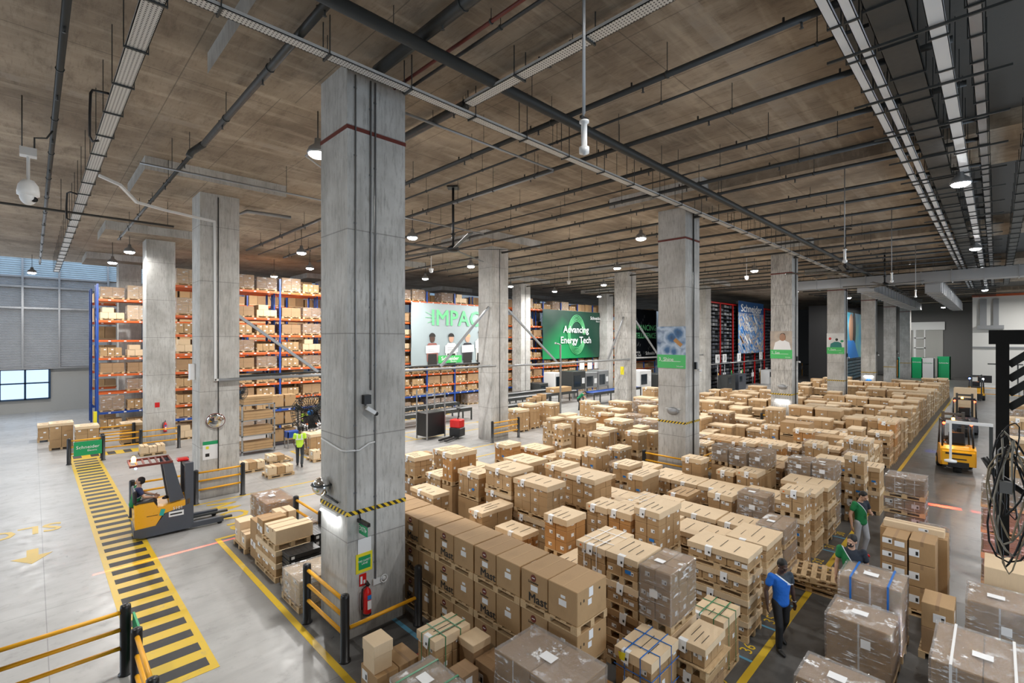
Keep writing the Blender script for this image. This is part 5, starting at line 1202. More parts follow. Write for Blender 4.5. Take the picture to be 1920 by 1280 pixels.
for k in range(3): MB().cbox((1.6+.1*k, -.05, H-.8-.3*k), (.9-.2*abs(k-1), .01, .03), 0, Matrix.Rotation(R(20-20*k), 3, 'Y')).build('accent_line', M['letter_green'], t)
skin = {k: plain('skin_'+k, c, .5) for k, c in dict(light=(.55, .33, .23), mid=(.38, .21, .13), dark=(.075, .04, .028)).items()}
for k, (xx, zz_, sk, top) in enumerate(((1.9, 0, 'dark', (.3, .12, .1)), (3.75, 0, 'light', (.75, .75, .75)), (5.45, 0, 'light', (.03, .03, .04)), (6.9, .35, 'light', (.7, .65, .6)))):
    tm = plain('printed_shirt_%d' % k, top, .6); b = MB(); z1 = 1.75+zz_
    b.prism([(xx-.5, .3), (xx-.55, 1.5+zz_), (xx-.35, 1.75+zz_), (xx+.35, 1.75+zz_), (xx+.55, 1.5+zz_), (xx+.5, .3)], -.062, -.05, 0, 'XZ'); b.prism([(xx-.45, .03), (xx-.4, .9), (xx+.4, .9), (xx+.45, .03)], -.066, -.062, 1, 'XZ')
    b.prism([(xx+.24*math.cos(a), z1+.36+.32*math.sin(a)) for a in [2*math.pi*q/16 for q in range(16)]], -.066, -.05, 2, 'XZ'); b.prism([(xx+.3*math.cos(a), z1+.5+.3*math.sin(a)) for a in [math.pi*q/10 for q in range(11)]], -.068, -.05, 1 if k != 2 else 3, 'XZ')
    b.prism([(xx-.62, .95+zz_), (xx-.62, 1.55+zz_), (xx+.68, 1.6+zz_), (xx+.66, 1.0+zz_)], -.075, -.068, 4, 'XZ')
    for q in range(3): b.box(xx-.4, -.078, 1.1+zz_+.13*q, xx+.4, -.075, 1.13+zz_+.13*q, 5)
    b.build('printed_person', [tm, M['ink'], skin[sk], M['wood'], M['white'], M['lampbody']], t)
MB().box(2.45, -.09, .15, 4.8, -.08, .75).build('green_plate', M['sign_lgreen'], t); text('lettering', 'Schneider', M['white'], .42, (3.6, -.1, .5), FACE_YMIN, t, bold=True); text('lettering', 'Electric', M['white'], .2, (3.95, -.1, .26), FACE_YMIN, t)
gm, nt, bb = new_mat('green_gradient_print'); tc = N(nt, 'ShaderNodeTexCoord'); sp = N(nt, 'ShaderNodeSeparateXYZ'); nt.links.new(tc.outputs['Object'], sp.inputs[0])
f = mth(nt, 'SUBTRACT', 1, mth(nt, 'ADD', mth(nt, 'MULTIPLY', mth(nt, 'ABSOLUTE', mth(nt, 'SUBTRACT', sp.outputs[0], 3.0)), .16), mth(nt, 'MULTIPLY', sp.outputs[2], .22))); n = N(nt, 'ShaderNodeClamp'); nt.links.new(f, n.inputs[0])
nt.links.new(mixc(nt, n.outputs[0], (.005, .05, .03), (.01, .42, .12)), bb.inputs['Base Color']); bb.inputs['Roughness'].default_value = .45
t, W, H = banner(35.2, 44.7, 3.6, 8.5, YB, gm, 'dark green banner reading Advancing Energy Tech with a glowing ring')
m = MB()
for q in range(5): m.tube([(5.3+(1.75-.12*q)*math.cos(a)*.85, -.06, 2.45+(2.05-.16*q)*math.sin(a)) for a in [2*math.pi*k/40 for k in range(38)]], .03, 5)
m.build('ring_print', M['letter_green'], t)
text('lettering', 'Advancing', M['white'], .98, (5.2, -.1, 2.95), FACE_YMIN, t, bold=True); text('lettering', 'Energy Tech', M['white'], .98, (5.2, -.1, 1.85), FACE_YMIN, t, bold=True)
text('lettering', 'Schneider', M['white'], .48, (8.7, -.08, H-.65), FACE_YMIN, t, bold=True); text('lettering', 'Electric', M['white'], .24, (9.1, -.08, H-.98), FACE_YMIN, t)
t, W, H = banner(50.2, 57.4, 2.9, 9.3, YB, plain('banner_black', (.006, .008, .012), .4), 'black banner reading Advancing Intelligence behind the cracked pillar')
text('lettering', 'ADVANCING', M['letter_green'], 1.0, (3.9, -.08, 4.1), FACE_YMIN, t, bold=True); text('lettering', 'INTELLIGENCE', M['letter_green'], .95, (3.9, -.08, 3.1), FACE_YMIN, t, bold=True, sx=.9); text('lettering', 'Schneider', M['white'], .6, (5.6, -.08, .9), FACE_YMIN, t, bold=True); text('lettering', 'Advancing\nEnergy Tech', M['white'], .42, (2.2, -.08, .9), FACE_YMIN, t)
rb = random.Random(3); m = MB()
for k in range(26): a = rb.uniform(0, 6.28); q = rb.uniform(1.6, 3.2); m.cbox((3.9+q*math.cos(a)*1.0, -.05, 3.3+q*math.sin(a)*.9), (.35, .01, .06), 0, Matrix.Rotation(-a, 3, 'Y'))
m.build('spark_print', M['lampbody'], t)
# small green sign beside the pallet truck pillar
t = empty('hanging_sign', (28.45, 31.2, 3.6), label='small bright green sign beside the pallet truck pillar', cat='sign'); MB().box(0, 0, 0, 1.7, .05, 1.35).box(.8, .05, .6, .86, .4, .66).build('board', M['sign_lgreen'], t); text('lettering', 'ZERO\nWASTE', M['white'], .4, (.85, -.01, .7), FACE_YMIN, t)
def photo_mat(name, cols, scale, sc=(1, 1, 1)):
    m, nt, b = new_mat(name); tc = N(nt, 'ShaderNodeTexCoord'); V = tc.outputs['Object']; mp = N(nt, 'ShaderNodeMapping'); mp.inputs['Scale'].default_value = sc; nt.links.new(V, mp.inputs['Vector'])
    v = N(nt, 'ShaderNodeTexVoronoi'); v.inputs['Scale'].default_value = scale; nt.links.new(mp.outputs[0], v.inputs['Vector']); n = noise(nt, V, scale*.6, 5, .6)
    cr = N(nt, 'ShaderNodeValToRGB'); nt.links.new(mth(nt, 'ADD', mth(nt, 'MULTIPLY', v.outputs['Distance'], .55), mth(nt, 'MULTIPLY', n, .6)), cr.inputs[0])
    e = cr.color_ramp.elements; e[0].position = .25; e[0].color = rgba(cols[0]); e[1].position = .8; e[1].color = rgba(cols[-1])
    for k, c in enumerate(cols[1:-1]): q = e.new(.25+.55*(k+1)/(len(cols)-1)); q.color = rgba(c)
    nt.links.new(cr.outputs[0], b.inputs['Base Color']); b.inputs['Roughness'].default_value = .4; return m
PHO = [photo_mat('blue_bokeh_print', [(.01, .03, .09), (.03, .12, .28), (.45, .55, .68), (.02, .07, .18)], 2.2), photo_mat('portrait_print', [(.3, .26, .22), (.5, .42, .34), (.35, .3, .26)], 2), photo_mat('pale_print', [(.6, .62, .6), (.8, .8, .78)], 2)]
for i, (num, word, ph) in {1: ('3.', 'Shine', 0), 2: ('2.', 'Set', 1), 3: ('1.', 'Sort', 2)}.items():
    X = CX[i]-.02; Y0 = CY[0]-.02; t = empty('photo_card', (X, Y0, 4.4), label='tall card with photo and green panel on the %s' % ('second thick pillar', 'middle photo-card pillar', 'third photo-card pillar')[i-1], cat='sign')
    H1, H2 = .52, 1.62
    MB().box(-.02, 0, H1, 0, CD+.04, H2).build('photo_panel', PHO[ph], t); MB().box(-.02, 0, 0, 0, CD+.04, H1).build('green_panel', M['sign_lgreen'] if i > 0 else 0, t)
    text('lettering', num + ' ' + word, M['white'], .2, (-.024, CD-.02, H1-.18), FACE_XMIN, t, 'LEFT'); text('lettering', 'Schneider', M['white'], .07, (-.024, .22, .08), FACE_XMIN, t)
    MB().box(-.023, .2, .26, -.02, 1.0, .275).build('small_print', M['white'], t)
    if i == 1: MB().cbox((-.028, .3, 1.0), (.006, .38, .14), 0, Matrix.Rotation(R(40), 3, 'X')).build('orange_object', M['ocard'], t)
    if i == 2: m = MB(); m.ball((-.03, .5, 1.25), (.03, .17, .22), 8); m.build('printed_head', skin['mid'], t); m = MB(); m.ball((0, .5, 1.4), (.035, .17, .12), 8).build('printed_hair', M['ink'], t); MB().prism([(.05, H1), (.15, .95), (.4, 1.08), (.65, 1.08), (.9, .95), (1.0, H1)], -.035, -.02, plane='YZ').build('printed_shirt', M['white'], t)
    if i == 3: m = MB(); m.ball((0, .5, 1.12), (.03, .13, .15), 8); m.build('printed_head', M['ink'], t); MB().prism([(.15, H1), (.2, .85), (.4, .95), (.65, .95), (.9, .8), (.95, H1)], -.035, -.02, plane='YZ').build('printed_figure', plain('teal_print', (.02, .2, .18), .5), t); MB().ball((0, .95, 1.2), (.03, .13, .15), 8).build('red_balloon', M['red'], t); MB().ball((0, .15, 1.0), (.03, .15, .12), 8).build('green_balloon', M['sign_green'], t)

# ------------------------------------------------------------------ automated storage block with posters
YS = 21.7
t = empty('automated_storage_rack', (49, YS, 0), label='tall black automated tote storage with red posts behind the pillars', cat='storage rack')
MB().box(0, .9, 0, 31, 3.5, 9.9).build('carcass', M['black'], t)
m = MB(); x = 0
while x < 31:
    for z in [.3+.42*k for k in range(22)]: m.box(x, .02, z, x+1.5, .9, z+.03)
    x += 1.6
m.build('shelves', M['dsteel'], t)['kind'] = 'stuff'
m = MB(); rs = random.Random(9)
for xx in range(19):
    for z in range(22):
        for e in (0, 1):
            if rs.random() < .85: m.box(1.6*xx+.06+.72*e, .1, .34+.42*z, 1.6*xx+.7+.72*e, .85, .34+.42*z+rs.choice((.2, .28)), 0 if rs.random() < .8 else 1)
m.build('totes', [M['fork_grey'], M['lampbody']], t)['kind'] = 'stuff'
for k in range(9): MB().box(1.4+3.6*k, -.08, 0, 1.52+3.6*k, .04, 9.6).build('red_post', M['red'], t)
MB().box(0, -.05, 9.5, 31, .05, 9.65).build('red_beam', M['red'], t)
xa, xb = onY(1384, YS-.3), onY(1431, YS-.3); xa, xb = onY(1384, 21.3), onY(1431, 21.3)
t = empty('city_banner', (xa, 21.3, 3.9), label='tall blue banner with a lit city grid on the black storage', cat='banner')
city = photo_mat('city_grid_print', [(.01, .05, .2), (.02, .16, .5), (.62, .5, .34), (.03, .2, .5), (.6, .64, .7)], 1.6, (1, 1, 1)); Wb = xb-xa
MB().box(0, -.03, 0, Wb, 0, 6.2).box(.2, 0, 6.0, .26, .34, 6.06).build('cloth', city, t); rc = random.Random(4); m = MB()
for k in range(30): m.cbox((rc.uniform(.9, Wb-.9), -.05, rc.uniform(.5, 4.4)), (rc.uniform(.5, 1.5), .01, rc.uniform(.08, .3)), rc.choice((0, 0, 1, 2)), Matrix.Rotation(R(38), 3, 'Y'))
m.build('street_print', [M['blue'], M['white'], M['ocard']], t)
MB().box(0, -.035, 4.8, Wb, -.03, 6.2).build('blue_header', plain('header_blue', (.02, .1, .3), .5), t)
text('lettering', 'Schneider', M['white'], 1.25, (Wb/2, -.06, 5.35), FACE_YMIN, t, bold=True, sx=Wb/6.3); text('lettering', 'Electric', M['white'], .6, (Wb*.68, -.06, 4.85), FACE_YMIN, t, sx=Wb/6.3); text('lettering', 'Electrify', M['white'], .9, (Wb/2, -.06, 3.0), FACE_YMIN, t, sx=Wb/6.5)
# numbered bay signs and posts in front of it
for k, (px, s_) in enumerate(((1346, '4'), (1359, '3'), (1386, '3'), (1427, '2'), (1535, '1'))):
    X = onY(px, 20.9); t = empty('bay_number_sign', (X, 20.9, 3.05), label='white square sign with number %s %s' % ({'4': 'four', '3': 'three', '2': 'two', '1': 'one'}[s_], ('over the storage gate', 'over the storage gate beside number four', 'below the city banner edge', 'under the city banner corner', 'beside the third photo-card pillar')[k]), cat='sign')
    MB().box(-.5, 0, 0, .5, .05, .9).build('board', M['white'], t); text('lettering', s_, M['ink'], .8, (0, -.01, .45), FACE_YMIN, t); MB().tube([(0, .03, -3.05), (0, .03, 0)], .04, 6).build('pole', M['steel'], t)
for k, px in enumerate((1347, 1358, 1390, 1411, 1425, 1437, 1504, 1519, 1528, 1540)):
    X = onY(px, 21.25); t = empty('station_notice', (X, 21.25, 0), label='small white notice on a pole, %s along the storage gate' % ordw(k), cat='notice')
    MB().tube([(0, 0, 0), (0, 0, 1.9)], .05, 6).build('pole', M[('rail', 'steel')[k % 2]], t); MB().box(-.35, -.03, 1.35 if k % 3 else 1.0, .35, 0, 1.9 if k % 3 else 1.5).build('sheet', M['white'], t)
gantry([(49, 20.9, 2.95), (80, 20.9, 2.95)], .06, 'thin rail carrying the numbered white signs')
for k, px in enumerate((1364, 1385, 1442, 1470, 1520)):
    X = onY(px, 19.9); t = empty('control_cabinet', (X, 19.9, 0), label='machine cabinet at the storage gate, %s from the second thick pillar' % ordw(k), cat='cabinet')
    MB().bbox(0, 0, 0, 2.2, 1.0, 1.75, .03).build('body', M[('dsteel', 'fork_grey', 'wpaint', 'wpaint', 'dsteel')[k]], t); MB().box(.3, -.02, .9, 1.0, 0, 1.5).build('screen', M['glassy'], t); MB().tube([(1.9, .3, 1.75), (1.9, .3, 2.2)], .05, 8).build('signal_lamp', M['sign_lgreen'], t)
# second block nearer the aisle, with posters
t = empty('poster_storage_block', (70, 13.9, 0), label='black storage block with posters beyond the third photo-card pillar', cat='storage rack')
MB().box(0, 0, 0, 28, 3, 9.8).build('carcass', M['black'], t); m = MB()
for k in range(28):
    for z in range(21): m.box(k+.06, -.25, .3+.42*z, k+.94, -.01, .3+.42*z+.3)
m.build('blue_totes', plain('blue_grey_tote', (.06, .12, .17), .4), t)['kind'] = 'stuff'
t = empty('woman_poster', (70.2, 13.6, 3.1), label='blue and green poster with a smiling face between two pillars', cat='banner')
MB().box(0, -.03, 0, 13, 0, 6.0).build('cloth', photo_mat('teal_print_large', [(.02, .2, .25), (.05, .3, .5), (.2, .45, .4)], .5), t); MB().ball((6.5, -.02, 4.0), (1.6, .06, 1.9), 10).build('printed_head', skin['mid'], t); MB().ball((8.3, -.02, 3.9), (1.1, .08, 2.3), 10).build('printed_hair', M['ink'], t); MB().prism([(3, 0), (4, 2.3), (8, 2.3), (11, 0)], -.09, -.03, plane='XZ').build('printed_jacket', M['blue'], t)
t = empty('ring_poster', (86, 13.6, 1.5), label='dark poster with a thin green ring beyond the blue sign pillar', cat='banner')
MB().box(0, -.03, 0, 11, 0, 7.6).build('cloth', plain('poster_dark', (.01, .03, .035), .4), t); MB().tube([(5.5+3.2*math.cos(a), -.05, 4+3.2*math.sin(a)) for a in [2*math.pi*k/36 for k in range(34)]], .12, 6).build('ring_print', M['letter_green'], t)
# far end: green and white bins, shelving
for k, (px, m_) in enumerate(((1706, 'teal'), (1731, 'sign_green'), (1752, 'white'), (1782, 'sign_green'))):
    bx_, by_ = at(px, 709 if k < 2 else 712, 0); t = empty('fabric_bin', (bx_, by_, 0), label=('pale green bin with white lettering at the far end of the aisle', 'dark green bin next to the pale green one', 'white bin between two green bins', 'tallest dark green bin beside the dark corner')[k], cat='bin')
    mt = M[m_] if m_ != 'teal' else plain('teal_fabric', (.08, .45, .38), .6)
    MB().box(0, 0, 0, .1, 1.35, 3.0 if k < 3 else 3.2).box(0, 0, 0, 1.2, .1, 3.0 if k < 3 else 3.2).box(0, 1.25, 0, 1.2, 1.35, 2.9).box(1.1, 0, 0, 1.2, 1.35, 2.9).box(.1, .1, 0, 1.1, 1.25, .1).build('body', mt, t); text('lettering', 'Schneider', M['white'] if m_ != 'white' else M['sign_green'], .26, (-.01, .68, 2.3), FACE_XMIN, t)
t = empty('orange_cabinet', (92.5, 10.6, 0), label='orange cage cabinet beside the farthest pillar', cat='cabinet'); MB().bbox(0, 0, 0, 1.5, 1.6, 2.4, .03).build('body', M['rail'], t); MB().box(.1, -.02, .3, 1.4, 0, 2.2).build('door', M['ocard'], t)
t = empty('far_bench', (66, -1.6, 0), label='packing bench with a screen before the white block wall', cat='bench'); MB().box(0, 0, .85, 1.2, 3, .95).build('worktop', M['wpaint'], t)
for a in (0, 1.1):
    for b_ in (0, 2.9): MB().box(a, b_, 0, a+.1, b_+.1, .85).build('leg', M['steel'], t)
MB().box(.1, 1.9, 1.3, .2, 2.9, 2.0).build('screen', M['black'], t); MB().box(.1, .1, .95, .2, .2, 3.2).box(.1, 1.2, .95, .2, 1.3, 3.2).box(.0, -.2, 3.1, .5, 2.2, 3.2).build('upper_frame', M['dsteel'], t)
barrier([(63, -1.8), (63, 1.2)], 'pale barrier in front of the far packing bench', zs=(.45, 1.0))
for k, (x, y, lab) in enumerate(((24.5, -1.5, 'beside the black frame post'), (26.5, -1.4, 'second past the black frame post'), (31, -1.2, 'third past the black frame post'), (34.5, -1.3, 'fourth past the black frame post'), (38.5, -1.2, 'fifth past the black frame post'))):
    pallet(x, y, 0, .9, 1.2, 'pallet of the carton load ' + lab); o = make_load('lid', .88, 1.18, 1.0, 1, 900+k); o.location = (x+.01, y+.01, .126); prop(o, 'carton load across the lane, ' + lab, 'carton load')
    pallet(x, y, 1.15, .9, 1.2, 'upper pallet of the carton load ' + lab); o = make_load('wrap' if k % 2 else 'lid', .88, 1.18, .7, 1, 950+k); o.location = (x+.01, y+.01, 1.276); prop(o, 'upper carton load across the lane, ' + lab, 'carton load')

# ------------------------------------------------------------------ conveyors and packing machines
def conveyor(x0, x1, y0, w, z, label, tray='steel', axis='X'):
    t = empty('roller_conveyor', (x0, y0, 0), label=label, cat='conveyor'); L = x1-x0
    MB().box(0, 0, z-.22, L, .06, z).box(0, w-.06, z-.22, L, w, z).box(0, .06, z-.22, L, w-.06, z-.18).build('side_frame', M['dsteel'], t)
    m = MB(); x = .1
    while x < L: m.tube([(x, .06, z-.03), (x, w-.06, z-.03)], .035, 6); x += .22
    m.build('rollers', M[tray], t)['kind'] = 'stuff'
    n = max(2, int(L/2.2)+1)
    for k in range(n):
        for yy in (.0, w-.08): MB().box((L-.08)*k/(n-1), yy, 0, (L-.08)*k/(n-1)+.08, yy+.08, z-.2).build('leg', M['dsteel'], t)
    return t
conveyor(15.4, 21.5, 25.6, 1.0, .85, 'long conveyor left of the pallet truck pillar'); conveyor(14.0, 21.5, 27.0, .8, 1.1, 'raised conveyor behind the long conveyor')
conveyor(22.0, 27.8, 24.0, .9, .9, 'shorter conveyor right of the pallet truck pillar with small cartons'); conveyor(24.0, 34.5, 26.4, 1.0, 1.0, 'long conveyor carrying a wide flat carton'); conveyor(33, 40.5, 23.6, 1.2, 1.1, 'blue-edged conveyor behind the worker in green', 'rack_blue'); conveyor(27.5, 32.5, 28.0, 1.0, 1.1, 'rear conveyor before the long rack')
for x, y, z, a, b_, h, l in ((31.2, 26.45, 1.0, 2.4, .9, .4, 'wide flat carton on the long conveyor'), (26.5, 24.1, .9, .5, .5, .4, 'small carton on the shorter conveyor'), (27.1, 24.1, .9, .45, .6, .5, 'second small carton on the shorter conveyor'), (25.9, 24.15, .9, .45, .5, .3, 'lowest carton on the shorter conveyor')): carton(x, y, z, a, b_, h, l, 'card', lab=1)
for k, (px, Y, w, h, m_, lab) in enumerate(((1040, 29.2, 1.2, 2.4, 'wpaint', 'white control cabinet with a screen beside the conveyors'), (1074, 27.4, 1.95, 2.6, 'dsteel', 'dark open-framed sealing machine under the green banner'), (1098, 27.4, 1.95, 2.4, 'lampbody', 'grey sealing machine beside the open-framed one'), (1122, 27.4, 1.8, 2.5, 'lampbody', 'tall grey machine next to the cracked pillar'),
                                            (1200, 24.5, 2.2, 2.5, 'wpaint', 'pale machine right of the cracked pillar'), (1232, 24.5, 2.2, 2.0, 'dsteel', 'dark low machine right of the cracked pillar'), (1012, 29.5, 1.2, 1.5, 'dsteel', 'dark low cabinet left of the white control cabinet'))):
    X = onY(px, Y); t = empty('packing_machine', (X, Y, 0), label=lab, cat='machine')
    b = MB(); b.bbox(0, 0, .9 if k in (1, 2, 3) else 0, w, 1.4, h, .04)
    b.build('housing', M[m_], t); MB().box(.2, -.03, h*.45, w*.6, -.0, h*.85).build('window', M['glassy'], t); MB().box(w*.7, -.04, h*.55, w*.9, 0, h*.75).build('control_panel', M['white'] if k else M['sign_lgreen'], t)
    if k in (1, 2, 3):
        for a in (0, w-.1):
            for b_ in (0, 1.3): MB().box(a, b_, 0, a+.1, b_+.1, .9).build('leg', M['steel'], t)
for k, px in enumerate((1093, 1108, 1121, 1135)): X = onY(px, 31.1); thing('shelf_notice', MB().box(X, 31.54, 2.3, X+.85, 31.575, 3.3), M['white'], 'square white notice on the rack under the green banner, %s in its line' % ordw(k), 'notice')
# pallet truck beside the tall-post trolley
t = empty('pallet_truck', (16.6, 21.3, 0), R(20), label='red-topped electric pallet truck in front of its pillar', cat='pallet truck')
MB().bbox(0, -.35, .12, .6, .35, .6, .04).build('chassis', M['black'], t); MB().bbox(.02, -.33, .6, .56, .33, 1.05, .04).build('hood', M['red'], t); MB().tube([(.3, 0, .9), (.55, 0, 1.5), (.55, .18, 1.6), (.55, -.18, 1.6), (.55, 0, 1.5)], .035, 8).build('tiller', M['black'], t)
for yy in (-.25, .12): MB().box(-1.2, yy, .08, .05, yy+.14, .16).build('fork', M['black'], t)
MB().lathe([(.1, -.05), (.1, .05), (.001, .05)], (.35, 0, .1), 12, axis='Y').build('wheel', M['rubber'], t)
t = empty('cage_trolley', (15.2, 21.9, 0), R(5), label='black-bodied trolley with tall pale posts beside the pallet truck', cat='trolley')
MB().bbox(0, 0, .2, 1.3, .9, 1.5, .03).build('body', M['black'], t)
for a in (0, 1.28):
    for b_ in (0, .88): MB().box(a-.03, b_-.03, .05, a+.03, b_+.03, 2.7).build('post', M['steel'], t)
MB().box(0, -.02, 2.4, 1.3, .02, 2.45).box(0, .86, 2.4, 1.3, .9, 2.45).build('top_rail', M['steel'], t)

# ------------------------------------------------------------------ packing corner behind the mirror pillar
t = empty('packing_table', (10.3, 26.2, 0), R(-8), label='white packing table at the workers station', cat='table')
MB().box(0, 0, .82, 2.0, .9, .9).build('tabletop', M['wpaint'], t)
for a in (0, 1.92):
    for b_ in (0, .82): MB().box(a, b_, 0, a+.08, b_+.08, .82).build('leg', M['steel'], t)
MB().box(.1, .6, .9, .9, .64, 1.35).build('monitor', M['black'], t); MB().box(.2, .1, .9, .7, .5, .93).build('papers', M['orange'], t)
t = empty('blue_hand_trolley', (9.1, 25.2, 0), label='small blue trolley beside the packing table', cat='trolley'); MB().box(0, 0, .55, .6, .5, .85).build('basket', M['rack_blue'], t)
for a in (0, .55):
    for b_ in (0, .45): MB().box(a, b_, 0, a+.04, b_+.04, .9).build('leg', M['steel'], t)
t = empty('green_bin', (12.6, 26.4, 0), label='dark bin with a green lid beside the packing table', cat='bin'); MB().bbox(0, 0, 0, .8, .8, 1.0, .05).build('body', M['black'], t); MB().bbox(-.03, -.03, 1.0, .83, .83, 1.08, .03).build('lid', M['sign_green'], t)
def shelf_unit(x, y, w, n, h, label, mat='steel'):
    t = empty('shelf_unit', (x, y, 0), label=label, cat='shelf unit')
    for a in (0, w-.06):
        for b_ in (0, .74): MB().box(a, b_, 0, a+.06, b_+.06, h).build('post', M[mat], t)
    for k in range(n): MB().box(0, 0, .15+(h-.2)*k/(n-1), w, .8, .2+(h-.2)*k/(n-1)).build('shelf', M[mat], t)
    return t
shelf_unit(7.0, 25.2, 1.5, 4, 2.4, 'pale metal shelf unit of flat cartons behind the mirror pillar', 'steel'); shelf_unit(8.7, 26.4, 1.4, 3, 2.0, 'dark shelf unit with open boxes next to the pale one', 'dsteel')
rr = random.Random(12)
for k in range(4):
    for q in range(3): carton(7.07+rr.uniform(0, .05), 25.22, .205+.733*k+.13*q, 1.3, .72, .12, 'flat carton, %s in the pile on the %s shelf of the pale unit' % (ordw(q), ordw(k)), 'card', lab=0, group='flat cartons on the pale shelf unit')
for k, (x, z) in enumerate(((8.8, .2), (9.42, .2), (8.8, 1.1), (9.42, 1.1), (8.8, 2.0), (9.42, 2.0))): carton(x, 26.47, z+.005, .55, .6, .6, 'open brown box, %s on the dark shelf unit' % ordw(k), 'card', lab=1, group='boxes on the dark shelf unit')
thing('paper_post', MB().box(6.6, 24.8, 0, 6.66, 24.86, 2.0), M['wpaint'], 'white upright post at the shelf unit edge', 'post')
for k in range(6): thing('sheet_pile', MB().cbox((16.2+.9*0+11.1-.0, 30.6, .2), (.01, .01, .01)), M['card'], 'x', 'x') if False else None
# forklift truck seen from behind / front
def forklift(x, y, rz, label, load=None, beacon=True, lamps='red', body='fork_yellow', s=1.0):
    t = empty('forklift', (x, y, 0), rz, label=label, cat='forklift')              # local +X is forward
    m = MB(); m.prism([(-1.0, .32), (-1.08, .5), (-1.05, 1.0), (-.85, 1.12), (-.1, 1.08), (.1, .7), (.55, .62), (.6, .25), (-.3, .22)], -.55, .55, plane='XZ'); m.build('chassis', M[body], t)
    MB().prism([(-1.1, .35), (-1.12, .9), (-1.0, 1.0), (-.9, .95), (-.9, .3)], -.5, .5, plane='XZ').build('counterweight', M[body], t)
    MB().box(-1.13, -.4, .8, -1.1, .4, .87).box(-1.13, -.25, .6, -1.1, .25, .64).build('rear_grille', M['black'], t)
    MB().prism([(-1.125, .28), (-1.125, .5), (-.8, .5), (-.8, .2)], -.32, .32, plane='XZ').build('rear_wheel_arch', M['black'], t)
    for yy in (-.48, .48): fw = MB().lathe([(.001, -.1), (.26, -.1), (.28, -.06), (.28, .06), (.26, .1), (.001, .1)], (.35, yy, .28), 20, axis='Y').build('front_wheel', M['rubber'], t); MB().lathe([(.001, -.11), (.13, -.11), (.13, .11), (.001, .11)], (.35, yy, .28), 16, axis='Y').build('wheel_hub', M[body], fw)
    MB().lathe([(.001, -.12), (.22, -.12), (.22, .12), (.001, .12)], (-.75, 0, .22), 18, axis='Y').build('rear_wheel', M['rubber'], t)
    m = MB()
    for yy in (-.5, .5): m.tube([(-.9, yy*.95, 1.05), (-.75, yy*.92, 2.1)], .035, 6); m.tube([(.45, yy, .6), (.3, yy*.92, 2.1)], .035, 6); m.tube([(-.78, yy*.92, 2.1), (.32, yy*.92, 2.1)], .035, 6)
    for k in range(7): m.tube([(-.75+.17*k, -.46, 2.1), (-.75+.17*k, .46, 2.1)], .02, 6)
    og = m.build('overhead_guard', M['black'], t)
    MB().bbox(-.55, -.28, 1.05, -.1, .28, 1.2, .04).bbox(-.62, -.26, 1.15, -.5, .26, 1.65, .04).build('seat', M['black'], t)
    MB().tube([(.25, 0, .7), (.1, 0, 1.25)], .03, 6).lathe([(.15, 0), (.17, .02), (.15, .04)], (.1, 0, 1.25), 16).build('steering_wheel', M['black'], t)
    m = MB()
    for yy in (-.33, .33): m.box(.62, yy-.05, .1, .74, yy+.05, 2.35)
    m.box(.64, -.33, 2.2, .72, .33, 2.3); m.box(.64, -.33, 1.2, .72, .33, 1.28); m.build('mast', M['dsteel'], t)
    for yy in (-.28, .2): MB().box(.75, yy, .08, 1.85, yy+.1, .13).build('fork', M['black'], t)
    MB().box(.74, -.4, .15, .8, .4, .6).build('fork_carriage', M['black'], t)
    if beacon: MB().lathe([(.05, 2.14), (.05, 2.22), (.001, 2.24)], (-.5, .1, 0), 12).build('beacon', M['beacon'], og)
    if lamps == 'red':
        for yy in (-.42, .42): MB().ball((-.8, yy, 2.02), .05, 6).build('rear_lamp', M['redlamp'], og)
    else:
        for yy in (-.45, .45): MB().ball((.4, yy, 1.95), .07, 6).build('headlamp', M['headlamp' if yy > 0 else 'bluelamp'], og)
    return t
forklift(27.9, 1.25, R(8), 'yellow forklift seen from behind with amber beacon in the lane')
area_light('beacon_light', (27.4, 1.3, 2.4), (0, 0, 0), 25, .2, color=(1, .45, .1))
forklift(38.2, 1.3, R(2), 'second forklift in the lane, dark, with load raised in front', body='fork_grey')
forklift(61.5, 1.3, R(182), 'farthest forklift facing the camera with headlamps lit', body='fork_yellow', lamps='head')
carton(40.2, .85, .13, 1.0, 1.0, 2.4, 'tall tan carton carried by the second forklift', 'lid', lab=1, over=True)
def wallmount_blue(): pass
# red and blue warning projections from the trucks, one of them assumed and unseen: narrow lamps
def line_lamp(loc, target, power, color, width=.006, length=.35, name='line_lamp'):
    d = bpy.data.lights.new(name, 'SPOT'); d.energy = power; d.color = color; d.spot_size = R(100); d.spot_blend = .2; d.shadow_soft_size = .01
    o = bpy.data.objects.new(name, d); COL.objects.link(o); o.location = loc
    v = Vector(target) - Vector(loc); o.rotation_euler = v.to_track_quat('-Z', 'Y').to_euler()
    d.use_nodes = True; nt = d.node_tree; em = nt.nodes['Emission']; tc = N(nt, 'ShaderNodeTexCoord'); sp = N(nt, 'ShaderNodeSeparateXYZ'); nt.links.new(tc.outputs['Normal'], sp.inputs[0])
    ry = mth(nt, 'ABSOLUTE', mth(nt, 'DIVIDE', sp.outputs[1], sp.outputs[2])); rx = mth(nt, 'ABSOLUTE', mth(nt, 'DIVIDE', sp.outputs[0], sp.outputs[2]))
    nt.links.new(mth(nt, 'MULTIPLY', mth(nt, 'LESS_THAN', ry, width), mth(nt, 'LESS_THAN', rx, length)), em.inputs['Strength']); return o
line_lamp((25.6, 1.5, 2.0), (21.3, 1.2, 0), 2600, (1, .05, .02), .012, .42)
line_lamp((2.5, 16.3, 2.0), (2.5, 14.95, 0), 5200, (1, .06, .02), .012, .62)
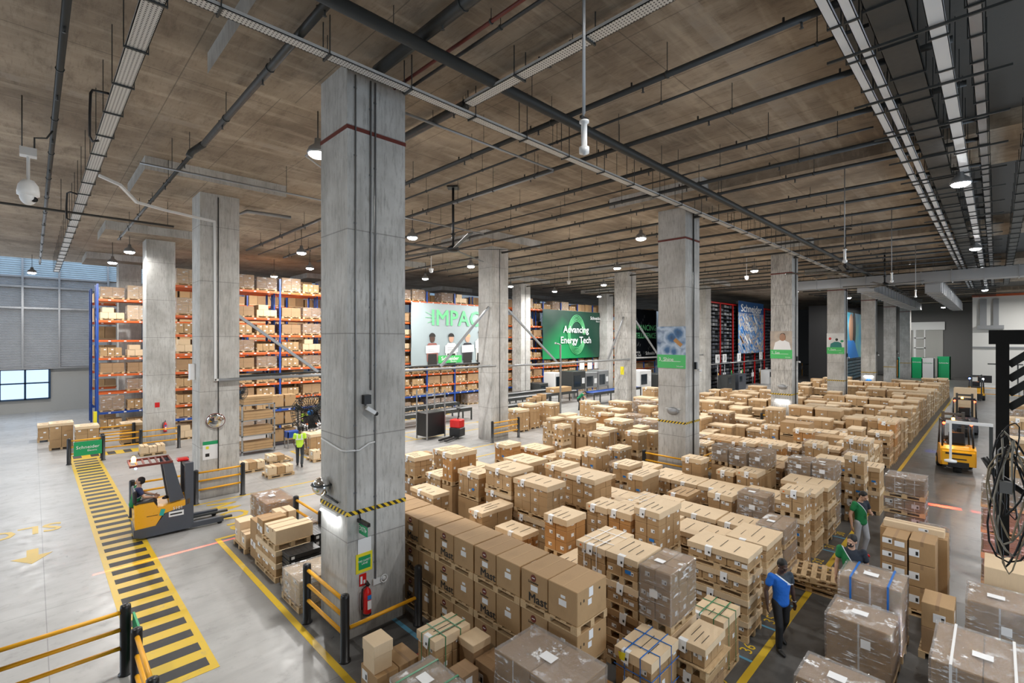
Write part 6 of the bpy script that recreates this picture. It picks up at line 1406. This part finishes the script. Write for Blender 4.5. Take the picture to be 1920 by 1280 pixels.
d = bpy.data.lights.new('assumed_red_spot', 'SPOT'); d.energy = 260; d.color = (1, .06, .02); d.spot_size = R(46); d.spot_blend = .8  # added red spot of an assumed truck out of view
o = bpy.data.objects.new('assumed_red_spot', d); COL.objects.link(o); o.location = (9.0, -3.4, 2.2); o.rotation_euler = (Vector((16.0, .3, .8))-Vector((9.0, -3.4, 2.2))).to_track_quat('-Z', 'Y').to_euler()
d.energy = 1500; d.spot_size = R(17)
d = bpy.data.lights.new('blue_spot', 'SPOT'); d.energy = 700; d.color = (.03, .08, 1); d.spot_size = R(9); d.spot_blend = .3; o = bpy.data.objects.new('blue_spot', d); COL.objects.link(o); o.location = (34.5, 2.3, 3); o.rotation_euler = (Vector((31.5, 2.25, 0))-Vector((34.5, 2.3, 3))).to_track_quat('-Z', 'Y').to_euler()

# reach truck on the left
t = empty('reach_truck', (1.98, 16.55, 0), R(-3), label='yellow and grey reach truck crossing the striped walkway', cat='forklift')   # local +X towards the forks
MB().prism([(0, .3), (-.02, .95), (.1, .98), (.42, .98), (.5, .82), (1.25, .93), (1.25, .78), (.62, .62), (.45, .34)], 0, .95, plane='XZ').build('yellow_cowl', M['fork_yellow'], t)
MB().prism([(-.03, .12), (-.03, .32), (.45, .34), (.66, .62), (1.3, .8), (1.34, .3), (1.3, .08), (.15, .06)], -.012, .96, plane='XZ').build('grey_base', M['fork_grey'], t)
MB().box(.75, -.02, .5, 1.1, -.012, .64).build('number_plate', M['white'], t); MB().box(.78, -.024, .55, 1.06, -.02, .59).build('plate_print', M['ink'], t)
text('lettering', '5101', M['white'], .12, (.96, -.02, .72), FACE_YMIN, t); MB().cbox((.6, -.016, .68), (.1, .01, .18), 0, Matrix.Rotation(R(15), 3, 'Y')).build('teal_decal', plain('teal_decal', (.02, .4, .35), .4), t)
MB().box(.25, -.004, .62, .5, 0, .635).build('vent_line', M['ink'], t)
for yy in (0.03, .78):
    MB().prism([(.78, .9), (.62, 2.02), (.86, 2.02), (.98, 1.5), (1.12, .95)], yy, yy+.12, plane='XZ').build('guard_pillar', M['fork_grey'], t)
MB().box(1.14, .0, .08, 1.34, .14, 1.95).box(1.14, .81, .08, 1.34, .95, 1.95).box(1.16, .1, 1.8, 1.3, .85, 1.92).build('mast', M['fork_grey'], t)
MB().box(1.2, .25, .3, 1.28, .7, 1.7).build('mast_hoses', M['black'], t); MB().bbox(1.0, .45, 1.92, 1.3, .75, 2.0, .03).build('red_mast_cap', M['red'], t)
m = MB(); m.box(-.12, .02, 2.02, .85, .06, 2.08); m.box(-.12, .9, 2.02, .85, .94, 2.08)
for k in range(7): m.box(-.12+.155*k, .04, 2.03, -.08+.155*k, .92, 2.07)
og = m.build('overhead_guard', M['rpipe'], t)
MB().bbox(.0, .1, .93, .45, .85, 1.03, .03).bbox(-.04, .1, 1.0, .05, .85, 1.35, .03).build('seat', M['black'], t); MB().lathe([(.001, 0), (.09, .01), (.09, .04), (.03, .08)], (.72, .35, .95), 14).build('steering_wheel', M['black'], t)
for yy in (.1, .72): MB().box(1.3, yy, .1, 2.35, yy+.11, .15).build('fork', M['dsteel'], t)
for yy in (-.0, .84): MB().box(1.25, yy, .06, 2.1, yy+.12, .2).build('support_leg', M['fork_grey'], t)
for (a, b_) in ((.25, .2), (.25, .75), (2.0, .06), (2.0, .9)): MB().lathe([(.001, -.05), (.07, -.05), (.07, .05), (.001, .05)], (a, b_, .07), 14, axis='Y').build('wheel', M['rubber'], t)
MB().lathe([(.05, 2.08), (.055, 2.18), (.03, 2.24), (.001, 2.25)], (.0, .5, 0), 14).build('beacon', M['beacon'], og); MB().ball((.02, .1, 1.98), .03, 6).build('blue_lamp', M['bluelamp'], og)
area_light('beacon_light', (1.95, 17.0, 2.45), (0, R(180), 0), 8, .15, color=(1, .5, .15))

# ------------------------------------------------------------------ black frame with cables at the camera's right
t = empty('mast_frame', (3.15, -.02, 4.1), label='black steel mast frame with slanting bars at the frame edge', cat='machine frame')
MB().box(-.022, -.022, .42, .022, .022, 1.44).build('front_post', M['black'], t)
MB().box(-.03, -.62, 1.38, .03, .045, 1.445).build('top_bar', M['black'], t); MB().box(-.03, -.7, -4.1, .03, -.6, 1.45).build('rear_post', M['black'], t)
for k in range(4): a = Vector((0, -.02, 1.09+.065*k)); L_ = (1.42-a.z)/.9; b_ = a + Vector((0, -L_, L_*.9)); MB().cbox((a+b_)/2, (.02, (b_-a).length, .03), 0, Matrix.Rotation(-math.atan2(.9, 1), 3, 'X')).build('slanting_bar', M['dsteel'], t)
MB().tube([(-.05, .06, .86), (-.06, .03, .8), (-.05, -.1, .7), (-.04, -.62, .55)], .014, 8).build('lower_tube', M['black'], t)
rc = random.Random(8)
for k in range(9):
    m = MB(); a = rc.uniform(.85, 1.1); w = rc.uniform(.02, .065); zb = rc.uniform(.33, .62); pts = []
    for q in range(17):
        u = 2*math.pi*q/16; pts.append((3.05+rc.uniform(-.008, .008), -.04+w*math.sin(u)+.02*math.sin(2*u+k), 4.1+(a+zb)/2+(a-zb)/2*math.cos(u)))
    thing('hanging_cable', m.tube(pts, rc.choice((.0025, .003, .004)), 6), M['black'] if k % 2 else plain('pale_cable_%d' % k, rc.choice(((.45, .42, .35), (.3, .3, .3), (.4, .33, .22))), .5), ('black' if k % 2 else 'pale') + ' hanging cable loop, %s of the tangle on the mast frame' % ordw(k), 'cable')
thing('cable_plug', MB().cbox((3.04, -.03, 4.85), (.03, .04, .05)), M['steel'], 'grey plug box hanging among the cable loops', 'plug')
t = empty('scale_gate', (24.0, .7, 0), label='white-armed gate stand between the filmed stacks and the forklift', cat='gate stand')
a, b_ = Vector((0, .6, 2.5)), Vector((0, -.6, 2.45)); MB().cbox((a+b_)/2, (.1, 1.25, .1)).build('arm', M['wpaint'], t)
MB().box(-.035, .46, 1.05, .035, .53, 2.45).lathe([(.001, 0), (.18, 0), (.18, .06), (.03, .1)], (0, .495, 1.0), 14).build('drop_rod', M['wpaint'], t); MB().box(-.05, -.62, 0, .05, -.52, 2.42).build('stand_post', M['dsteel'], t); MB().box(-.3, -.75, 0, .3, -.4, .05).build('foot_plate', M['dsteel'], t)
# ------------------------------------------------------------------ people
def solid(name, mb, mat, parent, voxel=.012, smooth=4):
    """overlapping closed shapes fused into one continuous surface"""
    o = mb.build('tmp', mat); r = o.modifiers.new('r', 'REMESH'); r.mode = 'VOXEL'; r.voxel_size = voxel; r.use_smooth_shade = True
    s = o.modifiers.new('s', 'SMOOTH'); s.factor = .5; s.iterations = smooth
    dg = bpy.context.evaluated_depsgraph_get(); dg.update(); me = bpy.data.meshes.new_from_object(o.evaluated_get(dg)); me.name = name
    bpy.data.objects.remove(o, do_unlink=True)
    me.polygons.foreach_set('use_smooth', [True]*len(me.polygons))
    if not me.materials: me.materials.append(mat)
    return link(name, me, parent)
def limb(m, pts, rs, n=12):
    m.tube(pts, rs, n)
    for p, r_ in zip(pts, rs): m.ball(p, r_*.98, 7)
def V3(*a): return Vector(a)
def hand(m, w, d, palm_n, s=1.0, curl=.5):
    """palm and five bent fingers from wrist w along direction d; palm_n = palm normal"""
    d = Vector(d).normalized(); n = (Vector(palm_n) - d*Vector(palm_n).dot(d)).normalized(); side = d.cross(n); w = Vector(w)
    q = Matrix((side, n, d)).transposed()
    m.ball(w + d*.05*s, (.04*s, .017*s, .055*s), 8, 0, q)
    for k, (off, L) in enumerate(((-.03, .072), (-.01, .08), (.01, .076), (.029, .06))):
        b0 = w + d*.088*s + side*off*s; a1 = curl*.5; a2 = curl*1.3
        p1 = b0 + (d*math.cos(a1) + n*math.sin(a1))*L*.45*s; p2 = p1 + (d*math.cos(a2) + n*math.sin(a2))*L*.55*s
        m.tube([b0 - d*.02*s, b0, p1, p2], [.009*s, .009*s, .0085*s, .007*s], 8); m.ball(p2, .007*s, 5); m.ball(p1, .0086*s, 5)
    b0 = w + d*.03*s - side*.03*s; p1 = b0 + (d*.6 - side*.6 + n*.35)*.045*s; p2 = p1 + (d*.8 - side*.1 + n*.5)*.032*s
    m.tube([b0, p1, p2], [.012*s, .0105*s, .008*s], 8); m.ball(p2, .008*s, 5)
def person(label, loc, rz, J, skin_m, shirt, trouser, hair, shoe='black', H=1.72, detail=True, mask=None, extra=None, sleeve=.5, long_sleeve=False, group=None):
    """J: joints in a local frame (front is -Y): pelvis, chest, neck, head(+tilt), shoulders, elbows, wrists, hips, knees, ankles"""
    t = empty('person', loc, rz, label=label, cat='person', group=group); s = H/1.72
    P = {k: Vector(v)*s for k, v in J.items()}
    body = MB(); nk, hd = P['neck'], P['head']; up = (hd-nk).normalized(); look = P.get('look', Vector((0, -1, 0))); look = (look - up*look.dot(up)).normalized(); sd = look.cross(up); q = Matrix((sd, -look, up)).transposed()     # head frame: X side, -Y front, Z up
    h = lambda x, y, z_: hd + q @ Vector((x, y, z_))*s
    limb(body, [P['chest'], nk, nk + up*.07*s], [.09*s, .058*s, .054*s])
    body.ball(h(0, .008, .03), (.074*s, .094*s, .098*s), 12, 0, q); body.ball(h(0, -.018, -.035), (.058*s, .07*s, .075*s), 10, 0, q); body.ball(h(0, -.055, -.085), (.028*s, .024*s, .02*s), 8, 0, q)
    body.tube([h(0, -.088, .022), h(0, -.104, -.012), h(0, -.108, -.022)], [.009*s, .013*s, .015*s], 8); body.ball(h(0, -.088, .03), (.05*s, .014*s, .012*s), 8, 0, q)
    for e in (-1, 1): body.ball(h(.076*e, .012, .0), (.011*s, .02*s, .032*s), 7, 0, q); body.ball(h(.034*e, -.068, -.02), (.02*s, .02*s, .018*s), 7, 0, q)
    body.ball(h(0, -.088, -.05), (.022*s, .012*s, .01*s), 7, 0, q)
    for e in ('L', 'R'):
        limb(body, [P['sh'+e], P['el'+e], P['el'+e].lerp(P['wr'+e], .35), P['wr'+e]], [.047*s, .04*s, .041*s, .026*s])
        dirv = (P['wr'+e]-P['el'+e]); hand(body, P['wr'+e], P.get('hd'+e, dirv), P.get('pn'+e, (1 if e == 'L' else -1, 0, 0)) if ('pn'+e) in P else Vector(((-1 if e == 'L' else 1), -.2, 0)), s*1.05, .7 if 'pn'+e in P else .5)
        limb(body, [P['hip'+e], P['kn'+e], P['an'+e]], [.07*s, .05*s, .036*s])
    limb(body, [P['pelvis'], P['chest']], [.1*s, .11*s])
    solid('body', body, skin_m, t, .0075 if detail else .012, 2)
    # shirt
    m = MB(); sh = (P['shL']-P['shR']).normalized(); qq = Matrix((sh, (P['chest']-P['pelvis']).normalized().cross(sh).normalized(), (P['chest']-P['pelvis']).normalized())).transposed()
    keys = ((-.08, .165, .125), (.1, .156, .118), (.35, .15, .115), (.6, .166, .122), (.85, .18, .123), (1.05, .172, .11))
    for u in [-.08 + 1.13*k/16 for k in range(17)]:
        kk = max(i for i in range(5) if keys[i][0] <= u + 1e-6); f_ = min(1, (u-keys[kk][0])/(keys[kk+1][0]-keys[kk][0])); a = keys[kk][1]*(1-f_)+keys[kk+1][1]*f_; b_ = keys[kk][2]*(1-f_)+keys[kk+1][2]*f_
        m.ball(P['pelvis'].lerp(P['chest'], u), (a*s, b_*s, .1*s), 10, 0, qq)
    m.ball(P['chest'].lerp(nk, .45), (.15*s, .085*s, .07*s), 9, 0, qq)
    for e in ('L', 'R'):
        end = P['el'+e] if not long_sleeve else P['wr'+e]
        pts = [P['chest'].lerp(P['sh'+e], .6), P['sh'+e], P['sh'+e].lerp(P['el'+e], sleeve if not long_sleeve else 1)] + ([P['wr'+e]] if long_sleeve else []); limb(m, pts, [.075*s, .07*s, .066*s] + ([.04*s] if long_sleeve else []))
    shirt_o = solid('shirt', m, shirt, t, .011, 8)
    m = MB()
    m.ball(P['pelvis'] + Vector((0, 0, -.02*s)), (.155*s, .12*s, .12*s), 10)
    for e in ('L', 'R'): limb(m, [P['hip'+e], P['kn'+e], P['kn'+e].lerp(P['an'+e], .92)], [.094*s, .07*s, .06*s])
    solid('trousers', m, trouser, t, .012, 3)
    m = MB(); m.ball(h(0, .022, .052), (.082*s, .096*s, .088*s), 12, 0, q); m.ball(h(0, .05, .01), (.074*s, .07*s, .08*s), 10, 0, q)
    m.v = [v for v in m.v]; solid('hair', m, hair, t, .01, 1)
    m = MB()
    for e in (-1, 1): m.ball(h(.032*e, -.084, .008), (.012*s, .008*s, .007*s), 6, 0, q)
    m.build('eyes', M['ink'], t)
    if mask: m = MB(); m.ball(h(0, -.05, -.045), (.058*s, .066*s, .05*s), 9, 0, q); m.build('face_mask', mask, t)
    else: m = MB(); m.ball(h(0, -.098, -.052), (.02*s, .006*s, .006*s), 6, 0, q); m.build('lips', M['lip'], t)
    for e in ('L', 'R'):
        a = P['an'+e]; f = P.get('ft'+e, Vector((0, -1, 0))); f = Vector((f.x, f.y, f.z)).normalized(); m = MB()
        rotq = f.to_track_quat('-Y', 'Z').to_matrix(); m.ball(a + f*.06*s + Vector((0, 0, -.055*s)), (.047*s, .14*s, .045*s), 9, 0, rotq); m.ball(a + Vector((0, 0, -.03*s)), (.045*s, .055*s, .055*s), 8, 0, rotq); solid('shoe', m, M[shoe], t, .012, 1)
    return t, P, h, q, shirt_o
STAND = dict(pelvis=(0, 0, .93), chest=(0, 0, 1.30), neck=(0, .01, 1.45), head=(0, -.02, 1.60), shL=(.19, .01, 1.39), shR=(-.19, .01, 1.39), elL=(.24, .02, 1.10), elR=(-.24, .02, 1.10), wrL=(.26, -.06, .86), wrR=(-.26, -.06, .86),
             hipL=(.09, 0, .9), hipR=(-.09, 0, .9), knL=(.1, -.03, .5), knR=(-.1, -.03, .5), anL=(.1, .02, .09), anR=(-.1, .02, .09))
def pose(**k): d = dict(STAND); d.update(k); return d
M['lip'] = plain('lips', (.3, .08, .07), .5)
def two_tone(name, a, b_, stripe=(.75, .8, .85), slope=1.0, stripe2=True, off=1.25):
    """polo shirt: colour b over one shoulder, colour a below a slanting piping line"""
    m, nt, b = new_mat(name); tc = N(nt, 'ShaderNodeTexCoord'); sp = N(nt, 'ShaderNodeSeparateXYZ'); nt.links.new(tc.outputs['Object'], sp.inputs[0])
    v = mth(nt, 'SUBTRACT', mth(nt, 'ADD', sp.outputs[2], mth(nt, 'MULTIPLY', sp.outputs[0], -slope)), off)
    c = mixc(nt, mth(nt, 'GREATER_THAN', v, 0), a, b_); c = mixc(nt, mth(nt, 'LESS_THAN', mth(nt, 'ABSOLUTE', v), .013), c, stripe)
    n = noise(nt, tc.outputs['Object'], 14, 4); nt.links.new(c, b.inputs['Base Color']); b.inputs['Roughness'].default_value = .8; bump(nt, b, n, .5, .02); return m
cloth = lambda n, c: m_card(n, tuple(x*.85 for x in c), c, .05)
facing = lambda X, Y: math.atan2(-X, Y)          # unused helper kept simple
FC = R(-45)   # local front (-Y) turned so that it faces the camera
blue_polo = two_tone('blue_grey_polo', (.01, .13, .55), (.03, .045, .065), slope=-.75, off=1.26); green_polo = two_tone('green_grey_polo', (.01, .2, .06), (.02, .03, .045), slope=-1.4, off=1.2)
green_polo2 = two_tone('green_dark_polo', (.01, .19, .06), (.018, .025, .04), slope=-1.5, off=1.2)
dark_t = cloth('black_trousers', (.012, .012, .014)); pale_t = cloth('pale_grey_trousers', (.5, .53, .58)); hair_m = plain('black_hair', (.008, .007, .006), .6)
def foot(px, py): X, Y = at(px, py, 0); return (X, Y, 0)
# man in blue
X, Y = at(1464, 1213, .02)
t, P, h, q, so = person('man in blue and grey polo shirt walking beside the yellow line', (X, Y, 0), FC+R(6), pose(head=(.0, -.05, 1.6), chest=(0, -.01, 1.3), look=(0, -1, -.35),
    elR=(-.28, .03, 1.12), wrR=(-.29, -.02, .87), elL=(.27, .05, 1.12), wrL=(.31, .05, .86), knR=(-.11, -.12, .5), anR=(-.11, -.1, .09), knL=(.11, .02, .52), anL=(.14, .24, .14), ftL=(0.1, -1, -.35)), skin['dark'], blue_polo, dark_t, hair_m, H=1.6)
MB().tube([P['wrL'] + Vector((.03*math.cos(a), .03*math.sin(a), 0)) for a in [2*math.pi*k/10 for k in range(11)]], .008, 6).build('wrist_watch', M['lampbody'], t)
text('chest_lettering', 'Electric', M['white'], .035, (P['chest'].x+.08, P['chest'].y-.135, P['chest'].z), (R(90), 0, 0), so)
# man with phone
X, Y = at(1614, 1040, .02)
t, P, h, q, so = person('man in green and dark polo and pale trousers looking at his phone', (X, Y, 0), FC+R(14), pose(head=(.0, -.07, 1.59), look=(.1, -1, -.9), elL=(.3, .0, 1.13), wrL=(.12, -.22, 1.16), hdL=(-1, -.3, .1), elR=(-.3, .04, 1.1), wrR=(-.32, -.02, .84),
    pnL=(0, -.3, 1), knL=(.11, -.08, .5), anL=(.12, .04, .09), knR=(-.1, .02, .5), anR=(-.1, .1, .1)), skin['light'], green_polo, pale_t, hair_m, shoe='red', H=1.66)
MB().cbox((P['wrL'].x-.09, P['wrL'].y-.03, P['wrL'].z+.02), (.07, .13, .01), 0, Matrix.Rotation(R(-25), 3, 'X')).build('phone', M['black'], t)
# masked man
X, Y = at(1597, 1010, 1.6); d = (X+Y)/1.414
t, P, h, q, so = person('man with a black face mask and green polo behind the blue-strapped box', (X, Y, 0), FC+R(-35), pose(head=(0, -.05, 1.59), look=(-.5, -1, -.45), elL=(.25, .05, 1.1), wrL=(.28, -.02, .86)), skin['light'], green_polo2, dark_t, hair_m, H=1.70, mask=M['black'])
# hi-vis workers
hiv = plain('hi_vis_yellow', (.55, .85, .06), .7)
X, Y = at(562, 873, .02)
t, P, h, q, so = person('worker in a yellow hi-vis vest walking away by the packing corner', (X, Y, 0), FC+R(200), pose(head=(0, -.03, 1.6), knL=(.1, -.2, .52), anL=(.1, -.18, .1), knR=(-.1, -.02, .48), anR=(-.1, .3, .16), ftR=(0, -1, -.7), elL=(.24, .0, 1.1), wrL=(.24, -.16, .95)), skin['dark'], hiv, cloth('dark_jeans', (.03, .035, .04)), hair_m, H=1.72, detail=False)
m = MB(); m.cbox((0, .128, 1.2), (.3, .006, .05)).cbox((-.09, .13, 1.32), (.05, .006, .2)).cbox((.09, .13, 1.32), (.05, .006, .2)).build('reflective_bands', M['wpaint'], t)
person('second hi-vis worker bending over the white packing table', (10.9, 27.75, 0), R(5), pose(chest=(0, -.16, 1.24), neck=(0, -.26, 1.36), head=(0, -.34, 1.47), shL=(.19, -.2, 1.32), shR=(-.19, -.2, 1.32), elL=(.25, -.32, 1.1), elR=(-.25, -.32, 1.1), wrL=(.16, -.5, .98), wrR=(-.16, -.5, .98), look=(0, -1, -.6)), skin['mid'], hiv, dark_t, plain('red_cap', (.3, .03, .02), .6), H=1.7, detail=False)
# worker in green by the conveyor
X, Y = at(1086, 768, .02)
person('worker in green bending over a small wooden crate near the conveyors', (X, Y, 0), R(35), pose(pelvis=(0, .05, .92), chest=(0, -.2, 1.2), neck=(0, -.32, 1.3), head=(0, -.43, 1.36), shL=(.19, -.24, 1.28), shR=(-.19, -.24, 1.28), elL=(.22, -.4, 1.05), elR=(-.22, -.4, 1.05), wrL=(.14, -.55, .85), wrR=(-.14, -.55, .85), look=(0, -1, -1)), skin['light'], cloth('green_shirt', (.01, .25, .1)), dark_t, hair_m, H=1.72, detail=False)
for k in range(4): prop(link('wooden_pallet', pallet_mesh(.8, 1.2), None, (X+.7, Y-1.1, .125*k), R(3*k)), 'small empty pallet, %s up beside the worker in green' % ordw(k), 'pallet')
# reach truck driver
t, P, h, q, so = person('driver in a green and navy shirt seated in the reach truck', (2.2, 16.95, .1), R(90), pose(pelvis=(0, .05, 1.0), chest=(0, -.03, 1.32), neck=(0, -.06, 1.46), head=(-.02, -.08, 1.6), look=(.5, .9, -.1), shL=(.18, -.02, 1.4), shR=(-.18, -.02, 1.4), elL=(.25, -.2, 1.2), wrL=(.12, -.42, 1.12), elR=(-.22, -.15, 1.18), wrR=(-.1, -.38, 1.1),
    hipL=(.09, 0, 1.0), hipR=(-.09, 0, 1.0), knL=(.12, -.4, 1.0), knR=(-.12, -.4, 1.0), anL=(.12, -.45, .62), anR=(-.12, -.45, .62)), skin['light'], two_tone('navy_green_polo', (.01, .22, .07), (.02, .03, .09), slope=1.2, off=1.33), dark_t, hair_m, H=1.68)
t.location = (2.06, 16.95, -.02)
t, P, h, q, so = person('driver in dark clothes seated in the yellow forklift', (27.55, 1.3, .2), R(98), pose(pelvis=(0, .05, 1.0), chest=(0, .0, 1.32), neck=(0, -.02, 1.45), head=(0, -.04, 1.58), elL=(.25, -.2, 1.2), wrL=(.12, -.42, 1.12), elR=(-.25, -.2, 1.2), wrR=(-.12, -.42, 1.12), hipL=(.09, 0, 1.0), hipR=(-.09, 0, 1.0), knL=(.12, -.35, .95), knR=(-.12, -.35, .95), anL=(.12, -.5, .6), anR=(-.12, -.5, .6)), skin['mid'], cloth('dark_jacket', (.02, .022, .025)), dark_t, hair_m, H=1.65, detail=False)
t.location = (27.55, 1.3, .05)
